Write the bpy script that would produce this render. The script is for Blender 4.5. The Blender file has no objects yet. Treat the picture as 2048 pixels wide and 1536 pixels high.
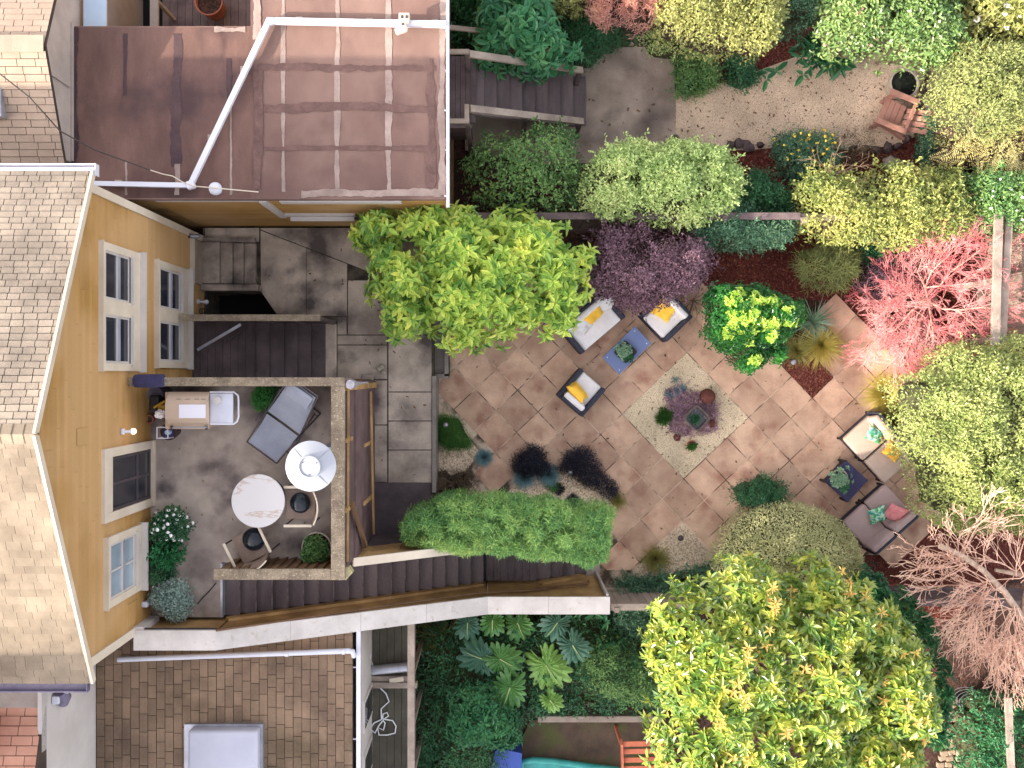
import bpy, bmesh, math, random
import numpy as np
from mathutils import Vector, Matrix, noise as mnoise
R = math.radians
SC = bpy.context.scene
COL = SC.collection
# ---------------------------------------------------------------- camera: straight down from 18 m
CX, CY, F, H = 1000.0, 750.0, 1800.0, 18.0
cam = bpy.data.cameras.new('camera'); camo = bpy.data.objects.new('camera', cam); COL.objects.link(camo)
camo.location = (0, 0, H); camo.rotation_euler = (0, 0, 0)
cam.sensor_width = 36; cam.lens = 36 * F / 2048
cam.shift_x = 24 / 2048; cam.shift_y = -18 / 2048
cam.clip_start = .1; cam.clip_end = 400
SC.camera = camo
# ---------------------------------------------------------------- sky, sun, exposure
SX, SY = 2.0, 0.97                       # metres a shadow runs per metre of height
wd = bpy.data.worlds.new('World'); SC.world = wd; wd.use_nodes = True
nt = wd.node_tree; nt.nodes.clear()
sky = nt.nodes.new('ShaderNodeTexSky'); sky.sky_type = 'NISHITA'; sky.sun_disc = False
sky.sun_elevation = math.atan(1 / math.hypot(SX, SY)); sky.sun_rotation = math.atan2(-SX, -SY) % (2 * math.pi)
sky.dust_density = 3.0; sky.air_density = 1.0; sky.ozone_density = 1.0
hs = nt.nodes.new('ShaderNodeHueSaturation'); hs.inputs['Saturation'].default_value = .32
tint = nt.nodes.new('ShaderNodeMix'); tint.data_type = 'RGBA'; tint.blend_type = 'MULTIPLY'; tint.inputs[0].default_value = 1
tint.inputs[7].default_value = (1.0, .945, .955, 1)
bg = nt.nodes.new('ShaderNodeBackground'); bg.inputs[1].default_value = .15
wo = nt.nodes.new('ShaderNodeOutputWorld')
nt.links.new(sky.outputs[0], hs.inputs['Color']); nt.links.new(hs.outputs[0], tint.inputs[6])
nt.links.new(tint.outputs[2], bg.inputs[0]); nt.links.new(bg.outputs[0], wo.inputs[0])
sl = bpy.data.lights.new('sun', 'SUN'); sl.energy = 1.95; sl.angle = R(.8); sl.color = (1, .9, .76)
so = bpy.data.objects.new('sun', sl); COL.objects.link(so); so.location = (-20, -16, 14)
so.rotation_euler = Vector((SX, SY, -1)).to_track_quat('-Z', 'Y').to_euler()
SC.view_settings.view_transform = 'Standard'; SC.view_settings.look = 'None'
SC.view_settings.exposure = 2.2; SC.view_settings.gamma = 1
SC.render.engine = 'CYCLES'
SC.cycles.max_bounces = 8; SC.cycles.transparent_max_bounces = 8

# ---------------------------------------------------------------- helpers
def P(px, py, z=0.0):
    k = (H - z) / F
    return ((px - CX) * k, -(py - CY) * k, z)
def X(px, z=0.0): return (px - CX) * (H - z) / F
def Y(py, z=0.0): return -(py - CY) * (H - z) / F

def tag(o, label=None, cat=None, group=None, kind=None):
    if label: o['label'] = label
    if cat: o['category'] = cat
    if group: o['group'] = group
    if kind: o['kind'] = kind
    return o
def thing(name, label, cat, loc, rz=0.0, group=None):
    o = bpy.data.objects.new(name, None); COL.objects.link(o)
    o.empty_display_size = .2
    o.location = loc; o.rotation_euler = (0, 0, rz)
    return tag(o, label, cat, group)
def _place(verts, parent, local):
    """numpy verts in world -> (local verts, location)"""
    if parent is None:
        lo = verts.min(0); hi = verts.max(0)
        c = np.array([(lo[0] + hi[0]) / 2, (lo[1] + hi[1]) / 2, lo[2]])
        return verts - c, c
    if local: return verts, None
    root = parent
    while root.parent: root = root.parent
    v = verts - np.array(root.location)
    a = -root.rotation_euler[2]
    if a:
        c, s = math.cos(a), math.sin(a)
        v = np.stack([v[:, 0] * c - v[:, 1] * s, v[:, 0] * s + v[:, 1] * c, v[:, 2]], 1)
    return v, None
def _link(name, me, mat, parent, loc):
    if mat: me.materials.append(mat)
    o = bpy.data.objects.new(name, me); COL.objects.link(o)
    if parent is not None: o.parent = parent
    elif loc is not None: o.location = loc
    return o
class MB:
    def __init__(s): s.v = []; s.f = []
    def add(s, vs, fs):
        n = len(s.v); s.v += [tuple(v) for v in vs]; s.f += [tuple(n + i for i in f) for f in fs]; return s
    def box(s, c, d, rz=0, rx=0, ry=0):
        m = Matrix.Rotation(rz, 3, 'Z') @ Matrix.Rotation(ry, 3, 'Y') @ Matrix.Rotation(rx, 3, 'X')
        vs = [Vector(c) + m @ Vector((sx * d[0] / 2, sy * d[1] / 2, sz * d[2] / 2)) for sz in (-1, 1) for sy in (-1, 1) for sx in (-1, 1)]
        return s.add(vs, [(0, 2, 3, 1), (4, 5, 7, 6), (0, 1, 5, 4), (2, 6, 7, 3), (0, 4, 6, 2), (1, 3, 7, 5)])
    def b2(s, a, b):
        return s.box([(a[i] + b[i]) / 2 for i in range(3)], [abs(b[i] - a[i]) for i in range(3)])
    def rbox(s, c, d, r=.02, rz=0, rx=0, ry=0, seg=2):
        bm = bmesh.new(); bmesh.ops.create_cube(bm, size=1)
        for v in bm.verts: v.co = Vector((v.co.x * d[0], v.co.y * d[1], v.co.z * d[2]))
        r = min(r, min(d) * .49)
        bmesh.ops.bevel(bm, geom=bm.edges[:] , offset=r, segments=seg, profile=.5, affect='EDGES')
        m = Matrix.Rotation(rz, 3, 'Z') @ Matrix.Rotation(ry, 3, 'Y') @ Matrix.Rotation(rx, 3, 'X')
        bm.verts.ensure_lookup_table()
        vs = [Vector(c) + m @ v.co for v in bm.verts]; fs = [[v.index for v in f.verts] for f in bm.faces]
        bm.free(); return s.add(vs, fs)
    def prism(s, poly, z0, z1):
        a = sum(poly[i][0] * poly[(i + 1) % len(poly)][1] - poly[(i + 1) % len(poly)][0] * poly[i][1] for i in range(len(poly)))
        if a < 0: poly = poly[::-1]
        n = len(poly)
        vs = [(p[0], p[1], z0) for p in poly] + [(p[0], p[1], z1) for p in poly]
        return s.add(vs, [tuple(range(n - 1, -1, -1)), tuple(range(n, 2 * n))] + [(i, (i + 1) % n, n + (i + 1) % n, n + i) for i in range(n)])
    def beam(s, a, b, w, h):
        a = Vector(a); b = Vector(b); d = (b - a).normalized()
        up = Vector((0, 0, 1)); sd = d.cross(up)
        if sd.length < 1e-4: sd = Vector((1, 0, 0))
        sd.normalize(); u = sd.cross(d)
        vs = [p + sd * (i * w / 2) + u * (j * h / 2) for p in (a, b) for i, j in ((-1, -1), (1, -1), (1, 1), (-1, 1))]
        return s.add(vs, [(3, 2, 1, 0), (4, 5, 6, 7), (0, 1, 5, 4), (1, 2, 6, 5), (2, 3, 7, 6), (3, 0, 4, 7)])
    def tube(s, pts, r, n=8, cap=True):
        pts = [Vector(p) for p in pts]
        if not isinstance(r, (list, tuple)): r = [r] * len(pts)
        base = len(s.v); ref = None
        for i, p in enumerate(pts):
            d = (pts[min(i + 1, len(pts) - 1)] - pts[max(i - 1, 0)])
            d = d.normalized() if d.length > 1e-9 else Vector((0, 0, 1))
            if ref is None: ref = Vector((0, 0, 1)) if abs(d.z) < .9 else Vector((1, 0, 0))
            e1 = d.cross(ref)
            if e1.length < 1e-5: e1 = d.cross(Vector((.3, 1, .1)))
            e1.normalize(); e2 = d.cross(e1)
            for k in range(n):
                t = 2 * math.pi * k / n
                s.v.append(tuple(p + (e1 * math.cos(t) + e2 * math.sin(t)) * r[i]))
        for i in range(len(pts) - 1):
            for k in range(n):
                a = base + i * n + k; b = base + i * n + (k + 1) % n
                s.f.append((a, a + n, b + n, b))
        if cap:
            s.f.append(tuple(base + k for k in range(n))); s.f.append(tuple(base + (len(pts) - 1) * n + k for k in range(n - 1, -1, -1)))
        return s
    def lathe(s, c, prof, n=32, sq=0):
        base = len(s.v)
        for r, z in prof:
            for k in range(n):
                t = 2 * math.pi * k / n; cx, sy = math.cos(t), math.sin(t)
                if sq: m = (abs(cx) ** sq + abs(sy) ** sq) ** (1 / sq); cx /= m; sy /= m
                s.v.append((c[0] + r * cx, c[1] + r * sy, c[2] + z))
        for i in range(len(prof) - 1):
            for k in range(n):
                a = base + i * n + k; b = base + i * n + (k + 1) % n
                s.f.append((a, b, b + n, a + n))
        s.f.append(tuple(base + k for k in range(n - 1, -1, -1)))
        s.f.append(tuple(base + (len(prof) - 1) * n + k for k in range(n)))
        return s
    def blob(s, c, d, seed=0, amp=.15, n=14, m=9, freq=2.0, rz=0):
        base = len(s.v); ca, sa = math.cos(rz), math.sin(rz)
        for j in range(m + 1):
            ph = math.pi * j / m
            for i in range(n):
                th = 2 * math.pi * i / n
                u = Vector((math.sin(ph) * math.cos(th), math.sin(ph) * math.sin(th), math.cos(ph)))
                k = 1 + amp * mnoise.noise(u * freq + Vector((seed * 3.7, seed * 1.3, seed)))
                x, y, z = u.x * d[0] / 2 * k, u.y * d[1] / 2 * k, u.z * d[2] / 2 * k
                s.v.append((c[0] + x * ca - y * sa, c[1] + x * sa + y * ca, c[2] + z))
        for j in range(m):
            for i in range(n):
                a = base + j * n + i; b = base + j * n + (i + 1) % n
                s.f.append((a, a + n, b + n, b))
        return s
    def pillow(s, c, w, h, t, rz=0, rx=0, ry=0, n=10, pinch=.12):
        m = Matrix.Rotation(rz, 3, 'Z') @ Matrix.Rotation(ry, 3, 'Y') @ Matrix.Rotation(rx, 3, 'X')
        for sg in (1, -1):
            vs = []; fs = []
            for j in range(n + 1):
                for i in range(n + 1):
                    u = i / n * 2 - 1; v = j / n * 2 - 1
                    e = (1 - u ** 4) * (1 - v ** 4)
                    x = u * w / 2 * (1 - pinch * (1 - v * v)); y = v * h / 2 * (1 - pinch * (1 - u * u))
                    z = sg * t / 2 * e ** .55 + .01 * mnoise.noise(Vector((u * 2.2, v * 2.2, c[0] * 3 + sg)))*4*e
                    vs.append(Vector(c) + m @ Vector((x, y, z)))
            for j in range(n):
                for i in range(n):
                    a = j * (n + 1) + i; q = (a, a + 1, a + n + 2, a + n + 1)
                    fs.append(q if sg > 0 else q[::-1])
            s.add(vs, fs)
        return s
    def build(s, name, mat=None, parent=None, local=False, smooth=False, kind=None):
        v, loc = _place(np.array(s.v, dtype=float), parent, local)
        me = bpy.data.meshes.new(name); me.from_pydata(v.tolist(), [], s.f); me.update()
        if smooth:
            me.polygons.foreach_set('use_smooth', [True] * len(me.polygons))
            try: me.set_sharp_from_angle(angle=R(40))
            except Exception: pass
        o = _link(name, me, mat, parent, loc)
        if kind: o['kind'] = kind
        return o
def qmesh(name, verts, quads, mat, parent=None, local=False, smooth=False, kind=None):
    v, loc = _place(np.asarray(verts, dtype=float), parent, local)
    q = np.asarray(quads, dtype=np.int32)
    me = bpy.data.meshes.new(name)
    me.vertices.add(len(v)); me.vertices.foreach_set('co', v.astype(np.float32).ravel())
    me.loops.add(q.size); me.loops.foreach_set('vertex_index', q.ravel())
    me.polygons.add(len(q)); me.polygons.foreach_set('loop_start', np.arange(0, q.size, 4, dtype=np.int32))
    me.update(calc_edges=True)
    me.polygons.foreach_set('use_smooth', [bool(smooth)] * len(q))
    o = _link(name, me, mat, parent, loc)
    if kind: o['kind'] = kind
    return o

# ---------------------------------------------------------------- materials
def srgb(r, g, b):
    f = lambda c: (c / 255 / 12.92) if c / 255 <= .04045 else ((c / 255 + .055) / 1.055) ** 2.4
    c = (f(r), f(g), f(b)); l = .3 * c[0] + .6 * c[1] + .1 * c[2]; k = DES[0]
    return tuple(v + (l - v) * k for v in c)
DES = [.08]
MATS = {}
def _ramp(n, stops, interp='LINEAR'):
    cr = n.color_ramp; cr.interpolation = interp
    while len(cr.elements) > 1: cr.elements.remove(cr.elements[-1])
    for i, (p, c) in enumerate(stops):
        e = cr.elements[0] if i == 0 else cr.elements.new(p)
        e.position = p; e.color = (c[0], c[1], c[2], 1)
def M(name, c1, c2=None, scale=2.0, rough=.8, bump=.15, bscale=60, isl=0, metal=0, spec=.4, grain=.12, gscale=90, lo=.35, hi=.65, stretch=None, c3=None, c3scale=.7, c3pos=(.55, .7), emit=None, coat=0, detail=8, veins=None):
    if name in MATS: return MATS[name]
    m = bpy.data.materials.new(name); m.use_nodes = True; t = m.node_tree; t.nodes.clear()
    N = lambda k: t.nodes.new(k); L = t.links.new
    out = N('ShaderNodeOutputMaterial'); b = N('ShaderNodeBsdfPrincipled'); L(b.outputs[0], out.inputs[0])
    b.inputs['Roughness'].default_value = rough; b.inputs['Metallic'].default_value = metal
    b.inputs['Specular IOR Level'].default_value = spec; b.inputs['Coat Weight'].default_value = coat
    tc = N('ShaderNodeTexCoord'); src = tc.outputs['Object']
    if stretch:
        mp = N('ShaderNodeMapping'); mp.inputs['Scale'].default_value = stretch; L(src, mp.inputs[0]); src = mp.outputs[0]
    n1 = N('ShaderNodeTexNoise'); n1.inputs['Scale'].default_value = scale; n1.inputs['Detail'].default_value = detail; n1.inputs['Roughness'].default_value = .6
    L(src, n1.inputs['Vector'])
    rp = N('ShaderNodeValToRGB'); _ramp(rp, [(lo, c1), (hi, c2 or c1)]); L(n1.outputs[0], rp.inputs[0]); col = rp.outputs[0]
    if c3:
        n3 = N('ShaderNodeTexNoise'); n3.inputs['Scale'].default_value = c3scale; n3.inputs['Detail'].default_value = 6; L(tc.outputs['Object'], n3.inputs['Vector'])
        r3 = N('ShaderNodeValToRGB'); _ramp(r3, [(c3pos[0], (0, 0, 0)), (c3pos[1], (1, 1, 1))]); L(n3.outputs[0], r3.inputs[0])
        mx = N('ShaderNodeMix'); mx.data_type = 'RGBA'; L(r3.outputs[0], mx.inputs[0]); L(col, mx.inputs[6]); mx.inputs[7].default_value = (*c3, 1); col = mx.outputs[2]
    if veins:
        n4 = N('ShaderNodeTexNoise'); n4.inputs['Scale'].default_value = veins[1]; n4.inputs['Detail'].default_value = 5
        mp4 = N('ShaderNodeMapping'); mp4.inputs['Rotation'].default_value = (0, 0, .5); mp4.inputs['Scale'].default_value = (.35, 1.4, 1); L(tc.outputs['Object'], mp4.inputs[0]); L(mp4.outputs[0], n4.inputs['Vector'])
        r4 = N('ShaderNodeValToRGB'); _ramp(r4, [(.485, (0, 0, 0)), (.5, (.8, .8, .8)), (.515, (0, 0, 0))]); L(n4.outputs[0], r4.inputs[0])
        mx = N('ShaderNodeMix'); mx.data_type = 'RGBA'; L(r4.outputs[0], mx.inputs[0]); L(col, mx.inputs[6]); mx.inputs[7].default_value = (*veins[0], 1); col = mx.outputs[2]
    val = None
    if isl:
        g = N('ShaderNodeNewGeometry'); mr = N('ShaderNodeMapRange'); mr.inputs[3].default_value = 1 - isl; mr.inputs[4].default_value = 1 + isl
        L(g.outputs['Random Per Island'], mr.inputs[0]); val = mr.outputs[0]
    if grain:
        n2 = N('ShaderNodeTexNoise'); n2.inputs['Scale'].default_value = gscale; n2.inputs['Detail'].default_value = 3; L(src, n2.inputs['Vector'])
        m2 = N('ShaderNodeMapRange'); m2.inputs[1].default_value = .3; m2.inputs[2].default_value = .7; m2.inputs[3].default_value = 1 - grain; m2.inputs[4].default_value = 1 + grain
        L(n2.outputs[0], m2.inputs[0])
        if val is None: val = m2.outputs[0]
        else:
            mm = N('ShaderNodeMath'); mm.operation = 'MULTIPLY'; L(val, mm.inputs[0]); L(m2.outputs[0], mm.inputs[1]); val = mm.outputs[0]
    if val is not None:
        h = N('ShaderNodeHueSaturation'); L(col, h.inputs['Color']); L(val, h.inputs['Value']); col = h.outputs[0]
    L(col, b.inputs['Base Color'])
    if bump:
        nb = N('ShaderNodeTexNoise'); nb.inputs['Scale'].default_value = bscale; nb.inputs['Detail'].default_value = 5; L(src, nb.inputs['Vector'])
        bp = N('ShaderNodeBump'); bp.inputs['Strength'].default_value = bump; bp.inputs['Distance'].default_value = .02
        L(nb.outputs[0], bp.inputs['Height']); L(bp.outputs[0], b.inputs['Normal'])
    if emit:
        b.inputs['Emission Color'].default_value = (*emit[0], 1); b.inputs['Emission Strength'].default_value = emit[1]
    MATS[name] = m; return m
def GM(name, cols, scale=45, rough=.9, bump=.6, big=None, bigscale=1.2):
    """gravel / mulch: one colour per Voronoi cell, with relief"""
    m = bpy.data.materials.new(name); m.use_nodes = True; t = m.node_tree; t.nodes.clear()
    N = lambda k: t.nodes.new(k); L = t.links.new
    out = N('ShaderNodeOutputMaterial'); b = N('ShaderNodeBsdfPrincipled'); L(b.outputs[0], out.inputs[0])
    b.inputs['Roughness'].default_value = rough; b.inputs['Specular IOR Level'].default_value = .25
    tc = N('ShaderNodeTexCoord'); v = N('ShaderNodeTexVoronoi'); v.inputs['Scale'].default_value = scale; L(tc.outputs['Object'], v.inputs['Vector'])
    sp = N('ShaderNodeSeparateColor'); L(v.outputs['Color'], sp.inputs[0])
    rp = N('ShaderNodeValToRGB'); _ramp(rp, [(i / (len(cols) - 1), c) for i, c in enumerate(cols)]); L(sp.outputs[0], rp.inputs[0]); col = rp.outputs[0]
    n1 = N('ShaderNodeTexNoise'); n1.inputs['Scale'].default_value = bigscale; n1.inputs['Detail'].default_value = 7; L(tc.outputs['Object'], n1.inputs['Vector'])
    mr = N('ShaderNodeMapRange'); mr.inputs[1].default_value = .3; mr.inputs[2].default_value = .7; mr.inputs[3].default_value = .72; mr.inputs[4].default_value = 1.2; L(n1.outputs[0], mr.inputs[0])
    h = N('ShaderNodeHueSaturation'); L(col, h.inputs['Color']); L(mr.outputs[0], h.inputs['Value']); L(h.outputs[0], b.inputs['Base Color'])
    bp = N('ShaderNodeBump'); bp.inputs['Strength'].default_value = bump; bp.inputs['Distance'].default_value = .015; bp.invert = True
    L(v.outputs['Distance'], bp.inputs['Height']); L(bp.outputs[0], b.inputs['Normal'])
    MATS[name] = m; return m
LMG = 1.16
def LM(name, cols, rough=.5, trans=.3, cl=None, clscale=1.6, spec=.4, rnd=.5):
    """leaf material: random colour per leaf, hue drifting from clump to clump"""
    if name in MATS: return MATS[name]
    m = bpy.data.materials.new(name); m.use_nodes = True; t = m.node_tree; t.nodes.clear()
    N = lambda k: t.nodes.new(k); L = t.links.new
    out = N('ShaderNodeOutputMaterial'); b = N('ShaderNodeBsdfPrincipled'); b.inputs['Roughness'].default_value = rough; b.inputs['Specular IOR Level'].default_value = spec
    g = N('ShaderNodeNewGeometry'); tc = N('ShaderNodeTexCoord')
    cols = [tuple((v + ((.3 * c[0] + .6 * c[1] + .1 * c[2]) - v) * .04) * LMG for v in c) for c in cols]
    rp = N('ShaderNodeValToRGB'); _ramp(rp, [(i / max(1, len(cols) - 1), c) for i, c in enumerate(cols)])
    n1 = N('ShaderNodeTexNoise'); n1.inputs['Scale'].default_value = clscale; n1.inputs['Detail'].default_value = 4; L(tc.outputs['Object'], n1.inputs['Vector'])
    a = N('ShaderNodeMath'); a.operation = 'MULTIPLY_ADD'; L(n1.outputs[0], a.inputs[0]); a.inputs[1].default_value = 1.3; a.inputs[2].default_value = -.4
    c = N('ShaderNodeMath'); c.operation = 'MULTIPLY_ADD'; L(g.outputs['Random Per Island'], c.inputs[0]); c.inputs[1].default_value = rnd
    L(a.outputs[0], c.inputs[2]); L(c.outputs[0], rp.inputs[0]); col = rp.outputs[0]
    if cl:
        n3 = N('ShaderNodeTexNoise'); n3.inputs['Scale'].default_value = cl[1]; L(tc.outputs['Object'], n3.inputs['Vector'])
        r3 = N('ShaderNodeValToRGB'); _ramp(r3, [(cl[2], (0, 0, 0)), (cl[2] + .08, (1, 1, 1))]); L(n3.outputs[0], r3.inputs[0])
        mx = N('ShaderNodeMix'); mx.data_type = 'RGBA'; L(r3.outputs[0], mx.inputs[0]); L(col, mx.inputs[6]); mx.inputs[7].default_value = (*cl[0], 1); col = mx.outputs[2]
    L(col, b.inputs['Base Color'])
    tr = N('ShaderNodeBsdfTranslucent'); L(col, tr.inputs[0])
    ms = N('ShaderNodeMixShader'); ms.inputs[0].default_value = trans; L(b.outputs[0], ms.inputs[1]); L(tr.outputs[0], ms.inputs[2]); L(ms.outputs[0], out.inputs[0])
    MATS[name] = m; return m
# ---------------------------------------------------------------- material set
S = srgb
m_soil = GM('soil', [S(48, 36, 30), S(70, 50, 42), S(95, 62, 50)], 30)
m_mulch = GM('bark_mulch', [S(62, 26, 20), S(98, 42, 32), S(120, 60, 45), S(80, 34, 28)], 38, bump=.9)
m_gravel = GM('pea_gravel', [S(160, 138, 108), S(220, 198, 160), S(236, 216, 180), S(204, 180, 144)], 95)
m_gravelp = GM('pink_gravel', [S(176, 146, 118), S(218, 188, 156), S(232, 206, 178), S(206, 174, 142)], 85)
m_gravelg = GM('coarse_gravel', [S(160, 136, 108), S(214, 190, 156), S(240, 216, 184), S(180, 154, 124)], 40)
m_paver = M('sandstone_paver', S(168, 128, 102), S(220, 182, 150), 1.5, .8, .3, 25, isl=.19, grain=.13, lo=.28, hi=.66, c3=S(158, 108, 86), c3scale=2.2, c3pos=(.54, .74), detail=11)
m_joint = M('joint_sand', S(216, 190, 160), S(84, 68, 54), 1.6, lo=.45, hi=.56)
m_conc = M('concrete', S(136, 122, 110), S(208, 190, 170), 1.1, .85, .25, 30, isl=.07, grain=.1, c3=S(92, 82, 78), c3scale=1.6, c3pos=(.46, .66))
m_conc2 = M('brown_concrete', S(140, 122, 108), S(178, 160, 142), 1.2, .9, .15, 50, grain=.14, gscale=60, c3=S(96, 82, 76), c3scale=.9, c3pos=(.5, .75))
m_asph = M('dark_asphalt', S(78, 68, 70), S(106, 94, 94), 1.5, .9, .3, 60)
m_yellow = M('ochre_siding', S(152, 111, 48), S(178, 135, 68), .9, .75, .1, 40, isl=.07, grain=.07, gscale=25, stretch=(1, 1, 9), c3=S(184, 144, 90), c3scale=.45, c3pos=(.42, .56), lo=.3, hi=.7)
m_yellowd = M('weathered_ochre', S(142, 108, 62), S(192, 152, 92), 2.2, .8, .2, 30, grain=.15)
m_white = M('white_paint', S(184, 177, 170), S(200, 193, 186), 1.5, .55, .03, grain=.03)
m_cream = M('cream_trim', S(196, 180, 156), S(216, 202, 180), 1.3, .6, .04, grain=.04)
m_pvc = M('white_pvc', S(206, 206, 214), S(216, 216, 224), 1, .35, 0, grain=0)
m_glass = M('window_glass', (.012, .014, .02), (.03, .034, .045), 1.2, .08, 0, spec=.6, grain=0)
m_sash = M('sash_grey', S(120, 124, 136), S(160, 164, 176), 1.2, .5, 0, grain=.03)
m_shingle = M('grey_tan_shingle', S(124, 112, 98), S(156, 142, 124), 1.6, .9, .3, 120, isl=.11, grain=.12)
m_shingle2 = M('pale_shingle', S(112, 99, 82), S(142, 127, 106), 1.6, .9, .3, 120, isl=.12, grain=.1)
m_shinglet = M('tan_shingle', S(160, 138, 118), S(178, 156, 134), 1.3, .9, .3, 120, isl=.06, grain=.08)
m_shingleb = M('brown_shingle', S(108, 88, 70), S(146, 120, 94), 1.0, .92, .3, 90, isl=.16, grain=.16, c3=S(86, 72, 50), c3scale=.8, c3pos=(.5, .7))
m_shingleo = M('salmon_shingle', S(190, 136, 110), S(210, 156, 130), 1.3, .9, .2, 120, isl=.06, grain=.06)
m_under = M('roof_underlay', S(60, 50, 44), S(80, 68, 58), 3, .95, .1)
m_roll = M('rolled_roofing', S(112, 84, 74), S(134, 106, 94), .8, .9, .2, 150, grain=.16, gscale=130, c3=S(104, 78, 70), c3scale=1.2, c3pos=(.5, .68), stretch=(1, .6, 1))
m_rolld = M('dark_rolled_roofing', S(88, 63, 55), S(120, 89, 78), 1.0, .9, .2, 150, grain=.15, gscale=130, c3=S(70, 50, 50), c3scale=.9, c3pos=(.48, .7), stretch=(1.6, .5, 1))
m_seam = M('seam_sealant', S(134, 114, 104), S(162, 142, 130), 3, .8, .3, 40)
m_seamd = M('tar_seam', S(58, 42, 46), S(78, 56, 56), 3, .8, .3, 40)
m_stain = M('wet_stain', S(92, 68, 62), S(112, 84, 76), 7, .9, .2, 60, grain=.2)
m_greyboard = M('grey_stucco', S(146, 134, 124), S(176, 162, 150), 1.1, .85, .1, 30)
m_deckm = M('deck_membrane', S(122, 108, 100), S(190, 174, 158), 1.0, .75, .12, 90, grain=.1, c3=S(88, 78, 78), c3scale=1.4, c3pos=(.5, .68))
m_wood = M('dark_stained_wood', S(86, 74, 76), S(124, 108, 106), 2, .6, .2, 40, isl=.16, grain=.14, stretch=(1, .25, 1))
m_wooddk = M('dark_purple_wood', S(72, 60, 62), S(102, 87, 88), 2.2, .6, .2, 40, isl=.18, grain=.14)
m_woodg = M('weathered_grey_wood', S(126, 112, 100), S(164, 148, 132), 2.5, .85, .3, 30, isl=.1, grain=.16, stretch=(1, 1, .3))
m_cap = M('lichen_rail_cap', S(112, 98, 80), S(150, 134, 110), 5, .85, .4, 35, isl=.05, grain=.3, gscale=60, c3=S(170, 160, 128), c3scale=26, c3pos=(.6, .68))
m_brown = M('red_brown_boards', S(96, 70, 46), S(126, 94, 62), 2, .7, .2, 30, isl=.2, grain=.12)
m_purpleb = M('purple_brown_boards', S(82, 62, 64), S(110, 88, 86), 3, .7, .25, 30, isl=.1, grain=.14)
m_black = M('black', (.012, .012, .014), (.02, .02, .024), 2, .5, .05, grain=.05)
m_painteddark = M('painted_dark', (.006, .006, .007), None, 2, .9, 0, grain=0)  # near-black colour that paints deep openings dark
m_wicker = M('charcoal_wicker', S(36, 38, 52), S(58, 60, 78), 60, .6, .6, 120, grain=.3, gscale=110)
m_cushw = M('white_fabric', S(218, 214, 212), S(232, 228, 226), 3, .85, .1, 200, grain=.02)
m_cushb = M('taupe_fabric', S(176, 154, 138), S(192, 170, 152), 2, .9, .15, 200, grain=.05)
m_cushl = M('mauve_fabric', S(170, 146, 142), S(186, 160, 154), 2, .9, .15, 200, grain=.05)
m_yel = M('yellow_fabric', S(248, 186, 12), S(255, 204, 30), 3, .85, .1, 150, grain=.03)
m_orange = M('gold_fabric', S(255, 170, 10), S(255, 196, 30), 3, .85, .1, 150, grain=.03)
m_teal = M('teal_print', S(20, 150, 140), S(190, 226, 190), 14, .85, .1, 150, lo=.45, hi=.55, grain=.03, c3=S(70, 160, 90), c3scale=9, c3pos=(.5, .56))
m_pinkf = M('coral_fabric', S(216, 118, 122), S(232, 150, 148), 12, .85, .1, 150, grain=.05)
m_marblecush = M('printed_white_fabric', S(220, 218, 218), S(206, 190, 170), 5, .85, .1, 150, lo=.5, hi=.6, grain=.02)
m_table = M('blue_grey_glass', S(94, 110, 152), S(108, 124, 166), 2, .25, .04, 90, grain=.07, gscale=60)
m_marble = M('marble_top', S(200, 196, 192), S(206, 202, 198), 1, .3, 0, grain=.01, veins=(S(176, 150, 128), 2.2))
m_steelw = M('brushed_reflector', S(150, 154, 162), S(158, 162, 170), 1, .45, 0, metal=0, grain=.02)
m_steel = M('steel', S(150, 152, 160), S(186, 188, 196), 3, .35, .02, metal=.6, grain=.04)
m_sling = M('grey_sling', S(132, 136, 148), S(150, 154, 164), 2, .8, .15, 250, grain=.08)
m_frame = M('dark_frame', S(60, 52, 56), S(80, 70, 72), 2, .5, .05)
m_tan = M('tan_grill', S(186, 162, 138), S(202, 178, 154), 1.5, .45, .03, grain=.03)
m_lightgrey = M('light_grey_plastic', S(196, 198, 208), S(212, 214, 222), 2, .4, .02, grain=.02)
m_chair = M('tan_chair_weave', S(138, 118, 104), S(160, 138, 122), 3, .8, .3, 160, grain=.1)
m_navy = M('navy_fabric', S(46, 44, 78), S(64, 62, 98), 5, .8, .3, 60)
m_glossblack = M('gloss_black', S(14, 22, 30), S(26, 36, 44), 4, .15, .1, 20, grain=.05)
m_terra = M('terracotta', S(150, 84, 62), S(176, 108, 82), 4, .85, .15, 60)
m_pot = M('stone_pot', S(150, 140, 124), S(186, 174, 154), 5, .8, .2, 50)
m_rust = M('rusty_iron', S(84, 44, 36), S(112, 62, 50), 8, .9, .3, 60, grain=.15)
m_rock = M('lava_rock', S(72, 58, 58), S(104, 86, 84), 5, .95, .6, 25, isl=.15, grain=.15)
m_rockp = M('pale_boulder', S(140, 128, 112), S(176, 162, 142), 3, .95, .5, 18, grain=.12)
m_water = M('dark_water', (.012, .016, .014), (.03, .032, .028), 3, .05, .05, 8, spec=.8, grain=0)
m_adir = M('redwood_slats', S(160, 112, 96), S(184, 134, 116), 2.5, .75, .15, 60, isl=.07, grain=.08)
m_playw = M('orange_redwood', S(180, 92, 60), S(204, 116, 78), 2.5, .75, .15, 60, isl=.1, grain=.1)
m_blue = M('blue_plastic', S(48, 78, 160), S(60, 92, 178), 2, .4, .03)
m_aqua = M('teal_plastic', S(20, 128, 120), S(60, 170, 160), 1.5, .3, .03, grain=.03)
m_bark = M('bark', S(96, 80, 66), S(140, 120, 100), 6, .9, .5, 30, grain=.2)
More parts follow.
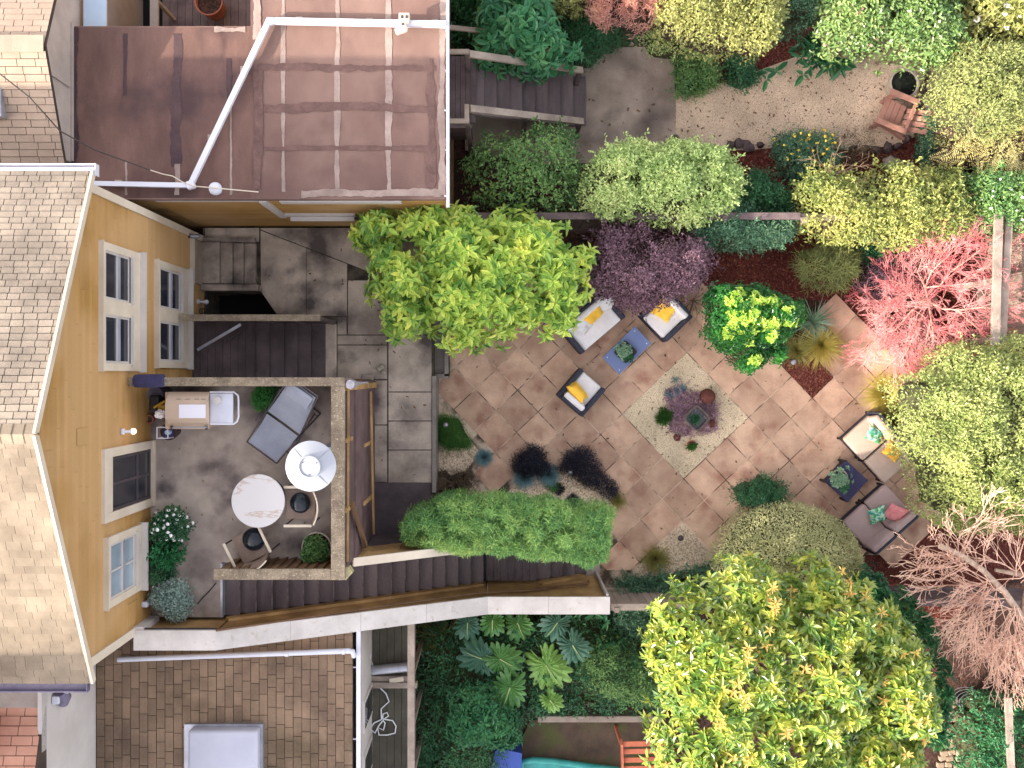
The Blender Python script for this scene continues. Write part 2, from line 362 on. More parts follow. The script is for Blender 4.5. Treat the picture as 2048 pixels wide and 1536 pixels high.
m_barkpale = M('pale_bark', S(150, 136, 122), S(196, 182, 166), 5, .85, .5, 22, grain=.16)
m_coral = M('coral_bark', S(218, 96, 100), S(242, 176, 170), 1.6, .7, .1, isl=.2, grain=.05)
m_twig = M('pink_twig', S(212, 164, 138), S(242, 202, 174), 1.4, .8, .1, isl=.2, grain=.05)
m_twigbr = M('brown_twig', S(110, 88, 70), S(146, 120, 96), 2, .85, .1, isl=.2)
m_limb = M('pink_limb', S(214, 140, 118), S(236, 178, 156), 3, .7, .2, grain=.08)
m_barkt = M('tan_bark', S(150, 124, 104), S(196, 170, 146), 7, .85, .5, 22, grain=.2)
m_fence = M('fence_wood', S(84, 70, 72), S(120, 102, 98), 2.5, .85, .3, 30, isl=.14, grain=.16)
m_wire = M('cable', S(70, 62, 56), None, 1, .6, 0, grain=0)
m_cord = M('white_cord', S(222, 224, 226), None, 1, .5, 0, grain=0)
m_bulb = M('lit_bulb', (1, .8, .5), None, 1, .4, 0, grain=0, emit=((1, .6, .3), 1.6))
m_whitef = M('white_petal', S(236, 234, 226), S(246, 244, 238), 8, .7, 0, isl=.05, grain=0)
m_yelf = M('yellow_petal', S(244, 200, 20), S(250, 216, 40), 8, .7, 0, isl=.08, grain=0)
m_pinkfl = M('pink_petal', S(226, 150, 140), S(240, 180, 160), 8, .7, 0, isl=.08, grain=0)

# ---------------------------------------------------------------- ground, paving, beds
W = 60
MB().b2((-W, -W, -.3), (W, W, -.06)).build('ground', m_soil, kind='structure')
def flat(name, poly_px, z, mat, t=.03):
    return MB().prism([P(x, y, z)[:2] for x, y in poly_px], z - t, z).build(name, mat, kind='structure')
flat('mulch_bed', [(1180, 440), (2120, 430), (2120, 1100), (1800, 1300), (1560, 1130), (1780, 990), (1640, 600), (1420, 600), (1290, 640), (1150, 620)], -.02, m_mulch)
flat('mulch_bed', [(1340, -60), (2120, -60), (2120, 426), (1180, 432), (1340, 300)], -.016, m_mulch)
flat('mulch_bed', [(1180, 1160), (1200, 1215), (1700, 1216), (1760, 1120), (1500, 1150), (1300, 1140)], -.012, m_soil)

def clip(poly, a, b, c):      # keep a*x+b*y<=c
    out = []
    for i in range(len(poly)):
        p, q = poly[i], poly[(i + 1) % len(poly)]
        fp = a * p[0] + b * p[1] - c; fq = a * q[0] + b * q[1] - c
        if fp <= 0: out.append(p)
        if fp * fq < 0:
            t = fp / (fp - fq); out.append((p[0] + t * (q[0] - p[0]), p[1] + t * (q[1] - p[1])))
    return out
def inpoly(x, y, poly):
    r = False; j = len(poly) - 1
    for i in range(len(poly)):
        if (poly[i][1] > y) != (poly[j][1] > y) and x < (poly[j][0] - poly[i][0]) * (y - poly[i][1]) / (poly[j][1] - poly[i][1]) + poly[i][0]: r = not r
        j = i
    return r
G0 = (1374, 705); GU = (41.0, 43.2); GV = (-43.2, 41.0)
def G(a, b): return (G0[0] + a * GU[0] + b * GV[0], G0[1] + a * GU[1] + b * GV[1])
patio = [(866, 740), (905, 735), (905, 640), (1000, 560), (1240, 560), (1330, 575), (1418, 560), (1440, 640), (1500, 600), (1560, 640),
         (1620, 600), (1680, 560), (1790, 680), (1860, 800), (1880, 1020), (1790, 1130), (1650, 1130), (1560, 1020), (1480, 1060), (1440, 1110), (1408, 1090),
         (1366, 1040), (1290, 1115), (1330, 1190), (1300, 1210), (1205, 1210), (1205, 1010), (1185, 950), (1120, 925), (1060, 930), (975, 1010), (935, 945), (975, 920), (900, 850), (866, 850)]
rnd = random.Random(7); pv = MB()
full = [P(*p)[:2] for p in ((866, 500), (1900, 500), (1900, 1212), (866, 1212))]
for a in range(-14, 18):
    for b in range(-12, 20):
        if 0 <= a <= 2 and 0 <= b <= 2: continue
        c = G(a + .5, b + .5)
        if not inpoly(c[0], c[1], patio): continue
        if (b == -3 and a < 4) or (b == -4 and a < 3) or (b <= -5 and a < 2): continue
        e = .016
        q = [P(*G(a + e, b + e))[:2], P(*G(a + 1 - e, b + e))[:2], P(*G(a + 1 - e, b + 1 - e))[:2], P(*G(a + e, b + 1 - e))[:2]]
        q = clip(q, -1, 0, -X(871)); q = clip(q, 0, -1, 3.9)
        if len(q) < 3: continue
        dz = rnd.uniform(-.003, .003)
        pv.prism(q, -.03, .012 + dz)
pv.build('patio', m_paver, kind='structure')
flat('patio_bedding', [(869, 740), (905, 700), (905, 660), (1000, 600), (1418, 585), (1440, 660), (1580, 760), (1640, 730), (1640, 640), (1680, 598), (1790, 705), (1850, 800), (1860, 1010), (1780, 1110), (1650, 1110), (1560, 1010), (1470, 1050), (1430, 1130), (1300, 1200), (1205, 1205), (869, 1205)], .0, m_joint, .02)
e = .012
flat('gravel_square', [G(e, e), G(3 - e, e), G(3 - e, 3 - e), G(e, 3 - e)], .01, m_gravel)
flat('gravel_bed', [(871, 852), (905, 838), (960, 905), (930, 945), (985, 1010), (1055, 950), (1180, 935), (1225, 1010), (1225, 1080), (871, 1080)], .006, m_gravelg, .03)
flat('gravel_bed', [(1366, 1047), (1420, 1105), (1460, 1150), (1290, 1175), (1268, 1140)], .016, m_gravelg, .03)
flat('mulch_bed', [G(4.0, -2.0), G(4.0, -2.99), G(3.0, -3.0), G(1.2, -3.0), G(1.2, -2.0)], .016, m_mulch, .03)
flat('gravel_path', [(1340, 185), (1450, 165), (1520, 140), (1600, 110), (1720, 90), (1830, 110), (1870, 160), (1870, 250), (1800, 290), (1700, 300), (1600, 290), (1500, 300), (1340, 300)], .0, m_gravelp)
flat('concrete_slab', [(1100, 95), (1345, 93), (1352, 200), (1350, 320), (1080, 330), (930, 300), (930, 200)], .012, m_conc2)
flat('lawn', [(1060, 1440), (1330, 1440), (1330, 1580), (1000, 1580)], -.01, M('damp_soil', S(70, 56, 44), S(96, 78, 62), 2, .9, .4, 40, c3=S(80, 84, 40), c3scale=1.4, c3pos=(.5, .66), grain=.2), .03)
m_cap2 = M('weathered_white_cap', S(178, 171, 164), S(200, 193, 186), 2.5, .6, .08, 40, isl=.03, grain=.04, c3=S(156, 142, 122), c3scale=9, c3pos=(.6, .8))
# scattered bark chips and leaf litter
def chips(name, poly, z, n, size, mat, seed):
    rg = np.random.default_rng(seed); pw = np.array([P(x, y, z)[:2] for x, y in poly])
    lo, hi = pw.min(0), pw.max(0); pts = []
    while len(pts) < n:
        q = lo + rg.random(2) * (hi - lo)
        if inpoly(q[0], q[1], pw.tolist()): pts.append(q)
    pts = np.array(pts); a = rg.random(n) * 6.28; s = size * rg.uniform(.5, 1.6, n); w = s * rg.uniform(.2, .6, n)
    V = np.zeros((n, 4, 3)); tl = rg.normal(0, .3, (n, 2))
    for k, (u, v) in enumerate(((-1, -1), (1, -1), (1, 1), (-1, 1))):
        dx = u * s / 2; dy = v * w / 2
        V[:, k, 0] = pts[:, 0] + dx * np.cos(a) - dy * np.sin(a); V[:, k, 1] = pts[:, 1] + dx * np.sin(a) + dy * np.cos(a)
        V[:, k, 2] = z + .012 + dx * tl[:, 0] + dy * tl[:, 1]
    qmesh(name, V.reshape(-1, 3), np.arange(n * 4).reshape(-1, 4), mat, kind='stuff')
m_chip = M('bark_chip', S(96, 44, 34), S(150, 96, 74), 30, .9, 0, isl=.5, grain=0)
m_litter = M('leaf_litter', S(96, 70, 50), S(140, 110, 80), 30, .9, 0, isl=.4, grain=0)
chips('bark_chips', [(1180, 440), (2080, 430), (2080, 1100), (1800, 1300), (1560, 1130), (1640, 600), (1150, 620)], -.02, 9000, .035, m_chip, 1)
chips('bark_chips', [(1350, 60), (1900, 20), (2060, 426), (1380, 430), (1500, 300)], -.016, 5000, .035, m_chip, 2)
chips('bark_chips', [G(4.0, -2.0), G(4.0, -2.99), G(2, -3.0), G(2, -2.0)], .016, 500, .03, m_chip, 3)
chips('leaf_litter', [(1345, 185), (1720, 100), (1860, 160), (1800, 290), (1345, 300)], .0, 260, .04, m_litter, 4)
chips('leaf_litter', [G(0, 0), G(3, 0), G(3, 3), G(0, 3)], .01, 90, .03, m_litter, 5)
chips('leaf_litter', [(880, 760), (1200, 640), (1420, 600), (1700, 620), (1840, 1000), (1600, 1080), (1220, 1190), (1200, 960), (980, 930)], .016, 170, .035, m_litter, 8)
chips('leaf_litter', [(420, 460), (860, 456), (860, 960), (740, 960), (700, 640), (560, 570)], .8, 60, .04, m_litter, 9)
chips('leaf_litter', [(310, 880), (650, 780), (650, 1120), (440, 1130), (310, 1240)], 3.4, 36, .03, m_litter, 10)
chips('leaf_litter', [(1040, 120), (1345, 95), (1345, 320), (1040, 320)], .012, 60, .05, m_litter, 6)
# raised concrete yard (z .8) made of slabs with open joints
YZ = .8
ys = MB(); g = 2.2
def slab(x0, y0, x1, y1): ys.prism([P(x0 + 1, y0 + 1, YZ)[:2], P(x1 - 1, y0 + 1, YZ)[:2], P(x1 - 1, y1 - 1, YZ)[:2], P(x0 + 1, y1 - 1, YZ)[:2]], -.05, YZ)
def spoly(p): ys.prism([P(x, y, YZ)[:2] for x, y in p], -.05, YZ)
slab(776, 455, 864, 670); slab(776, 670, 864, 784); slab(776, 784, 864, 842); slab(776, 842, 864, 900); slab(776, 900, 864, 966)
slab(738, 760, 775, 850); slab(738, 850, 775, 965)
slab(674, 690, 775, 759); slab(695, 560, 775, 670); slab(674, 670, 775, 690)
spoly([(521, 456), (775, 456), (775, 558), (720, 536), (560, 474), (521, 458.5)])
spoly([(558, 475.5), (612, 496), (612, 632), (556, 632), (522, 583), (521, 461)])
spoly([(613, 497), (694, 528), (694, 632), (613, 632)])
slab(674, 633, 694, 670); slab(409, 455, 519, 484); slab(405, 484, 409, 632)
spoly([(409, 570), (519, 570), (525, 583), (409, 583)])
slab(613, 632, 674, 634)
yb_ = MB()
for q in ((405, 455, 866, 575), (560, 575, 866, 760), (736, 760, 866, 968), (405, 575, 412, 636)): yb_.b2((X(q[0], YZ), Y(q[3], YZ), -.05), (X(q[2], YZ), Y(q[1], YZ), YZ - .02))
yb_.build('concrete_base', M('joint_dirt', S(52, 46, 42), S(96, 88, 70), 5, .95), kind='structure')
ys.build('concrete_yard', m_conc, kind='structure')
pt = MB(); pt.prism([P(x, y, YZ)[:2] for x, y in ((738, 966), (864, 966), (864, 1108), (700, 1108), (700, 1010))], -.05, YZ - .01); pt.build('asphalt_patch', m_asph, kind='structure')
kb = MB(); kb.b2((X(864.5, YZ), Y(985, YZ), -.05), (X(872, YZ), Y(752, YZ), YZ + .03)); kb.build('kerb', M('kerb_stone', S(120, 112, 104), S(150, 140, 130), 2, .85, .3, 30), kind='structure')
kb = MB(); z = .42
kb.b2((X(865, z), Y(750, z), -.05), (X(897, z), Y(600, z), z - .1))
kb.b2((X(889, z), Y(752, z), -.05), (X(897, z), Y(600, z), z)); kb.b2((X(866, z), Y(757, z), -.05), (X(897, z), Y(748, z), z)); kb.build('planter_kerb', MATS['kerb_stone'], kind='structure')
MB().b2((X(412, YZ), Y(636, YZ), -.058), (X(560, YZ), Y(575, YZ), -.04)).build('light_well_floor', m_painteddark, kind='structure')  # floor painted black to deepen the shade in the pit
# sunken-look steps in front of the cellar door
st = thing('door_steps', 'four worn shallow concrete steps below the beige cellar door', 'steps', P(460, 528, YZ))
xs = [410, 446, 470, 490, 513]
for i in range(4):
    MB().rbox(((X(xs[i], YZ) + X(xs[i + 1], YZ)) / 2, Y(528, YZ), (YZ + .22 - .055 * i) / 2), (X(xs[i + 1], YZ) - X(xs[i], YZ) - .004, Y(487, YZ) - Y(569, YZ), YZ + .22 - .055 * i), .02).build('step', m_conc, st, smooth=True)
MB().b2(P(408, 583, YZ)[:2] + (YZ,), P(522, 571, YZ)[:2] + (YZ + .2,)).b2(P(408, 486, YZ)[:2] + (YZ,), P(512, 477, YZ)[:2] + (YZ + .12,)).build('side_kerb', m_conc, st)

# ---------------------------------------------------------------- shingled surfaces
def shingles(org, u, v, nu, nv, w, h, seed=0, th=.009, jit=.25, gv=.008, gh=.005):
    """courses climb along v; org = eave corner; u along the eave. Returns an MB of separate shingles."""
    rg = random.Random(seed); b = MB(); org = Vector(org); u = Vector(u).normalized(); v = Vector(v).normalized(); n = u.cross(v).normalized()
    if n.z < 0: n = -n
    tot = nu * w
    for j in range(nv):
        x = -rg.random() * w
        while x < tot:
            ww = w * rg.uniform(1 - jit, 1 + jit)
            a = max(0, x + gh); c = min(tot, x + ww - gh); x += ww
            if c - a < .02: continue
            y0 = j * h + rg.uniform(-.002, .002); y1 = (j + 1) * h - gv; lift = th * rg.uniform(.8, 1.3)
            p = [org + u * a + v * y0 + n * lift, org + u * c + v * y0 + n * lift, org + u * c + v * y1, org + u * a + v * y1, org + u * a + v * y0, org + u * c + v * y0]
            b.add(p, [(0, 1, 2, 3), (4, 5, 1, 0), (4, 0, 3), (5, 2, 1)])
    return b

# ---------------------------------------------------------------- yellow house
FX = -5.68; HY0, HY1, RY = -4.0, 2.62, -.70; RZ, EZ = 7.36, 5.86
house = thing('yellow_house', 'ochre yellow lap-sided house with cream trim and a grey tan shingle gable roof', 'house', (FX - 2, RY, 0))
hw = MB()
prof = [(HY0, -.1), (HY1, -.1), (HY1, EZ - .08), (RY, RZ - .08), (HY0, EZ - .08)]
n = len(prof)
hw.add([(FX - .01, y, z) for y, z in prof] + [(-14, y, z) for y, z in prof], [tuple(range(n)), tuple(range(2 * n - 1, n - 1, -1))] + [(i, (i + 1) % n, n + (i + 1) % n, n + i)[::-1] for i in range(n)])
hw.build('wall', M('siding_gap', S(84, 62, 32), S(100, 74, 38), 3, .8), house); hw = MB()
def half(z): return min(3.31, (RZ - .02 - z) / .442)
z = .3; rg = random.Random(3)
while z < RZ - .12:
    z1 = min(z + .1, RZ - .06)
    h0, h1 = half(z), half(z1); y = RY - h0
    while y < RY + h0 - .01:
        ye = min(RY + h0, y + rg.uniform(1.6, 3.6)); 
        if RY + h0 - ye < .3: ye = RY + h0
        ya, yb = max(y, RY - h1), min(ye, RY + h1)
        if yb > ya: hw.add([(FX + .014, y, z), (FX + .014, ye - .003, z), (FX + .002, yb - .003, z1 - .022), (FX + .004, ya, z1 - .022), (FX, y, z), (FX, ye - .003, z)], [(0, 1, 2, 3), (4, 5, 1, 0)])
        y = ye
    z += .1
hw.build('siding', m_yellow, house)
# wall patches (newer boards)
for q in (((FX + .012, -.95, 5.62), (FX + .02, -.72, 5.95)), ((FX + .012, -1.15, 6.6), (FX + .02, -.95, 6.9)), ((FX + .012, -3.85, 3.95), (FX + .022, -3.5, 4.3))): MB().b2(*q).build('patch_board', m_yellow, house)
cb = MB()
cb.b2((FX, HY1 - .09, .8), (FX + .035, HY1 + .03, EZ)); cb.b2((FX - .1, HY1, .8), (FX + .034, HY1 + .03, EZ))
MB().b2((FX, HY0 - .04, 3.0), (FX + .035, HY0 + .09, EZ)).build('corner_board', m_cream, house)
cb.build('corner_board', m_cream, house)
rk = MB()
for sg in (1, -1):
    a = Vector((FX + .03, RY, RZ - .05)); b2 = Vector((FX + .03, RY + sg * 3.45, RZ - .05 - 3.45 * .442))
    rk.beam(a + Vector((.148, 0, .035)), b2 + Vector((.148, 0, .035)), .035, .09)
rk.build('rake_board', m_cream, house)
rf = thing('x', 'x', 'x', (0, 0, 0)); bpy.data.objects.remove(rf)
XR = -5.50
base = MB()
for sg in (1, -1):
    y1 = RY + sg * 3.47; z1 = RZ - 3.47 * .442
    base.add([(XR - .01, RY, RZ - .012), (-14, RY, RZ - .012), (-14, y1, z1 - .012), (XR - .01, y1, z1 - .012), (XR - .01, RY, RZ - .06), (-14, RY, RZ - .06), (-14, y1, z1 - .06), (XR - .01, y1, z1 - .06)],
             [(0, 1, 2, 3) if sg < 0 else (3, 2, 1, 0), (4, 5, 6, 7), (0, 3, 7, 4), (3, 2, 6, 7)])
roof = base.build('roof', m_under, house)
L = 3.47 / math.cos(math.atan(.442))
b = shingles((XR - 4.0, RY + 3.47, RZ - 3.47 * .442), (1, 0, 0), (0, -1, .442), 23.5, int(L / .095), .17, .095, 1, th=.007, jit=.12)
b.build('upper_slope_shingles', m_shingle, roof)
b = shingles((XR - 4.0, RY - 3.47, RZ - 3.47 * .442), (1, 0, 0), (0, 1, .442), 20, int(L / .12), .2, .12, 2, th=.008, jit=.35, gv=.003, gh=.002)
b.build('lower_slope_shingles', m_shingle2, roof)
b = MB()
for i in range(30):
    x0 = XR - i * .14
    for sg in (1, -1):
        b.add([(x0, RY, RZ + .012), (x0 - .16, RY, RZ + .004), (x0 - .16, RY + sg * .12, RZ - .05), (x0, RY + sg * .12, RZ - .042)], [(0, 1, 2, 3) if sg < 0 else (3, 2, 1, 0)])
b.build('ridge_cap', m_shingle2, roof)
gz = RZ - 3.47 * .442
b = MB(); b.b2((-14, RY + 3.46, gz - .1), (XR + .01, RY + 3.50, gz + .015)); b.b2((-14, RY + 3.5, gz - .1), (XR + .02, RY + 3.56, gz - .085)); b.b2((-14, RY + 3.545, gz - .1), (XR + .02, RY + 3.56, gz + .01)); b.b2((XR + .02, RY + 3.40, gz - .1), (XR + .035, RY + 3.56, gz + .015))
b.build('gutter', m_pvc, house)
b = MB(); y = RY - 3.47; b.b2((-14, y - .11, gz - .09), (XR - .1, y + .0, gz - .075)); b.b2((-14, y - .125, gz - .09), (XR - .1, y - .11, gz)); b.b2((XR - .1, y - .125, gz - .09), (XR - .085, y, gz))
g2 = b.build('gutter', M('grey_blue_gutter', S(92, 84, 108), S(120, 112, 132), 3, .5, .1), house)
MB().tube([(-6.05, y - .06, gz - .1), (-6.05, y - .1, gz - .2), (-6.0, y - .2, gz - .3), (-6.0, y - .2, gz - .7)], .05, 12).build('downspout', m_steel, house, smooth=True)
def window(nm, y0, y1, z0, z1, sashes, parent, cas=.11, bot=.36, blind=None, mull=None, glassm=None):
    w = MB(); x0, x1 = FX, FX + .055
    w.b2((x0, y0, z0), (x1, y0 + cas, z1)); w.b2((x0, y1 - cas, z0), (x1, y1, z1)); w.b2((x0, y0 + cas, z1 - cas), (x1, y1 - cas, z1)); w.b2((x0, y0 + cas, z0), (x1 - .006, y1 - cas, z0 + bot))
    if mull: w.b2((x0, mull - cas, z0 + bot), (x1 - .002, mull + cas, z1 - cas))
    w.b2((x0, y0 - .01, z1), (x1 + .03, y1 + .01, z1 + .03))
    fr = w.build('window', m_cream, parent)
    MB().b2((x0, y0 - .02, z0 - .04), (x1 + .085, y1 + .02, z0 - .003)).build('sill', m_white, fr)
    for (a, b_) in sashes:
        gz0 = z0 + bot; gz1 = z1 - cas; zm = (gz0 + gz1) / 2
        s_ = MB(); t = .035
        for (q0, q1, dx) in ((gz0, zm + .02, .022), (zm - .02, gz1, .034)):
            s_.b2((x0, a, q0), (x0 + dx + .01, a + t, q1)); s_.b2((x0, b_ - t, q0), (x0 + dx + .01, b_, q1)); s_.b2((x0, a + t, q0), (x0 + dx + .009, b_ - t, q0 + t)); s_.b2((x0, a + t, q1 - t), (x0 + dx + .011, b_ - t, q1))
        if mull is None and blind:
            s_.b2((x0, (a + b_) / 2 - .012, gz0), (x0 + .045, (a + b_) / 2 + .012, gz1))
        so_ = s_.build('sash', m_white, fr)
        MB().b2((x0 + .003, a, gz0), (x0 + .019, b_, gz1)).build('pane', glassm or m_glass, fr)
        MB().b2((x0 + .02, a + .04, zm - .07), (x0 + .052, b_ - .04, zm + .0)).build('meeting_rail', m_sash, fr)
        MB().b2((x0, a - .02, gz0 - .03), (x0 + .09, b_ + .02, gz0 + .0)).build('inner_sill', m_white, fr)
    return fr
window('w', .06, 1.90, 3.92, 5.27, [(.17, .87), (1.09, 1.79)], house, mull=.98)
window('w', .12, 1.90, 1.75, 3.20, [(.23, .90), (1.12, 1.79)], house, mull=1.01)
window('w', -3.37, -2.34, 3.85, 5.10, [(-3.26, -2.45)], house, blind=True, bot=.24, glassm=M('pale_blind_glass', S(120, 136, 146), S(150, 166, 176), 1, .1, 0, grain=0, spec=.6))
dr = MB(); y0, y1, z0, z1 = -2.12, -1.06, 3.4, 5.2
dr.b2((FX, y0, z0), (FX + .06, y0 + .13, z1)); dr.b2((FX, y1 - .13, z0), (FX + .06, y1, z1)); dr.b2((FX, y0 + .13, z1 - .13), (FX + .059, y1 - .13, z1)); dr.b2((FX, y0, z0 - .0), (FX + .1, y1, z0 + .04))
do = dr.build('deck_door', m_cream, house)
MB().b2((FX, y0 + .13, z0 + .04), (FX + .02, y1 - .13, z1 - .3)).build('screen', m_glass, do)
d2 = MB(); d2.b2((FX, y0 + .13, z1 - .3), (FX + .045, y1 - .13, z1 - .13))
d2.build('transom', m_cream, do)
d2 = MB()
for a in (z0 + .06, z0 + .55, z1 - .34): d2.b2((FX, y0 + .13, a), (FX + .036, y1 - .13, a + .05))
for a in (y0 + .14, (y0 + y1) / 2 - .02, y1 - .18): d2.b2((FX, a, z0 + .05), (FX + .034, a + .04, z1 - .3))
d2.build('door_frame', m_frame, do)
cd = MB().b2((FX, 1.70, .82), (FX + .06, 2.50, 1.50)).build('cellar_door', M('beige_door', S(150, 134, 118), S(170, 154, 136), 2, .7, .05), house)
MB().b2((FX + .06, 1.74, .9), (FX + .075, 2.46, .94)).b2((FX + .06, 1.74, 1.4), (FX + .075, 2.46, 1.44)).build('door_rail', m_woodg, cd)
MB().b2((FX, 1.66, 1.5), (FX + .09, 2.54, 1.54)).build('door_head', m_cream, cd)
def walllamp(y, z, lab, lit):
    t = thing('wall_lamp', lab, 'lamp', (FX + .01, y, z))
    MB().rbox((FX + .03, y, z), (.04, .09, .09), .01).build('back_plate', m_pvc, t, smooth=True)
    MB().tube([(FX + .05, y, z), (FX + .1, y, z - .02), (FX + .14, y, z - .05)], [.02, .02, .03], 10).build('arm', m_pvc, t, smooth=True)
    MB().blob((FX + .16, y, z - .07), (.09, .09, .09), 1, 0).build('bulb', m_bulb if lit else m_pvc, t, smooth=True)
walllamp(Y(863, 4.5), 4.52, 'small lit white lamp on the ochre wall above the deck door', True)
walllamp(Y(603, 1.2), 1.15, 'small unlit white lamp low on the ochre wall near the dark light well', False)
t = thing('outlet_box', 'small white plastic box on the ochre wall behind the silver-leaved plant', 'box', (FX, Y(1208, 3.7), 3.62))
MB().rbox((FX + .05, Y(1208, 3.7), 3.7), (.1, .09, .12), .02).build('cover', m_pvc, t, smooth=True)
t = thing('spotlight', 'grey cylinder spotlight above the beige cellar door', 'lamp', (FX + .07, Y(472, 1.6), 1.55))
MB().tube([(FX + .03, Y(472, 1.6), 1.6), (FX + .2, Y(472, 1.6), 1.57)], .04, 14).build('barrel', m_steel, t, smooth=True)
MB().b2((FX + .01, Y(476, 1.6), 1.56), (FX + .05, Y(468, 1.6), 1.64)).build('bracket', m_frame, t)
# ---------------------------------------------------------------- upper deck (z 3.4) and its parapets
DZ = 3.4
dk = thing('deck', 'raised deck with stained grey-brown membrane floor and lichen-spotted wooden parapets', 'deck', (-4, -1.6, 0))
MB().prism([(FX, -.05), (-2.42, -.05), (-2.42, -3.04), (-4.52, -3.04), (-4.52, -3.93), (FX, -3.93)], DZ - .22, DZ).build('floor', m_deckm, dk)
MB().b2((-4.535, -3.93, DZ - .24), (-4.5, -3.06, DZ + .006)).build('nosing', m_steel, dk)
pw = MB()
pw.b2((FX + .2, -.14, .8), (-2.46, -.08, 4.26)); pw.b2((-2.50, -.14, .8), (-2.44, -3.0, 4.26)); pw.b2((-4.34, -3.06, 1.0), (-2.44, -3.0, 4.26))
x = FX + .3
while x < -2.6: pw.b2((x, -.15, DZ), (x + .012, -.14, 4.26)); x += .14
x = -4.3
i = 0
while x < -2.6: pw.add([(x, -2.985, DZ), (x + .14, -2.945, DZ), (x + .14, -2.945, 4.26), (x, -2.985, 4.26), (x + .145, -3.0, DZ), (x + .145, -3.0, 4.26)], [(0, 1, 2, 3), (1, 4, 5, 2), (3, 2, 5)]); x += .145
pw.build('parapet_wall', m_brown, dk)
MB().rbox(((FX + .02 - 2.36) / 2, -.103, 4.285), (-2.36 - FX - .02, .135, .05), .008).build('rail_cap', m_cap, dk)
MB().rbox((-2.467, (-.172 - 3.12) / 2, 4.288), (.21, 3.12 - .172, .05), .008).build('rail_cap', m_cap, dk)
MB().rbox(((-4.36 - 2.575) / 2, -3.035, 4.285), (1.785, .165, .05), .008).build('rail_cap', m_cap, dk)
MB().prism([(-2.362, -2.95), (-2.31, -2.93), (-2.25, -3.02), (-2.36, -3.14)], 4.1, 4.25).build('corner_block', M('mossy_wood', S(150, 140, 96), S(180, 170, 130), 6, .9, .3, 40), dk)
# outer cladding of the deck's right side: purple-brown boards behind ochre battens
oc = MB()
for (z0, z1, d) in ((3.95, 4.24, .03), (3.3, 3.92, .05), (2.62, 3.28, .085), (1.95, 2.6, .07), (1.3, 1.93, .06), (.8, 1.28, .05)):
    oc.b2((-2.44, -3.0, z0), (-2.44 + d, -.1, z1))
oc.build('outer_cladding', m_purpleb, dk)
for y0, y1, q0, q1 in ((-.14, -.24, .8, 4.2), (-.98, -1.04, 3.6, 4.2), (-2.05, -2.12, 3.7, 4.2), (-1.2, -1.26, 1.4, 2.3), (-2.2, -2.27, 1.4, 2.4)):
    MB().b2((-2.44, y1, q0), (-2.35, y0, q1)).build('batten', m_yellowd, dk)
MB().beam((-2.32, -2.0, 3.9), (-2.28, -2.9, 2.7), .05, .09).build('brace', m_brown, dk)
MB().beam((-2.33, -.2, 4.15), (-2.37, -2.9, 4.0), .03, .04).build('brace', m_yellowd, dk); MB().beam((-2.33, -.3, 1.75), (-2.3, -2.9, 1.6), .035, .04).build('brace', m_yellowd, dk)
MB().tube([(-4.5, -3.4, DZ + .01), (-4.62, -3.42, DZ + .01), (-4.72, -3.46, DZ + .01), (-4.8, -3.5, DZ + .012)], .009, 6).build('x', m_black)
bpy.data.objects.remove(bpy.data.objects['x'])
# ---------------------------------------------------------------- lower wooden platform and flight on the house side
lp = thing('lower_platform', 'dark stained wooden platform and short flight of steps beside the house wall', 'steps', (X(500, 1.4), Y(700, 1.4), .8))
PZ = 1.43; ya, yb = Y(644, PZ), -.06
xx = FX + .02; i = 0
while xx < X(508, PZ):
    MB().b2((xx, yb, PZ - .04), (min(xx + .135, X(509, PZ)), ya, PZ)).build('deck_board', m_wooddk, lp); xx += .14
bs = [510, 537, 566, 593, 620, 649]
for i in range(5):
    z = PZ - .105 * (i + 1)
    MB().b2((X(bs[i], z), yb, .8), (X(bs[i + 1], z) + .015, ya, z)).build('tread', m_wooddk, lp)
MB().rbox((X(661, .85), (ya + yb) / 2, .84), (X(673, .85) - X(649, .85), ya - yb, .08), .02).build('landing_pad', m_conc, lp)
r = MB(); zz = 2.3
r.b2((X(365, zz), Y(642, zz), zz - .05), (X(640, zz), Y(629, zz), zz)); r.build('handrail', m_cap, lp)
for px in (372, 440, 510, 570, 632):
    MB().b2((X(px, zz), Y(640, zz), .8), (X(px, zz) + .07, Y(632, zz), zz - .05)).build('post', m_wood, lp)
MB().b2((X(372, zz), Y(638, zz), 1.0), (X(632, zz), Y(635, zz), 1.9)).build('side_panel', m_wooddk, lp)
MB().beam(P(395, 700, 1.9), P(482, 649, 1.9), .05, .04).build('diagonal_bar', m_steel, lp)
MB().beam(P(452, 684, 1.6), P(492, 655, 1.6), .03, .03).build('diagonal_bar', m_frame, lp)

# ---------------------------------------------------------------- long outdoor stair
ss = thing('garden_stairs', 'long flight of dark stained wooden stairs from the deck down to the patio', 'stairs', (-1.5, -3.5, 0))
x0, x1 = -4.52, -.34; n = 18; run = (x1 - x0) / n; LZ = .8; rise = (DZ - LZ) / (n + 1)
for i in range(n):
    z = DZ - rise * (i + 1); xa = x0 + run * i
    MB().b2((xa, -3.93, z - .045), (xa + run + .02, -3.05, z)).build('tread', m_wood, ss)
    MB().b2((xa + run - .012, -3.92, z - rise), (xa + run + .0, -3.06, z - .045)).build('riser', m_wooddk, ss); MB().b2((xa + run + .014, -3.92, z - .04), (xa + run + .024, -3.06, z + .003)).build('nosing', M('worn_edge', S(136, 124, 120), S(92, 80, 82), 6, .7, lo=.4, hi=.6), ss)
xx = x1 + .08
MB().b2((x1, -3.93, LZ - .05), (x1 + .07, -3.05, LZ - .02)).build('gap_board', m_black, ss)
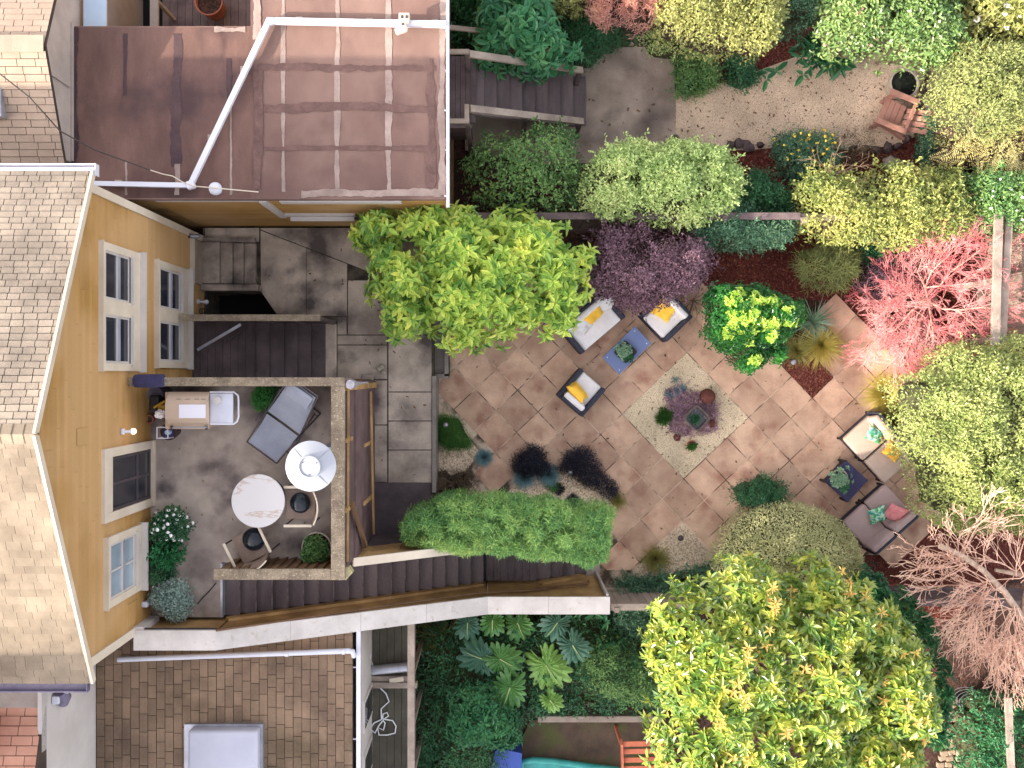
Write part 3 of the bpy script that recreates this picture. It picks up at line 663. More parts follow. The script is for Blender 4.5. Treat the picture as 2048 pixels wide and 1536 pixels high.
while xx < X(1073, LZ) - .02:
    MB().b2((xx, -3.93, LZ - .045), (min(xx + .132, X(1073, LZ)), -3.05, LZ)).build('landing_board', m_wooddk, ss); xx += .138
xs = [1073, 1098, 1123, 1147, 1171]
for i in range(4):
    z = LZ - .16 * (i + 1)
    MB().b2((X(xs[i], z), -3.93, z - .045), (X(xs[i + 1], z) + .02, -3.05, z)).build('tread', m_wood, ss)
MB().rbox((X(1185, .06), (-3.93 + Y(1128, .1)) / 2 - .02, .05), (X(1200, .06) - X(1171, .06), .75, .1), .03).build('foot_pad', m_greyboard, ss, smooth=True)
sk = MB()
sk.add([(x0, -3.07, .3), (x1, -3.07, .3), (x1, -3.07, LZ), (x0, -3.07, DZ - .1), (x0, -3.03, .3), (x1, -3.03, .3), (x1, -3.03, LZ), (x0, -3.03, DZ - .1)], [(0, 1, 2, 3), (7, 6, 5, 4), (3, 2, 6, 7), (0, 3, 7, 4), (1, 5, 6, 2)])
sk.b2((x1, -3.07, 0), (X(1171, .1), -3.03, LZ - .06)); sk.b2((x1, -3.93, 0), (x1 + .03, -3.07, LZ - .06))
sk.build('stringer', m_wooddk, ss)
hr = MB(); hr.beam((-2.40, -3.06, 3.28), (-.3, -3.06, 1.95), .14, .05); hr.build('handrail', m_cream, ss)
for k in range(5):
    xk = -2.3 + k * .48; zk = 3.22 - k * .48 * .633
    MB().b2((xk, -3.08, zk - 1.0), (xk + .07, -3.02, zk - .07)).build('post', m_yellowd, ss)
MB().add([(-2.4, -3.055, 2.1), (-.35, -3.055, .85), (-.35, -3.055, 1.95), (-2.4, -3.055, 3.24), (-2.4, -3.035, 2.1), (-.35, -3.035, .85), (-.35, -3.035, 1.95), (-2.4, -3.035, 3.24)], [(0, 1, 2, 3), (7, 6, 5, 4), (3, 2, 6, 7)]).build('side_panel', m_yellowd, ss)
# ---------------------------------------------------------------- boundary wall with wide white cap
bw = thing('boundary_wall', 'ochre boundary wall beside the stairs with wide white stepped cap', 'wall', (-2, -4.1, 0))
prof = [(FX + .02, 4.1), (X(430, 4.1), 4.1), (X(975, 2.0), 2.0), (X(1220, 2.0), 2.0)]
cp = MB(); bd = MB()
for (xa, za), (xb, zb) in zip(prof, prof[1:]):
    yo0, yi = -4.255, -3.945
    ln = math.hypot(xb - xa, zb - za); m_ = max(1, round(ln / 1.15))
    for k_ in range(m_):
        f0 = k_ / m_ + (.002 / ln if k_ else 0); f1 = (k_ + 1) / m_ - (.002 / ln if k_ < m_ - 1 else 0); dz = .003 * (k_ % 2) if m_ > 1 else 0
        xA, zA, xB, zB = xa + (xb - xa) * f0, za + (zb - za) * f0 + dz, xa + (xb - xa) * f1, za + (zb - za) * f1 + dz
        cp.add([(xA, yo0, zA), (xB, yo0, zB), (xB, yi, zB), (xA, yi, zA), (xA, yo0, zA - .05), (xB, yo0, zB - .05), (xB, yi, zB - .05), (xA, yi, zA - .05)], [(0, 1, 2, 3), (7, 6, 5, 4), (0, 4, 5, 1), (2, 6, 7, 3), (0, 3, 7, 4), (1, 5, 6, 2)])
    yo, yi2 = -4.2, -3.985
    bd.add([(xa, yo, -.05), (xb - .04, yo, -.05), (xb - .04, yi2, -.05), (xa, yi2, -.05), (xa, yo, za - .05), (xb - .04, yo, zb - .05), (xb - .04, yi2, zb - .05), (xa, yi2, za - .05)], [(0, 1, 5, 4), (2, 3, 7, 6), (1, 2, 6, 5), (0, 4, 7, 3)])
cp.build('wall_cap', m_cap2, bw); bd.build('wall_body', m_yellowd, bw)
e_ = MB(); e_.b2((prof[-1][0] - .06, -3.99, 0), (prof[-1][0] - .02, -3.90, 1.95)); e_.build('end_board', m_white, bw)
sk = MB(); dz = -.1
sk.beam((x0 + .1, -3.955, DZ + .02), (x1, -3.955, LZ + .18), .05, .16); sk.beam((X(1080, .8), -3.955, .9), (X(1165, .3), -3.955, .25), .05, .16)
sk.build('skirt_board', m_yellowd, bw)
MB().tube([(x0 + .15, -3.93, DZ + .75), (x1 - .1, -3.93, LZ + 1.0), (X(1065, 1.5), -3.93, 1.55), (X(1180, 1.2), -3.93, 1.0), (X(1180, 1.2), -3.93, .85)], .02, 8).build('pipe_rail', m_brown, bw, smooth=True)
MB().b2((FX + .05, -3.985, 4.0), (X(430, 4.1), -3.93, 4.04)).build('trim_strip', m_frame, bw)
MB().b2((FX, -4.0, 3.42), (FX + .16, -3.9, 4.08)).build('end_board', m_white, bw)

# ---------------------------------------------------------------- flat-roofed neighbour (upper left)
NZ = 3.5
nb = thing('flat_roofed_building', 'flat-roofed annexe with reddish brown rolled roofing and ochre side wall', 'house', (-3.5, 5, 0))
fp = [(-6.89, 2.86), (-.93, 2.86), (-.93, 12), (-4.0, 12), (-4.0, 5.66), (-6.89, 5.66)]
MB().prism(fp, -.1, NZ - .12).build('wall', m_yellowd, nb)
wc = MB(); z = YZ
while z < NZ - .25:
    wc.add([(-5.7, 2.845, z), (-.93, 2.845, z), (-.93, 2.857, z + .1), (-5.7, 2.857, z + .1), (-5.7, 2.86, z), (-.93, 2.86, z)], [(0, 1, 2, 3), (4, 5, 1, 0)]); z += .1
wc.build('siding', m_yellow, nb)
rfp = [(-6.9, 2.83), (-.88, 2.83), (-.88, 12), (-4.02, 12), (-4.02, 5.62), (-6.9, 5.62)]
nr = MB().prism(rfp, NZ - .12, NZ).build('roof', m_roll, nb)
MB().prism([(-6.88, 2.85), (X(512, NZ), 2.85), (X(508, NZ), 5.6), (-6.88, 5.6)], NZ - .05, NZ + .0025).build('dark_roofing_sheet', m_rolld, nr)
def wob(x, ya, yb, w, seed, mat, nm='seam', vert=True, z=NZ + .006):
    z = z + seed * .0004
    rg = random.Random(seed); n = int(abs(yb - ya) / .045) + 2; vs = []; fs = []
    wl = w; wr = w
    for i in range(n):
        y = ya + (yb - ya) * i / (n - 1)
        wl += rg.uniform(-.25, .25) * w; wl = min(max(wl, .5 * w), 1.7 * w)
        wr += rg.uniform(-.25, .25) * w; wr = min(max(wr, .5 * w), 1.7 * w)
        if vert: vs += [(x - wl / 2, y, z), (x + wr / 2, y, z)]
        else: vs += [(y, x - wl / 2, z), (y, x + wr / 2, z)]
    for i in range(n - 1): fs.append((2 * i, 2 * i + 1, 2 * i + 3, 2 * i + 2) if vert == (yb > ya) else (2 * i, 2 * i + 2, 2 * i + 3, 2 * i + 1))
    MB().add(vs, fs).build(nm, mat, nr)
for px, w, sd in ((567, .06, 1), (675, .065, 2), (778, .075, 3)): wob(X(px, NZ), 2.95, 9, w, sd, m_seam)
wob(X(352, NZ), 3.35, 5.5, .13, 5, m_seamd); wob(X(354, NZ), 2.9, 3.4, .07, 6, m_seam)
wob(X(253, NZ), 2.9, 3.45, .05, 7, m_seam); wob(X(249, NZ), 4.5, 5.5, .06, 8, m_seamd)
wob(X(462, NZ), 2.9, 4.35, .045, 9, m_seam); wob(X(460, NZ), 4.3, 5.1, .07, 10, m_seamd)
wob(X(884, NZ), 2.9, 9, .11, 11, m_seam); wob(2.91, -3.2, -.95, .12, 12, m_seam, vert=False)
wob(5.56, -4.6, -4.1, .09, 13, m_seam, vert=False); wob(X(512, NZ), 5.4, 9, .12, 14, m_seam)
wob(X(150, NZ), 2.9, 5.6, .12, 15, m_seamd, z=NZ + .006); wob(X(514, NZ), 3.0, 4.9, .12, 30, m_stain, z=NZ + .004)
for k, (py, w) in enumerate(((136, .13), (216, .11), (298, .07))): wob(Y(py, NZ), X(515, NZ), X(872, NZ), w, 16 + k, m_stain, 'damp_stain', False, z=NZ + .003)
wob(X(862, NZ), Y(375, NZ), Y(118, NZ), .12, 20, m_stain, 'damp_stain', z=NZ + .0045)
tr = MB(); yw = 2.86
tr.b2((X(555, NZ), yw - .05, NZ - .3), (X(800, NZ), yw, NZ - .12)); tr.b2((-3.92, yw - .06, 1.95), (-3.8, yw, NZ - .12)); tr.b2((-3.8, yw - .05, 1.98), (X(712, 2.0), yw - .002, 2.14)); tr.b2((-5.6, yw - .035, NZ - .2), (-3.92, yw, NZ - .12))
tr.build('trim', m_white, nb)
MB().b2((X(578, 2.1), yw - .12, 1.95), (X(706, 2.1), yw - .04, 1.99)).build('ledge', m_white, nb)
gt = thing('rain_gutter', 'narrow white gutter pipe along the right edge of the flat brown roof', 'gutter', (-.85, 5, NZ - .1))
MB().tube([(X(896, NZ), 2.7, NZ), (X(895, NZ), 9, NZ)], .028, 8).build('pipe', m_pvc, gt, smooth=True)
for py in (62, 142, 221, 300, 344, 392): MB().b2((-.9, Y(py, NZ) - .012, NZ - .02), (X(895, NZ), Y(py, NZ) + .012, NZ + .01)).build('bracket', m_pvc, gt)
pp = thing('roof_pipe', 'long bent white square pipe lying across the brown flat roof', 'pipe', P(540, 42, NZ))
pz = NZ + .12
def sqp(a, b, w=.085):
    MB().beam(P(a[0], a[1], pz), P(b[0], b[1], pz), w, .07).build('pipe_run', m_pvc, pp)
sqp((536, 42), (892, 49), .095); sqp((540, 38), (381, 371)); sqp((384, 371), (170, 367), .075)
MB().rbox(P(541, 44, pz + .01), (.13, .1, .1), .02, rz=.3).rbox(P(382, 370, pz + .01), (.13, .13, .1), .02, rz=.3).build('elbow', m_pvc, pp)
for px, py in ((600, 43), (740, 46), (870, 48), (490, 142), (425, 278), (240, 368)): MB().b2((P(px, py, NZ)[0] - .05, P(px, py, NZ)[1] - .05, NZ), (P(px, py, NZ)[0] + .05, P(px, py, NZ)[1] + .05, pz - .035)).build('support', m_woodg, pp)
fl = thing('floodlight', 'cream floodlight pair mounted on the white roof pipe', 'lamp', P(806, 46, pz))
p = P(809, 36, pz + .14); MB().rbox(p, (.17, .13, .12), .015).build('lamp_head', m_cream, fl)
MB().b2((p[0] - .05, p[1] - .03, p[2] + .06), (p[0] - .01, p[1] + .02, p[2] + .066)).b2((p[0] + .02, p[1] - .03, p[2] + .06), (p[0] + .06, p[1] + .02, p[2] + .066)).build('lens', m_frame, fl)
p = P(803, 60, pz + .12); MB().rbox(p, (.2, .11, .1), .03, rz=.35).build('lamp_head', m_cream, fl)
p = P(806, 47, pz + .06); MB().tube([(p[0], p[1] - .1, p[2] + .02), (p[0], p[1] + .1, p[2] + .03)], .025, 8).build('bracket', m_frame, fl)
vt = thing('roof_vent', 'round white dome vent near the lower edge of the flat brown roof', 'vent', P(429, 378, NZ))
p = P(427, 375, NZ + .3); MB().tube([(p[0], p[1], NZ - .02), (p[0], p[1], NZ + .2)], .05, 16).build('vent_pipe', m_steel, vt, smooth=True)
MB().lathe((p[0], p[1], NZ + .18), [(.1, 0), (.105, .03), (.09, .08), (.05, .11), (.01, .12)], 24).build('vent_cap', m_lightgrey, vt, smooth=True)
w1 = MB().tube([P(300, 340, NZ + .05), P(325, 348, NZ + .1), P(345, 352, NZ + .12), P(365, 364, NZ + .15), P(385, 372, NZ + .2), P(430, 376, NZ + .32), P(517, 384, NZ + .1)], .009, 6).build('cable', m_cream)
tag(w1, 'thin pale cable looping past the white dome vent', 'cable')
# lower deck seen over the annexe's edge, top left
ld = thing('back_deck', 'weathered dark deck boards behind the annexe roof at the top edge', 'deck', (-5, 7, 0))
for i in range(17): MB().b2((-6.3 + i * .142, 5.68, 1.16), (-6.3 + i * .142 + .134, 9, 1.2)).build('deck_board', m_fence, ld)
MB().b2((X(298, 2.3), 5.7, 2.2), (X(314, 2.3), 9, 2.26)).build('rail', m_greyboard, ld)
for yy in (5.8, 6.6, 7.4): MB().b2((X(300, 2.3), yy, 1.2), (X(300, 2.3) + .06, yy + .06, 2.2)).build('post', m_greyboard, ld)
MB().b2((-6.9, 5.68, .0), (X(312, 1.3), 9, .6)).build('opening_shade', m_painteddark, ld)  # black block standing in for the shade inside the opening
pn = MB().b2((X(164, 3.3), 5.7, 3.2), (X(209, 3.3), 9, 3.25)).build('awning_panel', M('pale_blue_panel', S(176, 196, 214), S(196, 214, 228), 1, .4, 0, grain=.02)); tag(pn, 'pale blue-white awning panel at the top left behind the brown roof', 'awning')
def pot(nm, lab, px, py, z0, r, h, mat, soil=None, seg=28, sq=0, grp=None, rim=.012, fill=.75):
    x_, y_ = P(px, py, z0 + h)[:2]
    t = thing(nm, lab, 'pot', (x_, y_, z0), group=grp)
    MB().lathe((x_, y_, z0), [(r * .72, 0), (r * .95, h * .9), (r, h * .92), (r, h), (r - rim * 2, h), (r - rim * 2.6, h * fill), (.01, h * fill - .002)], seg, sq).build('pot_body', mat, t, smooth=True)
    if soil: MB().lathe((x_, y_, z0), [(r - rim * 2.6, h * fill + .004), (.01, h * fill + .01)], seg, sq).build('soil', soil, t)
    return t
pot('plant_pot', 'wide terracotta pot on the back deck at the top edge', 417, 2, 1.2, .26, .42, m_terra, m_soil)

# ---------------------------------------------------------------- shingle house top left
sh = thing('shingle_roof_house', 'house with sunlit pale tan shingle roof in the top left corner', 'house', (-8, 4, 0))
b = MB(); prof = [(3.42, 0), (3.42, 3.75), (5.0, 4.36), (7.4, 3.45), (7.4, 0)]
b.add([(-6.9, y, z) for y, z in prof] + [(-14, y, z) for y, z in prof], [(4, 3, 2, 1, 0), (5, 6, 7, 8, 9)] + [(i, (i + 1) % 5, 5 + (i + 1) % 5, 5 + i) for i in range(5)])
b.build('wall', m_greyboard, sh)
b = MB()
b.add([(-6.87, 5.0, 4.41), (-14, 5.0, 4.41), (-14, 3.34, 3.77), (-6.87, 3.34, 3.77), (-6.87, 5.0, 4.36), (-6.87, 3.34, 3.72), (-14, 3.34, 3.72)], [(0, 1, 2, 3), (0, 3, 5, 4), (3, 2, 6, 5)])
b.add([(-6.87, 5.0, 4.41), (-14, 5.0, 4.41), (-14, 7.5, 3.45), (-6.87, 7.5, 3.45), (-6.87, 5, 4.36), (-6.87, 7.5, 3.4)], [(3, 2, 1, 0), (0, 4, 5, 3)])
sr = b.build('roof', m_under, sh)
k = .64 / 1.66; L = math.hypot(1.66, .64)
shingles((-9.2, 3.34, 3.78), (1, 0, 0), (0, 1, k), 8, int(L / .112), .29, .112, 11, jit=.1).build('lower_slope_shingles', m_shinglet, sr)
shingles((-9.2, 7.5, 3.46), (1, 0, 0), (0, -1, .384), 8, 24, .29, .112, 12, jit=.1).build('upper_slope_shingles', m_shinglet, sr)
b = MB()
for i in range(16): b.box((-6.95 - i * .115, 5.0, 4.425), (.12, .26, .012), rx=0, ry=.06)
b.build('ridge_cap', m_shinglet, sr)
MB().b2((-6.9, 3.44, 3.5), (-6.86, 5.66, 3.56)).b2((-6.9, 4.6, 3.6), (-6.875, 4.64, 4.2)).build('flashing', m_greyboard, sh)
ww = MB().tube([P(-10, 140, 4.9), P(60, 195, 4.75), P(120, 262, 4.5), P(190, 300, 4.2), P(300, 340, 3.56)], .01, 6).build('cable', m_wire); tag(ww, 'dark overhead cable sagging over the pale tan roof at the left edge', 'cable')
sl_ = thing('skylight', 'narrow blue-grey skylight on the pale roof at the left edge', 'skylight', P(4, 200, 4.1))
MB().b2((-7.9, Y(236, 4.1), 3.98), (X(9, 4.1), Y(160, 4.1), 4.2)).build('frame', m_steel, sl_); MB().b2((-7.85, Y(230, 4.1), 4.2), (X(7, 4.1), Y(168, 4.1), 4.21)).build('pane', m_table, sl_)

# ---------------------------------------------------------------- lower neighbour: white siding, brown roof
ln = thing('white_sided_house', 'neighbouring house with white lap siding and salmon shingle roof, bottom left corner', 'house', (-8, -6, 0))
WX = -6.67
b = MB(); b.b2((-14, -12, -.1), (WX - .014, -4.62, 4.78)); z = 2.9
while z < 4.75:
    b.add([(WX, -12, z), (WX, -4.62, z), (WX - .012, -4.62, z + .085), (WX - .012, -12, z + .085), (WX - .014, -12, z), (WX - .014, -4.62, z)], [(0, 1, 2, 3)[::-1], (4, 5, 1, 0)[::-1]]); z += .085
b.add([(WX - .014, -4.86, 4.76), (WX - .014, -12, 4.76), (WX - .014, -12, 6.7)], [(0, 1, 2)]); b.b2((WX - .3, -12, 4.7), (WX - .02, -4.9, 4.79))
b.build('wall', m_white, ln)
b = MB(); k = .27
b.add([(WX + .0, -4.86, 4.80), (WX + .0, -12, 4.80 + 7.14 * k), (-14, -12, 4.8 + 7.14 * k), (-14, -4.86, 4.80), (WX, -4.86, 4.76), (WX, -12, 4.76), (-14, -4.86, 4.7)], [(0, 1, 2, 3)[::-1], (0, 4, 5, 1), (3, 6, 4, 0)])
lr = b.build('roof', m_under, ln)
shingles((-9.7, -4.86, 4.81), (1, 0, 0), (0, -1, k), 10, 20, .3, .135, 21, jit=.15).build('shingles', m_shingleo, lr)
MB().b2((-14, -4.86, 4.6), (WX - .05, -4.60, 4.86)).build('parapet', m_greyboard, ln)
MB().b2((WX - .06, -5.5, 4.75), (WX + .0, -4.62, 4.9)).build('barge_board', m_white, ln)
br = thing('brown_shingle_roof', 'low wing with stained brown shingle roof below the white-capped wall', 'house', (-4.5, -6.5, 0))
MB().b2((WX, -12, -.1), (-2.52, -4.32, 2.93)).build('wall', m_white, br)
b = MB(); b.add([(WX, -4.27, 3.14), (-2.46, -4.27, 2.99), (-2.46, -12, 2.99), (WX, -12, 3.14), (WX, -4.27, 2.9), (-2.46, -4.27, 2.9), (-2.46, -12, 2.9)], [(3, 2, 1, 0), (0, 1, 5, 4), (1, 2, 6, 5)])
b2_ = b.build('roof', m_under, br)
shingles((-2.46, -8.6, 3.0), (0, 1, 0), (-1, 0, .0356), 15.2, 30, .285, .1403, 31, jit=.3, th=.006).build('shingles', m_shingleb, b2_)
gp = thing('gutter_pipe', 'light grey drain pipe lying along the top of the brown shingle roof', 'pipe', P(480, 1310, 3.15))
MB().tube([P(236, 1319, 3.22), P(500, 1309, 3.2), P(697, 1302, 3.12), P(705, 1303, 3.1), P(708, 1312, 3.0)], .044, 14).build('pipe_run', m_lightgrey, gp, smooth=True)
MB().tube([P(570, 1307, 3.19), P(577, 1307, 3.19)], .05, 14).tube([P(684, 1303, 3.14), P(690, 1303, 3.14)], .05, 14).build('collar', m_pvc, gp, smooth=True)
skl = thing('skylight', 'large milky skylight with grey flashing on the brown shingle roof', 'skylight', P(450, 1500, 3.1))
MB().b2((X(371, 3.1), -8, 3.0), (X(527, 3.1), Y(1446, 3.1), 3.16)).build('flashing', m_steel, skl)
MB().rbox(((X(377, 3.3) + X(517, 3.3)) / 2, (Y(1460, 3.3) - 8) / 2, 3.24), (X(517, 3.3) - X(377, 3.3), 8 + Y(1460, 3.3), .2), .05, seg=3).build('dome', M('milky_skylight', S(172, 174, 188), S(184, 186, 198), 1.5, .35, 0, grain=.02), skl, smooth=True)
# side passage with narrow deck
sp = thing('side_building', 'white painted wall and eave between brown roof and narrow deck', 'wall', (-2.4, -6, 0))
MB().b2((-2.38, -12, -.1), (-2.33, -4.26, 2.9)).build('wall', m_white, sp)
MB().b2((-2.40, -12, 2.88), (-2.33, -4.22, 2.97)).build('fascia', m_pvc, sp)
for a, c in ((-6.1, -5.55), (-7.05, -6.5), (-8.2, -7.5)):
    w_ = MB().b2((-2.34, a, 1.75), (-2.30, c, 2.7)).build('window', m_white, sp); MB().b2((-2.30, a + .06, 1.8), (-2.295, c - .06, 2.64)).build('pane', m_glass, w_)
for yy in (-4.9, -6.1, -7.2): MB().b2((-2.46, yy, 2.93), (-2.38, yy + .02, 2.95)).build('gutter_strap', m_pvc, sp)
sd = thing('side_deck', 'narrow dark boarded side deck below the white stepped wall', 'deck', (-2, -6, 0))
for i in range(6): MB().b2((-2.32 + i * .132, -9, 1.55), (-2.32 + i * .132 + .125, -4.28, 1.6)).build('deck_board', M('dark_olive_boards', S(64, 60, 50), S(88, 84, 70), 1.5, .85, .3, 30, isl=.14), sd)
MB().b2((X(815, 2.5), -9, 2.46), (X(829, 2.5), -4.27, 2.5)).build('rail', m_woodg, sd)
for yy in (-4.4, -5.3, -6.2, -7.1): MB().b2((X(817, 2.5), yy, .0), (X(817, 2.5) + .07, yy + .07, 2.46)).build('post', m_woodg, sd)
pk = thing('lumber_pile', 'short grey planks stacked across the narrow side deck', 'lumber', P(780, 1365, 1.6))
for i, (xa, xb, ya_, yb_, zz) in enumerate(((731, 816, 1352, 1363, 1.66), (731, 812, 1362, 1369, 1.66), (745, 834, 1365, 1376, 1.7))):
    MB().b2((X(xa, zz), Y(yb_, zz), 1.6), (X(xb, zz), Y(ya_, zz), zz + .02)).build('plank', m_woodg, pk)
MB().rbox(P(793, 1360, 1.7), (.26, .09, .02), .005, rz=.15).build('label_strip', m_cream, pk)
mr_ = thing('metal_roll', 'silvery metal tube lying across the narrow side deck', 'pipe', P(775, 1340, 1.6))
MB().tube([P(733, 1342, 1.72), P(815, 1334, 1.72)], .085, 18).build('tube_body', m_steel, mr_, smooth=True)
co = MB().tube([P(x, y, 1.63) for x, y in ((738, 1312), (745, 1328), (748, 1350), (757, 1373), (772, 1387), (778, 1403), (762, 1418), (763, 1437), (770, 1446), (767, 1460), (755, 1455), (758, 1470), (775, 1470), (790, 1466), (792, 1452), (785, 1441), (765, 1438), (748, 1446), (740, 1458), (750, 1466), (757, 1452), (768, 1438), (777, 1432), (774, 1425), (766, 1428), (765, 1440))], .012, 6).build('extension_cord', m_cord); tag(co, 'white extension cord coiled on the narrow side deck', 'cord')
ob = thing('power_outlet', 'small grey power outlet box on the white wall by the side deck', 'outlet', P(733, 1311, 1.8)); MB().rbox(P(734, 1311, 1.75), (.16, .11, .12), .02).build('cover', m_lightgrey, ob)
tag(MB().rbox(P(725, 1275, 2.3), (.14, .14, .1), .015).build('junction_box', m_cream), 'cream junction box at the top of the white side wall', 'box')
dp = thing('downpipe', 'dark round pipe elbow with a grey square cap on the white siding wall', 'pipe', P(104, 1392, 4.4))
MB().tube([(WX + .1, Y(1380, 4.5), 4.55), (WX + .12, Y(1392, 4.4), 4.45), (WX + .06, Y(1404, 4.4), 4.4)], .09, 16).build('elbow', MATS['grey_blue_gutter'], dp, smooth=True)
MB().rbox((WX + .06, Y(1395, 4.5), 4.6), (.1, .12, .06), .01).build('cap', m_lightgrey, dp)
# unseen tall house, added only to throw shade over the gardens
tn = thing('added_shade_house', 'unseen tall house added beyond the bottom left to shade the gardens', 'house', (-14, -18, 0))
MB().b2((-18, -32, -.1), (-10, -6.3, 8.5)).build('wall', m_greyboard, tn)
MB().add([(-18.1, -32, 8.5), (-9.85, -32, 8.65), (-9.85, -6.2, 8.65), (-18.1, -6.2, 8.5), (-18.1, -32, 8.4), (-9.85, -32, 8.5), (-9.85, -6.2, 8.5), (-18.1, -6.2, 8.4)], [(0, 1, 2, 3), (7, 6, 5, 4), (1, 5, 6, 2), (3, 2, 6, 7)]).build('roof', m_shingle, tn)
for yy in (-10, -12.5, -15): 
    w_ = MB().b2((-10.02, yy - .5, 6.2), (-9.95, yy + .5, 7.8)).build('window', m_cream, tn); MB().b2((-9.95, yy - .42, 6.3), (-9.94, yy + .42, 7.7)).build('pane', m_glass, w_)

ch = thing('added_chimney', 'unseen brick stack added on the white-sided house to stop a sun streak', 'added_chimney', (-7.45, -5.1, 4.8))  # unseen stack, added to block a streak of sun across the patio
MB().b2((-7.75, -5.45, 4.7), (-7.32, -4.92, 7.9)).b2((-7.79, -5.49, 7.9), (-7.28, -4.88, 8.05)).build('stack', m_terra, ch)
# ---------------------------------------------------------------- neighbour's garden stair, top centre
gs = thing('neighbour_stairs', 'dark wooden garden stairs with pale handrails down to a concrete slab', 'stairs', P(1050, 180, 0))
TZ = 1.75
for i in range(7): MB().b2((X(880, TZ) + i * .093, Y(245, TZ), TZ - .04), (X(880, TZ) + i * .093 + .088, Y(112, TZ), TZ)).build('landing_board', m_wooddk, gs)
for i in range(9):
    z = TZ - .185 * (i + 1); xa = 940 + i * 25.5; xb = 940 + (i + 1) * 25.5 + 2
    top = 128 + i * 3.6; bot = 216 + i * 2.4
    MB().b2((X(xa, z), Y(bot + 14, z), z - .045), (X(xb, z), Y(top - 4, z), z)).build('tread', m_wood, gs)
    MB().b2((X(xb, z) - .02, Y(bot + 10, z), z - .185), (X(xb, z) - .008, Y(top, z), z - .045)).build('riser', m_wooddk, gs)
MB().beam(P(938, 108, 2.6), P(1165, 141, .95), .12, .05).build('handrail', m_woodg, gs); MB().beam(P(940, 217, 2.6), P(1166, 243, .95), .12, .05).build('handrail', m_woodg, gs)
MB().beam(P(940, 226, 2.3), P(1150, 250, .7), .05, .09).build('lower_rail', m_wood, gs)
MB().b2((X(890, 2.7), Y(107, 2.7), 2.65), (X(938, 2.7), Y(98, 2.7), 2.7)).build('rail_cap', m_woodg, gs); MB().b2((X(890, 2.7), Y(246, 2.7), 2.65), (X(938, 2.7), Y(237, 2.7), 2.7)).b2((X(929, 2.7), Y(237, 2.7), 2.65), (X(938, 2.7), Y(208, 2.7), 2.7)).build('rail_cap', m_woodg, gs)
for q in ((934, 103), (934, 241), (1160, 140), (1160, 243), (1050, 125), (1050, 230)):
    zt = 2.64 if q[0] < 1000 else (.9 if q[0] > 1100 else 1.72)
    a = P(q[0], q[1], zt); MB().b2((a[0] - .04, a[1] - .04, 0), (a[0] + .04, a[1] + .04, zt)).build('post', m_wood, gs)
MB().b2((X(900, 1.5), Y(262, 1.5), .9), (X(944, 1.5), Y(248, 1.5), 1.7)).build('under_boards', m_wood, gs)
tag(MB().beam(P(888, 54, 2.2), P(975, 63, 2.0), .08, .05).build('fence_rail', m_woodg), 'pale wooden rail end beside the large-leaved plant at the top', 'fence')

# ---------------------------------------------------------------- fences
def fence(nm, lab, a, b, z, mat, capw=.12, step=.14):
    a = Vector((a[0], a[1], 0)); b = Vector((b[0], b[1], 0)); d = (b - a); L = d.length; d.normalize(); nrm = Vector((-d.y, d.x, 0)); ang = math.atan2(d.y, d.x)
    t = thing(nm, lab, 'fence', tuple((a + b) / 2))
    bd = MB(); k = 0; rg = random.Random(4)
    while k < L:
        c = a + d * (k + step / 2); bd.box((c.x, c.y, z / 2), (step - .01, .022, z - rg.uniform(.02, .04)), rz=ang); k += step
    bd.build('boards', mat, t)
    c = (a + b) / 2; MB().box((c.x, c.y, z), (L, capw, .045), rz=ang).build('top_rail', mat, t)
    MB().box((c.x + nrm.x * .04, c.y + nrm.y * .04, z * .3), (L, .05, .08), rz=ang).build('lower_rail', mat, t)
    k = .1
    while k < L:
        q = a + d * k - nrm * .05; MB().box((q.x, q.y, z / 2 + .03), (.09, .09, z + .04), rz=ang).build('post', mat, t); k += 2.2
fence('garden_fence', 'dark weathered board fence running behind the purple shrub', (X(705, 1.8), 2.86), (X(1600, 1.8), 2.86), 1.8, m_fence)
fence('garden_fence', 'greyish board fence under the sunlit vine at the upper right', (X(1602, 1.7), 2.86), (X(2150, 1.7), 2.8), 1.7, m_woodg)
fence('garden_fence', 'low grey board fence running on from the white-capped wall end', (X(1222, 1.7), -4.2), (X(1420, 1.7), -4.2), 1.7, m_woodg)
fence('garden_fence', 'low grey board fence between the round shrub and the sunny broad-leaved tree', (X(1640, 1.3), -4.2), (X(2100, 1.3), -4.25), 1.3, m_fence)
bf = thing('timber_trellis', 'twin weathered timber beams of the back fence beyond the red-twigged tree', 'fence', P(2005, 570, 0))
MB().beam(P(1997, 430, 2.0), P(1990, 690, 2.0), .14, .06).build('beam', m_woodg, bf); MB().beam(P(2018, 430, 1.9), P(2003, 690, 1.9), .13, .06).build('beam', m_woodg, bf)
for py in (450, 560, 680): a = P(1999, py, 1.9); MB().b2((a[0] - .05, a[1] - .05, 0), (a[0] + .1, a[1] + .05, 1.88)).build('post', m_woodg, bf)
for k in range(18): a = P(2008, 432 + k * 14.5, 1.0); MB().box((a[0], a[1], .95), (.025, .13, 1.85)).build('board', m_woodg, bf)
tag(MB().rbox(P(1200, 1433, .2), (X(1330, .2) - X(1080, .2), .13, .3), .02).build('timber_edging', m_woodg), 'grey timber edging across the damp soil at the bottom', 'edging')
a = P(2020, 1430, 1.4); fp_ = MB().beam(P(2016, 1395, 1.5), P(2023, 1560, 1.5), .12, .06); tag(fp_.build('fence_rail', m_woodg), 'grey fence rail among the green shrub in the bottom right corner', 'fence')
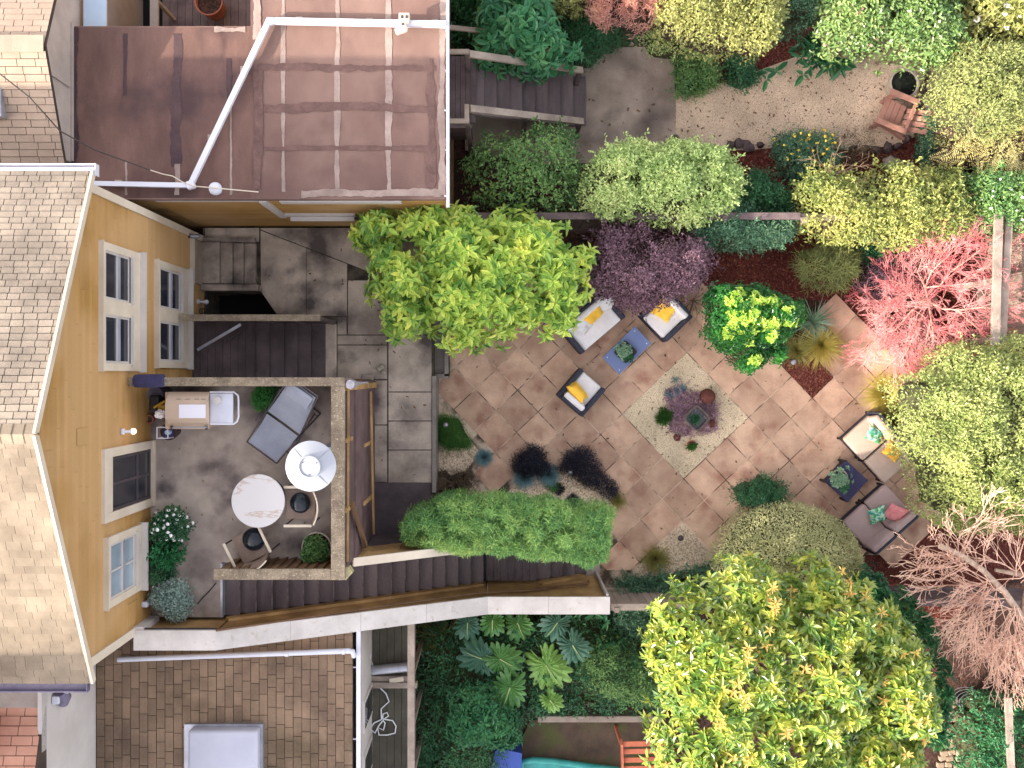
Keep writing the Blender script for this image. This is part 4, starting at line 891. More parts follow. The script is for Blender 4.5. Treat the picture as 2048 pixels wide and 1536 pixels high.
# ---------------------------------------------------------------- patio furniture
def at(px, py, z): return P(px, py, z)
def angpx(dx, dy): return math.atan2(-dy, dx)
def armchair(lab, px, py, rz, w, d, pil, pmat, group=None, pillows=None):
    """local: +x = front, y = width; origin on the floor"""
    x, y, _ = P(px, py, .5); t = thing('outdoor_armchair' if w < 1 else 'outdoor_loveseat', lab, 'armchair' if w < 1 else 'sofa', (x, y, .012), rz, group)
    MB().rbox((0, 0, .2), (d, w, .26), .03).build('base', m_wicker, t, True, smooth=True)
    for s in (-1, 1): MB().rbox((0, s * (w / 2 - .045), .34), (d, .09, .5), .025).build('armrest', m_wicker, t, True, smooth=True)
    MB().rbox((-d / 2 + .05, 0, .42), (.1, w - .18, .66), .025).build('backrest', m_wicker, t, True, smooth=True)
    for sx in (-1, 1):
        for sy in (-1, 1): MB().b2((sx * (d / 2 - .07) - .02, sy * (w / 2 - .07) - .02, 0), (sx * (d / 2 - .07) + .02, sy * (w / 2 - .07) + .02, .09)).build('leg', m_frame, t, True)
    MB().rbox((.05, 0, .42), (d - .12, w - .19, .16), .035, seg=3).build('seat_cushion', m_cushw, t, True, smooth=True)
    MB().rbox((-d / 2 + .14, 0, .60), (.12, w - .19, .36), .04, ry=-.12, seg=3).build('back_cushion', m_cushw, t, True, smooth=True)
    return t
def pillow(lab, px, py, z, w, h, th, mat, rz, tilt=.5, group=None, ax='y'):
    x, y, _ = P(px, py, z); t = MB().pillow((x, y, z), w, h, th, rz=rz, ry=tilt if ax == 'y' else 0, rx=tilt if ax == 'x' else 0).build('throw_pillow', mat, smooth=True)
    return tag(t, lab, 'pillow', group)
dirF = angpx(52, 45)           # facing from the upper-left group towards the table
# loveseat: back to the upper left, long axis parallel to (78,-80) in the picture
la = angpx(66, 63)
armchair('charcoal wicker two-seat sofa with white cushions beside the yellow-green tree', 1184, 645, angpx(45, 53), 1.13, .68, None, None)
pillow('yellow pillow in the middle of the white two-seat sofa', 1186, 630, .62, .34, .46, .17, m_yel, angpx(48, 48), .95)
pillow('printed white pillow at the upper end of the two-seat sofa', 1212, 608, .62, .38, .38, .13, m_marblecush, angpx(20, 60), .9)
pillow('printed white pillow at the lower end of the two-seat sofa', 1168, 652, .60, .38, .36, .13, m_marblecush, angpx(50, 36), .8)
armchair('charcoal wicker armchair with white cushions under the purple shrub', 1332, 632, angpx(-48, 46), .74, .70, None, None)
pillow('yellow pillow on the armchair half covered by purple leaves', 1329, 620, .62, .42, .40, .14, m_yel, angpx(-30, 50), .55)
armchair('charcoal wicker armchair with white cushions at the lower left of the blue-grey table', 1162, 785, angpx(45, -52), .66, .70, None, None)
pillow('yellow pillow propped on the lower left white-cushioned armchair', 1155, 784, .64, .34, .46, .17, m_yel, angpx(45, -40), .95)
ct = thing('coffee_table', 'low rectangular blue-grey coffee table between the white-cushioned seats', 'table', P(1248, 702, .0), angpx(66, -64))
MB().rbox((0, 0, .40), (.88, .47, .035), .006).build('table_top', m_table, ct, True)
MB().rbox((0, 0, .2), (.82, .41, .34), .02).build('base', m_wicker, ct, True)
for sx in (-1, 1):
    for sy in (-1, 1): MB().lathe((sx * .37, sy * .17, .418), [(.011, 0), (.011, .004), (.002, .005)], 10).build('stud', m_pvc, ct, True)
# ---- right-hand lounge
def lounge(lab, c, rz, w, d, mat, base=True):
    x, y, _ = P(c[0], c[1], .35); t = thing('lounge_seat', lab, 'sofa', (x, y, .012), rz)
    MB().rbox((0, 0, .17), (d - .02, w - .02, .18), .02).build('base', m_wicker, t, True)
    MB().rbox((.05, 0, .33), (d - .1, w - .01, .15), .035, seg=3).build('seat_cushion', mat, t, True, smooth=True)
    MB().rbox((-d / 2 + .02, 0, .38), (.05, w, .55), .015).build('backrest', m_wicker, t, True)
    MB().rbox((-d / 2 + .13, 0, .52), (.13, w - .02, .32), .045, ry=-.15, seg=3).build('back_cushion', mat, t, True, smooth=True)
    for sx in (-1, 1):
        for sy in (-1, 1): MB().tube([(sx * (d / 2 - .02), sy * (w / 2 - .03), 0), (sx * (d / 2 - .02), sy * (w / 2 - .03), .3)], .025, 10).build('leg', m_black, t, True)
    return t
ra = angpx(-52, 47)
lounge('taupe lounge seat with the teal pillow by the yellow grass clump', (1735, 872), ra, .58, .80, m_cushb)
lounge('taupe lounge seat with the bright yellow pillow against the sunny hedge', (1778, 917), ra, .58, .80, m_cushb)
pillow('teal leaf-print pillow on the upper taupe lounge seat', 1749, 869, .52, .40, .30, .12, m_teal, angpx(50, 20), .35)
pillow('sunlit yellow pillow on the taupe lounge seat by the hedge', 1785, 903, .56, .42, .30, .13, m_orange, angpx(50, 35), .35)
rb = angpx(-50, -56)
lounge('mauve lounge seat with pink pillow under the bare pink twigs', (1776, 1017), rb, .56, .80, m_cushl)
lounge('mauve lounge seat with a sun fleck beside the round clipped shrub', (1733, 1056), rb, .56, .80, m_cushl)
pillow('coral pink pillow on the mauve lounge seat', 1790, 1026, .60, .40, .38, .13, m_pinkf, angpx(-20, 50), .7)
pillow('teal leaf-print pillow on the mauve lounge seat next to the coral one', 1755, 1030, .54, .40, .36, .12, m_teal, angpx(20, 50), .5)
tb = thing('side_table', 'square black-navy wicker side table with a potted succulent', 'table', P(1679, 958, 0), angpx(50, 46))
MB().rbox((0, 0, .38), (.58, .58, .04), .01).build('table_top', m_navy, tb, True); MB().rbox((0, 0, .2), (.5, .5, .32), .02).build('apron', m_wicker, tb, True)
for sx in (-1, 1):
    for sy in (-1, 1): MB().tube([(sx * .27, sy * .27, 0), (sx * .27, sy * .27, .385)], .03, 10).build('leg', m_black, tb, True)
# ---- centre gravel square
fb = thing('fountain_bowl', 'rounded square dark bowl sunk in the purple groundcover', 'bowl', P(1387, 835, 0), angpx(50, 48))
MB().lathe((0, 0, 0), [(.12, 0), (.16, .16), (.205, .3), (.205, .32), (.175, .32), (.15, .2), (.01, .18)], 40, sq=5).build('bowl_body', M('bronze_bowl', S(70, 60, 56), S(104, 92, 84), 6, .5, .2), fb, True, smooth=True)
MB().lathe((0, 0, .24), [(.16, 0), (.01, .001)], 40, sq=5).build('water', m_water, fb, True)
for px, py, r_, lab in ((1415, 793, .155, 'large rusty iron sphere at the top right of the purple groundcover'), (1354, 875, .072, 'smallest rusty iron sphere at the lower left of the dark bowl'), (1423, 847, .08, 'small rusty iron sphere right of the dark bowl')):
    o = MB().blob(P(px, py, r_), (2 * r_, 2 * r_, 2 * r_), 1, 0.0, 24, 14).build('iron_sphere', m_rust, smooth=True); tag(o, lab, 'garden ornament', 'rusty iron spheres in the gravel square')
def pathlight(px, py, z, lab, r_=.06, m=m_steel):
    t = thing('path_light', lab, 'lamp', P(px, py, z)); x, y, _ = P(px, py, z + .2)
    MB().tube([(x, y, z - .03), (x, y, z + .16)], .012, 8).build('stake', m_frame, t); MB().lathe((x, y, z + .15), [(r_ * .8, 0), (r_, .02), (r_ * .7, .06), (.01, .075)], 20).build('lamp_cap', m, t, smooth=True)
pathlight(1588, 724, .0, 'grey garden path light in the brown mulch square')
pathlight(1362, 1077, .0, 'dark garden path light in the lower gravel wedge', .058, m_frame)
pathlight(1141, 945, .0, 'small silver path light by the black grass clump', .05)
pathlight(891, 850, .3, 'silver path light standing in the mossy green mound', .05)
# ---- upper garden
ad = thing('adirondack_chair', 'faded pinkish redwood slatted garden chair on the gravel', 'chair', P(1774, 240, .0), angpx(-90, -38) + math.pi)
# local: +x = back, y = width
for i in range(4): MB().rbox((-.24 + i * .115, 0, .36 - i * .012), (.105, .50, .022), .005, ry=.08).build('seat_slat', m_adir, ad, True)
for i, dy in enumerate((-.165, -.055, .055, .165)):
    Lb = (.52, .60, .60, .52)[i]; a = math.tan(.09) * (dy / .11) * .5
    MB().rbox((.20 + Lb * .5 * .80, dy + a * .3, .32 + Lb * .5 * .60), (Lb, .098, .02), .006, ry=-.64, rz=a * .55).build('back_slat', m_adir, ad, True)
for s in (-1, 1):
    MB().rbox((-.02, s * .31, .56), (.60, .11, .024), .01).build('armrest', m_adir, ad, True)
    MB().b2((-.28, s * .27 - .02, 0), (-.18, s * .27 + .02, .55)).build('leg', m_adir, ad, True)
    MB().beam((-.3, s * .25, .33), (.5, s * .25, .04), .03, .12).build('side_rail', m_adir, ad, True)
MB().b2((.22, -.3, .50), (.27, .3, .55)).build('cross_rail', m_adir, ad, True)
wp = thing('water_pot', 'round pot full of dark water behind the redwood chair', 'pot', P(1808, 170, 0)); x, y, _ = P(1810, 166, .45)
MB().lathe((x, y, 0), [(.19, 0), (.28, .3), (.285, .44), (.26, .45), (.25, .40), (.01, .399)], 40).build('pot_body', m_pot, wp, smooth=True)
MB().lathe((x, y, .405), [(.255, 0), (.01, .001)], 40).build('water', m_water, wp)
hp = thing('empty_pot', 'dark empty pot at the corner of the brown concrete slab', 'pot', P(1349, 280, 0)); x, y, _ = P(1349, 281, .25)
MB().lathe((x, y, 0), [(.1, 0), (.135, .24), (.135, .26), (.115, .26), (.1, .05), (.01, .05)], 32).build('pot_body', m_pot, hp, smooth=True); MB().lathe((x, y, .055), [(.1, 0), (.01, .001)], 32).build('soil', m_painteddark, hp)  # near-black disc at the bottom of the empty pot
rocks = [(1728, 104, .2, .2), (1754, 104, .3, .22), (1773, 113, .15, .18), (1857, 150, .22, .28), (1852, 180, .26, .24), (1838, 205, .24, .28), (1842, 226, .2, .2), (1812, 278, .16, .14), (1776, 296, .22, .16), (1752, 300, .22, .14), (1795, 292, .17, .12), (1568, 285, .22, .2), (1495, 292, .26, .2), (1478, 288, .2, .2), (1460, 292, .17, .15), (1520, 290, .15, .12), (1706, 296, .15, .1), (1730, 298, .18, .12)]
where = ['behind the large glossy leaves', 'in the middle of the trio left of the big camellia', 'right-hand one of the trio below the camellia', 'above the others at the right end of the gravel', 'right of the water pot', 'lower right of the water pot', 'behind the back of the redwood chair', 'below the redwood chair arm', 'nearest the pale boulder', 'left of the pale boulder', 'between the chair and the pale boulder', 'left of the yellow-flowered shrub', 'largest along the lower gravel edge', 'left of the largest at the lower gravel edge', 'against the pale green bush', 'small on the lower gravel edge', 'by the brown dead bush', 'right of the brown dead bush']
for i, (px, py, w_, h_) in enumerate(rocks):
    o = MB().blob(P(px, py, .05), (w_, h_, .2), i + 3, .5, 16, 10, 1.6, rz=i).build('edging_rock', m_rock, smooth=True); tag(o, 'dark rounded edging rock ' + where[i], 'rock', 'dark rocks edging the gravel path')
tag(MB().blob(P(1782, 326, .06), (.34, .3, .26), 40, .4, 20, 12, 1.4).build('boulder', m_rockp, smooth=True), 'pale boulder below the gravel path', 'rock')
tag(MB().box(P(1820, 331, .05), (.15, .12, .04), rz=.5).build('slate_piece', m_table), 'blue-grey slate piece beside the pale boulder', 'stone')
for i, (px, py) in enumerate(((1262, 88), (1290, 87))): tag(MB().blob(P(px, py, .03), (.12, .07, .08), i + 60, .4).build('edging_stone', m_rockp, smooth=True), ('left' if i == 0 else 'right') + ' small pale stone at the top of the concrete slab', 'stone')
# ---------------------------------------------------------------- things on the deck
gr = thing('barbecue_grill', 'tan gas grill with closed hood and grey side shelf', 'grill', P(385, 820, DZ))
z = DZ + .95
def bx(t, nm, mat, xa, ya, xb, yb, z0, z1, r_=.01): return MB().rbox(((X(xa, z1) + X(xb, z1)) / 2, (Y(ya, z1) + Y(yb, z1)) / 2, (z0 + z1) / 2), (X(xb, z1) - X(xa, z1), Y(ya, z1) - Y(yb, z1), z1 - z0), r_).build(nm, mat, t, smooth=True)
bx(gr, 'cart', m_tan, 336, 786, 414, 856, DZ + .12, DZ + .72)
bx(gr, 'firebox', m_tan, 330, 784, 416, 858, DZ + .66, DZ + .80)
hd = MB(); xa, xb = X(331, z), X(413, z); ys_ = [Y(784, z), Y(800, z) , Y(808, z), Y(837, z), Y(852, z)]; zs = [z - .14, z - .02, z + .02, z + .02, z - .14]
vs = [(xx_, yy_, zz_) for xx_ in (xa, xb) for yy_, zz_ in zip(ys_, zs)]
hd.add(vs, [(0, 1, 6, 5), (1, 2, 7, 6), (2, 3, 8, 7), (3, 4, 9, 8), (4, 3, 2, 1, 0), (5, 6, 7, 8, 9), (0, 5, 9, 4)]); ho = hd.build('hood', m_tan, gr)
MB().b2((X(358, z + .02), Y(836, z), z + .02), (X(412, z), Y(809, z), z + .026)).build('hood_panel', M('polished_panel', S(226, 224, 232), S(232, 230, 238), 1, .2, 0, grain=0), ho)
MB().tube([(X(341, z), Y(856, z), z - .08), (X(410, z), Y(855, z), z - .08)], .012, 8).build('hood_handle', m_steel, ho, smooth=True)
for px in (352, 370, 388, 402): MB().b2((X(px, z), Y(799, z), z - .03), (X(px + 9, z), Y(797, z), z - .018)).build('vent_slot', m_greyboard, ho)
for px in (338, 408): MB().tube([(X(px, z), Y(853, z), z - .1), (X(px, z), Y(860, z), z - .12)], .02, 10).build('knob', m_frame, gr)
z = DZ + .8
sf = bx(gr, 'side_shelf', m_lightgrey, 420, 787, 466, 847, z - .03, z, .004)
MB().tube([(X(420, z), Y(784, z), z), (X(468, z), Y(784, z), z), (X(476, z), Y(791, z), z), (X(477, z), Y(800, z), z), (X(477, z), Y(834, z), z), (X(474, z), Y(843, z), z), (X(467, z), Y(848, z), z), (X(421, z), Y(848, z), z)], .014, 8).build('shelf_rail', m_pvc, sf, smooth=True)
for q in ((342, 792), (410, 792), (342, 850), (410, 850)): a = P(q[0], q[1], DZ + .1); MB().tube([(a[0] - .02, a[1], DZ + .05), (a[0] + .02, a[1], DZ + .05)], .05, 14).build('wheel', m_black, gr)
jr = thing('glass_jar', 'small white ceramic jar on the grey grill shelf', 'jar', P(433, 801, DZ + .8)); a = P(433, 801, DZ + .9)
MB().lathe((a[0], a[1], DZ + .8), [(.05, 0), (.065, .06), (.06, .1), (.01, .11)], 20).build('jar_body', m_white, jr, smooth=True)
MB().tube([(a[0] - .12 + .06 * math.cos(t_), a[1] + .08 * math.sin(t_), DZ + .85) for t_ in [i * .5 for i in range(4, 10)]], .008, 6).build('handle_loop', m_tan, jr)
sw = thing('white_cloth', 'small crumpled white cloth hanging at the left end of the grill', 'cloth', P(320, 830, DZ + .4))
MB().blob(P(320, 828, DZ + .72), (.16, .12, .1), 5, .7, 14, 9, 2.5).build('cloth', m_cushw, sw)
def roundpot(nm, lab, cat, px, py, z0, prof, mat, top=None, topz=0, topr=0):
    x, y = P(px, py, z0 + prof[-1][1])[:2]; t = thing(nm, lab, cat, (x, y, z0)); MB().lathe((x, y, z0), prof, 30).build('body', mat, t, smooth=True)
    if top: MB().lathe((x, y, z0 + topz), [(topr, 0), (.01, .002)], 30).build('inner', top, t)
    return t
roundpot('round_stool', 'round grey-topped stool in the corner beside the house wall', 'stool', 309, 789, DZ, [(.11, 0), (.12, .3), (.125, .44), (.12, .46), (.01, .465)], M('slate_grey_fabric', S(96, 92, 108), S(112, 108, 124), 4, .8, .2, 90))
roundpot('small_pot', 'small brown round pot against the ochre wall by the grill', 'pot', 302, 838, DZ, [(.05, 0), (.07, .14), (.07, .16), (.055, .16), (.05, .08), (.01, .08)], m_terra, M('pot_soil', S(84, 66, 60), S(110, 88, 80), 8), .1, .05)
tw = thing('amber_bottle_tray', 'dark tray with amber glass left of the grill', 'tray', P(322, 806, DZ)); MB().rbox(P(322, 806, DZ + .3), (.16, .26, .6), .03).build('bin', m_black, tw); MB().blob(P(325, 815, DZ + .62), (.16, .1, .1), 3, .2).tube([P(308, 815, DZ + .64), P(330, 802, DZ + .66)], .02, 8).build('amber_glass', M('amber', S(150, 110, 10), S(190, 150, 20), 5, .3, 0), tw, smooth=True)
nv = thing('rolled_cover', 'dark navy fabric cover draped over the end of the deck rail', 'cover', P(298, 762, 4.3)); MB().tube([P(271, 762, 4.33), P(298, 762, 4.345), P(328, 761, 4.33)], [.1, .105, .1], 16).build('cover', m_navy, nv, smooth=True)
tag(nv.children[0], None)
lt = thing('lantern', 'small square white-framed lantern holding a pale candle', 'lantern', P(323, 866, DZ + .3)); lx, ly, _ = P(323, 866, DZ + .6); lz = DZ + .32
pt_ = thing('lantern_pot', 'dark round pot under the square lantern', 'pot', (lx, ly, DZ)); MB().lathe((lx, ly, DZ), [(.09, 0), (.135, .26), (.135, .3), (.11, .3), (.01, .29)], 28).build('pot_body', M('dark_brown_pot', S(52, 34, 32), S(74, 50, 46), 5, .6, .1), pt_, smooth=True)
b = MB(); s_ = .085
for sx in (-1, 1):
    for sy in (-1, 1): b.box((lx + sx * s_, ly + sy * s_, lz + .12), (.012, .012, .24))
for q in (0, 1): b.box((lx, ly + (q * 2 - 1) * s_, lz + .24), (2 * s_ + .014, .014, .014)); b.box((lx + (q * 2 - 1) * s_, ly, lz + .24), (.014, 2 * s_, .0142))
b.build('frame', m_pvc, lt); MB().b2((lx - s_, ly - s_, lz - .02), (lx + s_, ly + s_, lz)).build('base', m_navy, lt); MB().lathe((lx + .02, ly, lz), [(.04, 0), (.04, .1), (.03, .11), (.01, .105)], 18).build('candle', M('blue_white_wax', S(170, 196, 224), S(190, 212, 236), 4, .5, 0), lt, smooth=True)
# reclining sling chair
rc = thing('recliner_chair', 'grey sling reclining lounge chair on the deck', 'lounger', P(578, 845, DZ), angpx(-88, 121))
# local x: foot direction; outline from head (upper right) to foot (lower left)
def sling(nm, pts, mat=m_sling):
    n = 8; vs = []; fs = []
    (a0, a1), (b0, b1) = pts
    for i in range(n + 1):
        t_ = i / n; q0 = Vector(a0).lerp(Vector(b0), t_); q1 = Vector(a1).lerp(Vector(b1), t_); q0.z -= .05 * math.sin(t_ * 3.14); q1.z -= .05 * math.sin(t_ * 3.14)
        m_ = (q0 + q1) / 2; m_.z -= .02; vs += [q0, m_, q1]
    for i in range(n): fs += [(3 * i, 3 * i + 1, 3 * i + 4, 3 * i + 3), (3 * i + 1, 3 * i + 2, 3 * i + 5, 3 * i + 4)]
    MB().add(vs, fs).build(nm, mat, rc, True, smooth=True)
sling('back_sling', (((-.70, -.24, .86), (-.70, .24, .86)), ((-.02, -.31, .40), (-.02, .31, .40))))
sling('seat_sling', (((.02, -.30, .40), (.02, .30, .40)), ((.54, -.27, .42), (.54, .27, .42))))
MB().rbox((-.56, 0, .80), (.26, .44, .035), .015, ry=.60).build('headrest', m_sling, rc, True, smooth=True)
b = MB()
for s in (-1, 1):
    b.tube([(-.74, s * .26, .88), (-.0, s * .325, .40), (.56, s * .29, .42)], .012, 8); b.tube([(-.40, s * .345, .30), (-.45, s * .345, .58), (.05, s * .345, .58), (.18, s * .345, .56)], .013, 8); b.tube([(-.45, s * .33, .58), (.4, s * .33, .02)], .012, 8); b.tube([(.1, s * .33, .57), (-.42, s * .33, .02)], .012, 8)
b.tube([(-.74, -.26, .88), (-.74, .26, .88)], .012, 8); b.tube([(.56, -.29, .42), (.56, .29, .42)], .012, 8); b.tube([(.4, -.33, .02), (.4, .33, .02)], .012, 8); b.tube([(-.42, -.33, .02), (-.42, .33, .02)], .012, 8)
b.build('frame', m_frame, rc, True, smooth=True)
# patio heater
hz = DZ + 2.1; hx, hy, _ = P(620, 933, hz)
ph = thing('patio_heater', 'tall patio heater with round white reflector top', 'heater', (hx, hy, DZ)); rr = 51 * (H - hz) / F
MB().lathe((hx, hy, hz), [(rr, -.06), (rr, -.05), (rr * .46, .02), (rr * .44, .045), (rr * .40, .05), (rr * .38, .03), (.01, .035)], 48).build('reflector', m_steelw, ph, smooth=True)
for k in range(4):
    a = k * math.pi / 2 + .75; MB().beam((hx + math.cos(a) * rr * .5, hy + math.sin(a) * rr * .5, hz + .02), (hx + math.cos(a) * rr * .96, hy + math.sin(a) * rr * .96, hz - .045), .006, .006).build('rib', m_steel, ph)
for k in range(3): a = k * 2.1 + .5; MB().lathe((hx + math.cos(a) * .11, hy + math.sin(a) * .11, hz + .035), [(.008, 0), (.008, .01), (.001, .012)], 8).build('bolt', m_frame, ph)
MB().tube([(hx, hy, DZ + .5), (hx, hy, hz - .25)], .03, 12).build('pole', m_steel, ph, smooth=True); MB().lathe((hx, hy, hz - .3), [(.08, 0), (.09, .2), (.05, .26), (.01, .28)], 20).build('burner', m_steel, ph, smooth=True); MB().lathe((hx, hy, DZ), [(.22, 0), (.22, .04), (.16, .08), (.15, .6), (.01, .62)], 28).build('base', m_steel, ph, smooth=True)
tz = DZ + .74; tx, ty, _ = P(516, 1002, tz); rt = 53.5 * (H - tz) / F
dt = thing('round_table', 'round white marble-topped table on the deck', 'table', (tx, ty, DZ)); MB().lathe((tx, ty, tz - .025), [(rt - .01, 0), (rt, .008), (rt, .018), (rt - .006, .025), (.01, .0252)], 64).build('table_top', m_marble, dt, smooth=True)
MB().tube([(tx, ty, DZ + .02), (tx, ty, tz - .02)], .035, 14).build('pedestal', m_frame, dt, smooth=True); MB().lathe((tx, ty, DZ), [(.24, 0), (.24, .015), (.03, .04), (.01, .05)], 32).build('foot', m_frame, dt, smooth=True)
def dchair(lab, px, py, rz):
    x, y, _ = P(px, py, DZ + .5); t = thing('dining_chair', lab, 'chair', (x, y, DZ), rz, 'tan dining chairs on the deck')
    MB().rbox((.0, 0, .44), (.46, .46, .05), .02).build('seat', m_chair, t, True, smooth=True)
    n = 7; vs = []; fs = []
    for i in range(n + 1):
        yy = (i / n - .5) * .52; cx = -.24 - .07 * (1 - (yy / .27) ** 2)
        vs += [(cx + .06, yy, .47), (cx - .03, yy * .98, .88), (cx + .035, yy, .47), (cx - .055, yy * .98, .88)]
    for i in range(n): a = 4 * i; fs += [(a, a + 4, a + 5, a + 1), (a + 2, a + 3, a + 7, a + 6), (a + 1, a + 5, a + 7, a + 3)]
    MB().add(vs, fs).build('backrest', m_chair, t, True, smooth=True)
    MB().tube([(vs[4 * i + 1][0] - .012, vs[4 * i + 1][1], .885) for i in range(n + 1)], .012, 8).build('top_rail', m_cream, t, True, smooth=True)
    for s in (-1, 1):
        MB().rbox((-.0, s * .30, .66), (.44, .045, .03), .012).build('armrest', m_cream, t, True, smooth=True)
        for xx_ in (-.2, .2): MB().tube([(xx_, s * .28, 0), (xx_, s * .295, .65)], .014, 8).build('leg', m_frame, t, True)
    return t
dchair('tan woven dining chair between the heater and the marble table', 600, 1010, math.pi)
dchair('tan woven dining chair at the lower side of the marble table', 500, 1092, angpx(-26, -54))
def blackdome(lab, px, py, seed, r_):
    x, y, _ = P(px, py, DZ + .56); t = thing('black_cushion', lab, 'cushion', (x, y, DZ + .465))
    MB().blob((x, y, DZ + .54), (2 * r_, 2 * r_, .15), seed, .12, 28, 14, 1.3).build('cover', m_glossblack, t, smooth=True)
    MB().tube([(x + r_ * .97 * math.cos(a), y + r_ * .97 * math.sin(a), DZ + .54) for a in [k * math.pi / 12 for k in range(25)]], .012, 8, cap=False).build('piping', m_black, t, smooth=True)
blackdome('glossy black round cushion on the chair by the heater', 600, 1006, 3, .155)
blackdome('glossy black round cushion on the lower dining chair', 507, 1079, 8, .175)
# clear garden lamp by the deck corner
gl = thing('tiki_lamp', 'clear faceted goblet-shaped lamp leaning over the deck corner', 'lamp', P(705, 768, 4.2))
a = P(700, 769, 4.35); b_ = P(735, 765, 3.6); MB().tube([a, P(706, 768, 4.25), P(714, 767, 4.1), P(722, 766, 3.9), b_], [.075, .07, .03, .016, .014], 8).build('goblet', M('frosted_plastic', S(120, 118, 126), S(168, 166, 174), 14, .25, .1), gl)
# yard clutter
cv = thing('valve_cover', 'square concrete valve cover beside the deck', 'cover', P(735, 765, YZ)); MB().rbox(P(735, 765, YZ + .03), (.22, .32, .1), .02).build('lid', m_greyboard, cv); MB().rbox(P(744, 915, YZ + .02), (.1, .3, .08), .02).build('frame', m_conc, cv)
for i, (px, py) in enumerate(((758, 738), (768, 745), (764, 733))): tag(MB().blob(P(px, py, YZ + .03), (.1, .08, .06), i + 80, .4).build('white_stone', m_pot, smooth=True), ('lowest', 'right-hand', 'uppermost')[i] + ' of three white stones by the slab joint', 'stone')
wr = thing('wire_stand', 'small black curled wire plant stand by the house wall', 'stand', P(405, 622, 1.0)); b = MB()
for k in range(3): b.tube([(X(398 + k * 6, 1.05) + .05 * math.cos(a), Y(622, 1.05) + .05 * math.sin(a), 1.0 + .05 * k) for a in [j * .6 for j in range(12)]], .006, 5)
b.build('coil', m_black, wr)
# bottom edge clutter
pl = thing('paddling_pool', 'teal moulded plastic pool rim at the bottom edge', 'pool', P(1140, 1545, .1)); MB().tube([P(x, y, .28) for x, y in ((1042, 1548), (1044, 1524), (1066, 1520), (1110, 1523), (1150, 1529), (1190, 1534), (1240, 1540), (1260, 1560))], .06, 12).build('rim', m_aqua, pl, smooth=True)
MB().prism([P(x, y, .15)[:2] for x, y in ((1046, 1524), (1110, 1527), (1250, 1545), (1250, 1600), (1046, 1600))], .0, .15).build('basin', m_aqua, pl)
tag(MB().prism([P(x, y, .5)[:2] for x, y in ((990, 1503), (1000, 1497), (1044, 1507), (1042, 1580), (975, 1580))], .0, .5).build('blue_bin', m_blue), 'flat blue plastic lid beside the teal pool', 'bin')
ps = thing('play_steps', 'orange redwood play structure steps under the sunny tree', 'play structure', P(1290, 1510, 0))
for k, (ya_, zz) in enumerate(((1487, .9), (1502, .75), (1519, .6), (1536, .45), (1552, .3))): MB().rbox(P(1290, ya_, zz), (.85, .1, .03), .006, rz=.02).build('step', m_playw, ps)
for px in (1243, 1335): MB().beam(P(px, 1484, .95), P(px + 3, 1570, .2), .04, .12).build('side_rail', m_playw, ps); MB().b2(P(px - 3, 1492, .9)[:2] + (0,), P(px + 3, 1486, .9)[:2] + (.95,)).build('post', m_playw, ps)
rg = random.Random(5)
bpth = MB()
for r_ in range(14):
    for c_ in range(3):
        px = 1893 + c_ * 17 - r_ * 0.5 + rg.uniform(-2, 2) + 16 * math.sin((r_ - 7) / 6.0) * -1; py = 1400 + r_ * 13 + rg.uniform(-2, 2)
        bpth.rbox(P(px, py, .05), (.15, .11, .08), .02, rz=rg.uniform(-.2, .2) + .1)
bpth.build('stone_path', M('path_stone', S(140, 118, 96), S(176, 152, 126), 3, .9, .3, 30, isl=.15), kind='structure')
b = MB()
for k in range(7):
    c = P(1935 + k * 4, 1396 + k * 3, .2); b.tube([(c[0] + .28 * math.cos(a), c[1] + .18 * math.sin(a), .1 + .03 * k) for a in [j * .35 for j in range(19)]], .006, 5)
tag(b.build('wire_coil', m_steel), 'coil of thin silvery fence wire under the bare pink tree', 'wire')
# ---------------------------------------------------------------- vegetation
def wpoly(poly, z): return np.array([P(x, y, z)[:2] for x, y in poly])
def npin(Q, poly):
    x, y = Q[:, 0], Q[:, 1]; r = np.zeros(len(Q), bool); j = len(poly) - 1
    for i in range(len(poly)):
        xi, yi = poly[i]; xj, yj = poly[j]
        c = ((yi > y) != (yj > y)) & (x < (xj - xi) * (y - yi) / (yj - yi + 1e-12) + xi); r ^= c; j = i
    return r
def npdist(Q, poly):
    best = np.full(len(Q), 1e9); bn = np.zeros((len(Q), 2))
    for i in range(len(poly)):
        a = poly[i]; b = poly[(i + 1) % len(poly)]; ab = b - a
        t = np.clip(((Q - a) @ ab) / (ab @ ab), 0, 1); c = a + t[:, None] * ab; d = np.hypot(*(Q - c).T)
        m = d < best; best[m] = d[m]; bn[m] = (c - Q)[m]
    return best, bn / (np.linalg.norm(bn, axis=1)[:, None] + 1e-9)
def sample(poly, n, rg):
    lo, hi = poly.min(0), poly.max(0); out = np.zeros((0, 2))
    while len(out) < n:
        q = lo + rg.random((n * 2, 2)) * (hi - lo); out = np.vstack([out, q[npin(q, poly)]])
    return out[:n]
def unit(v): return v / (np.linalg.norm(v, axis=-1, keepdims=True) + 1e-9)
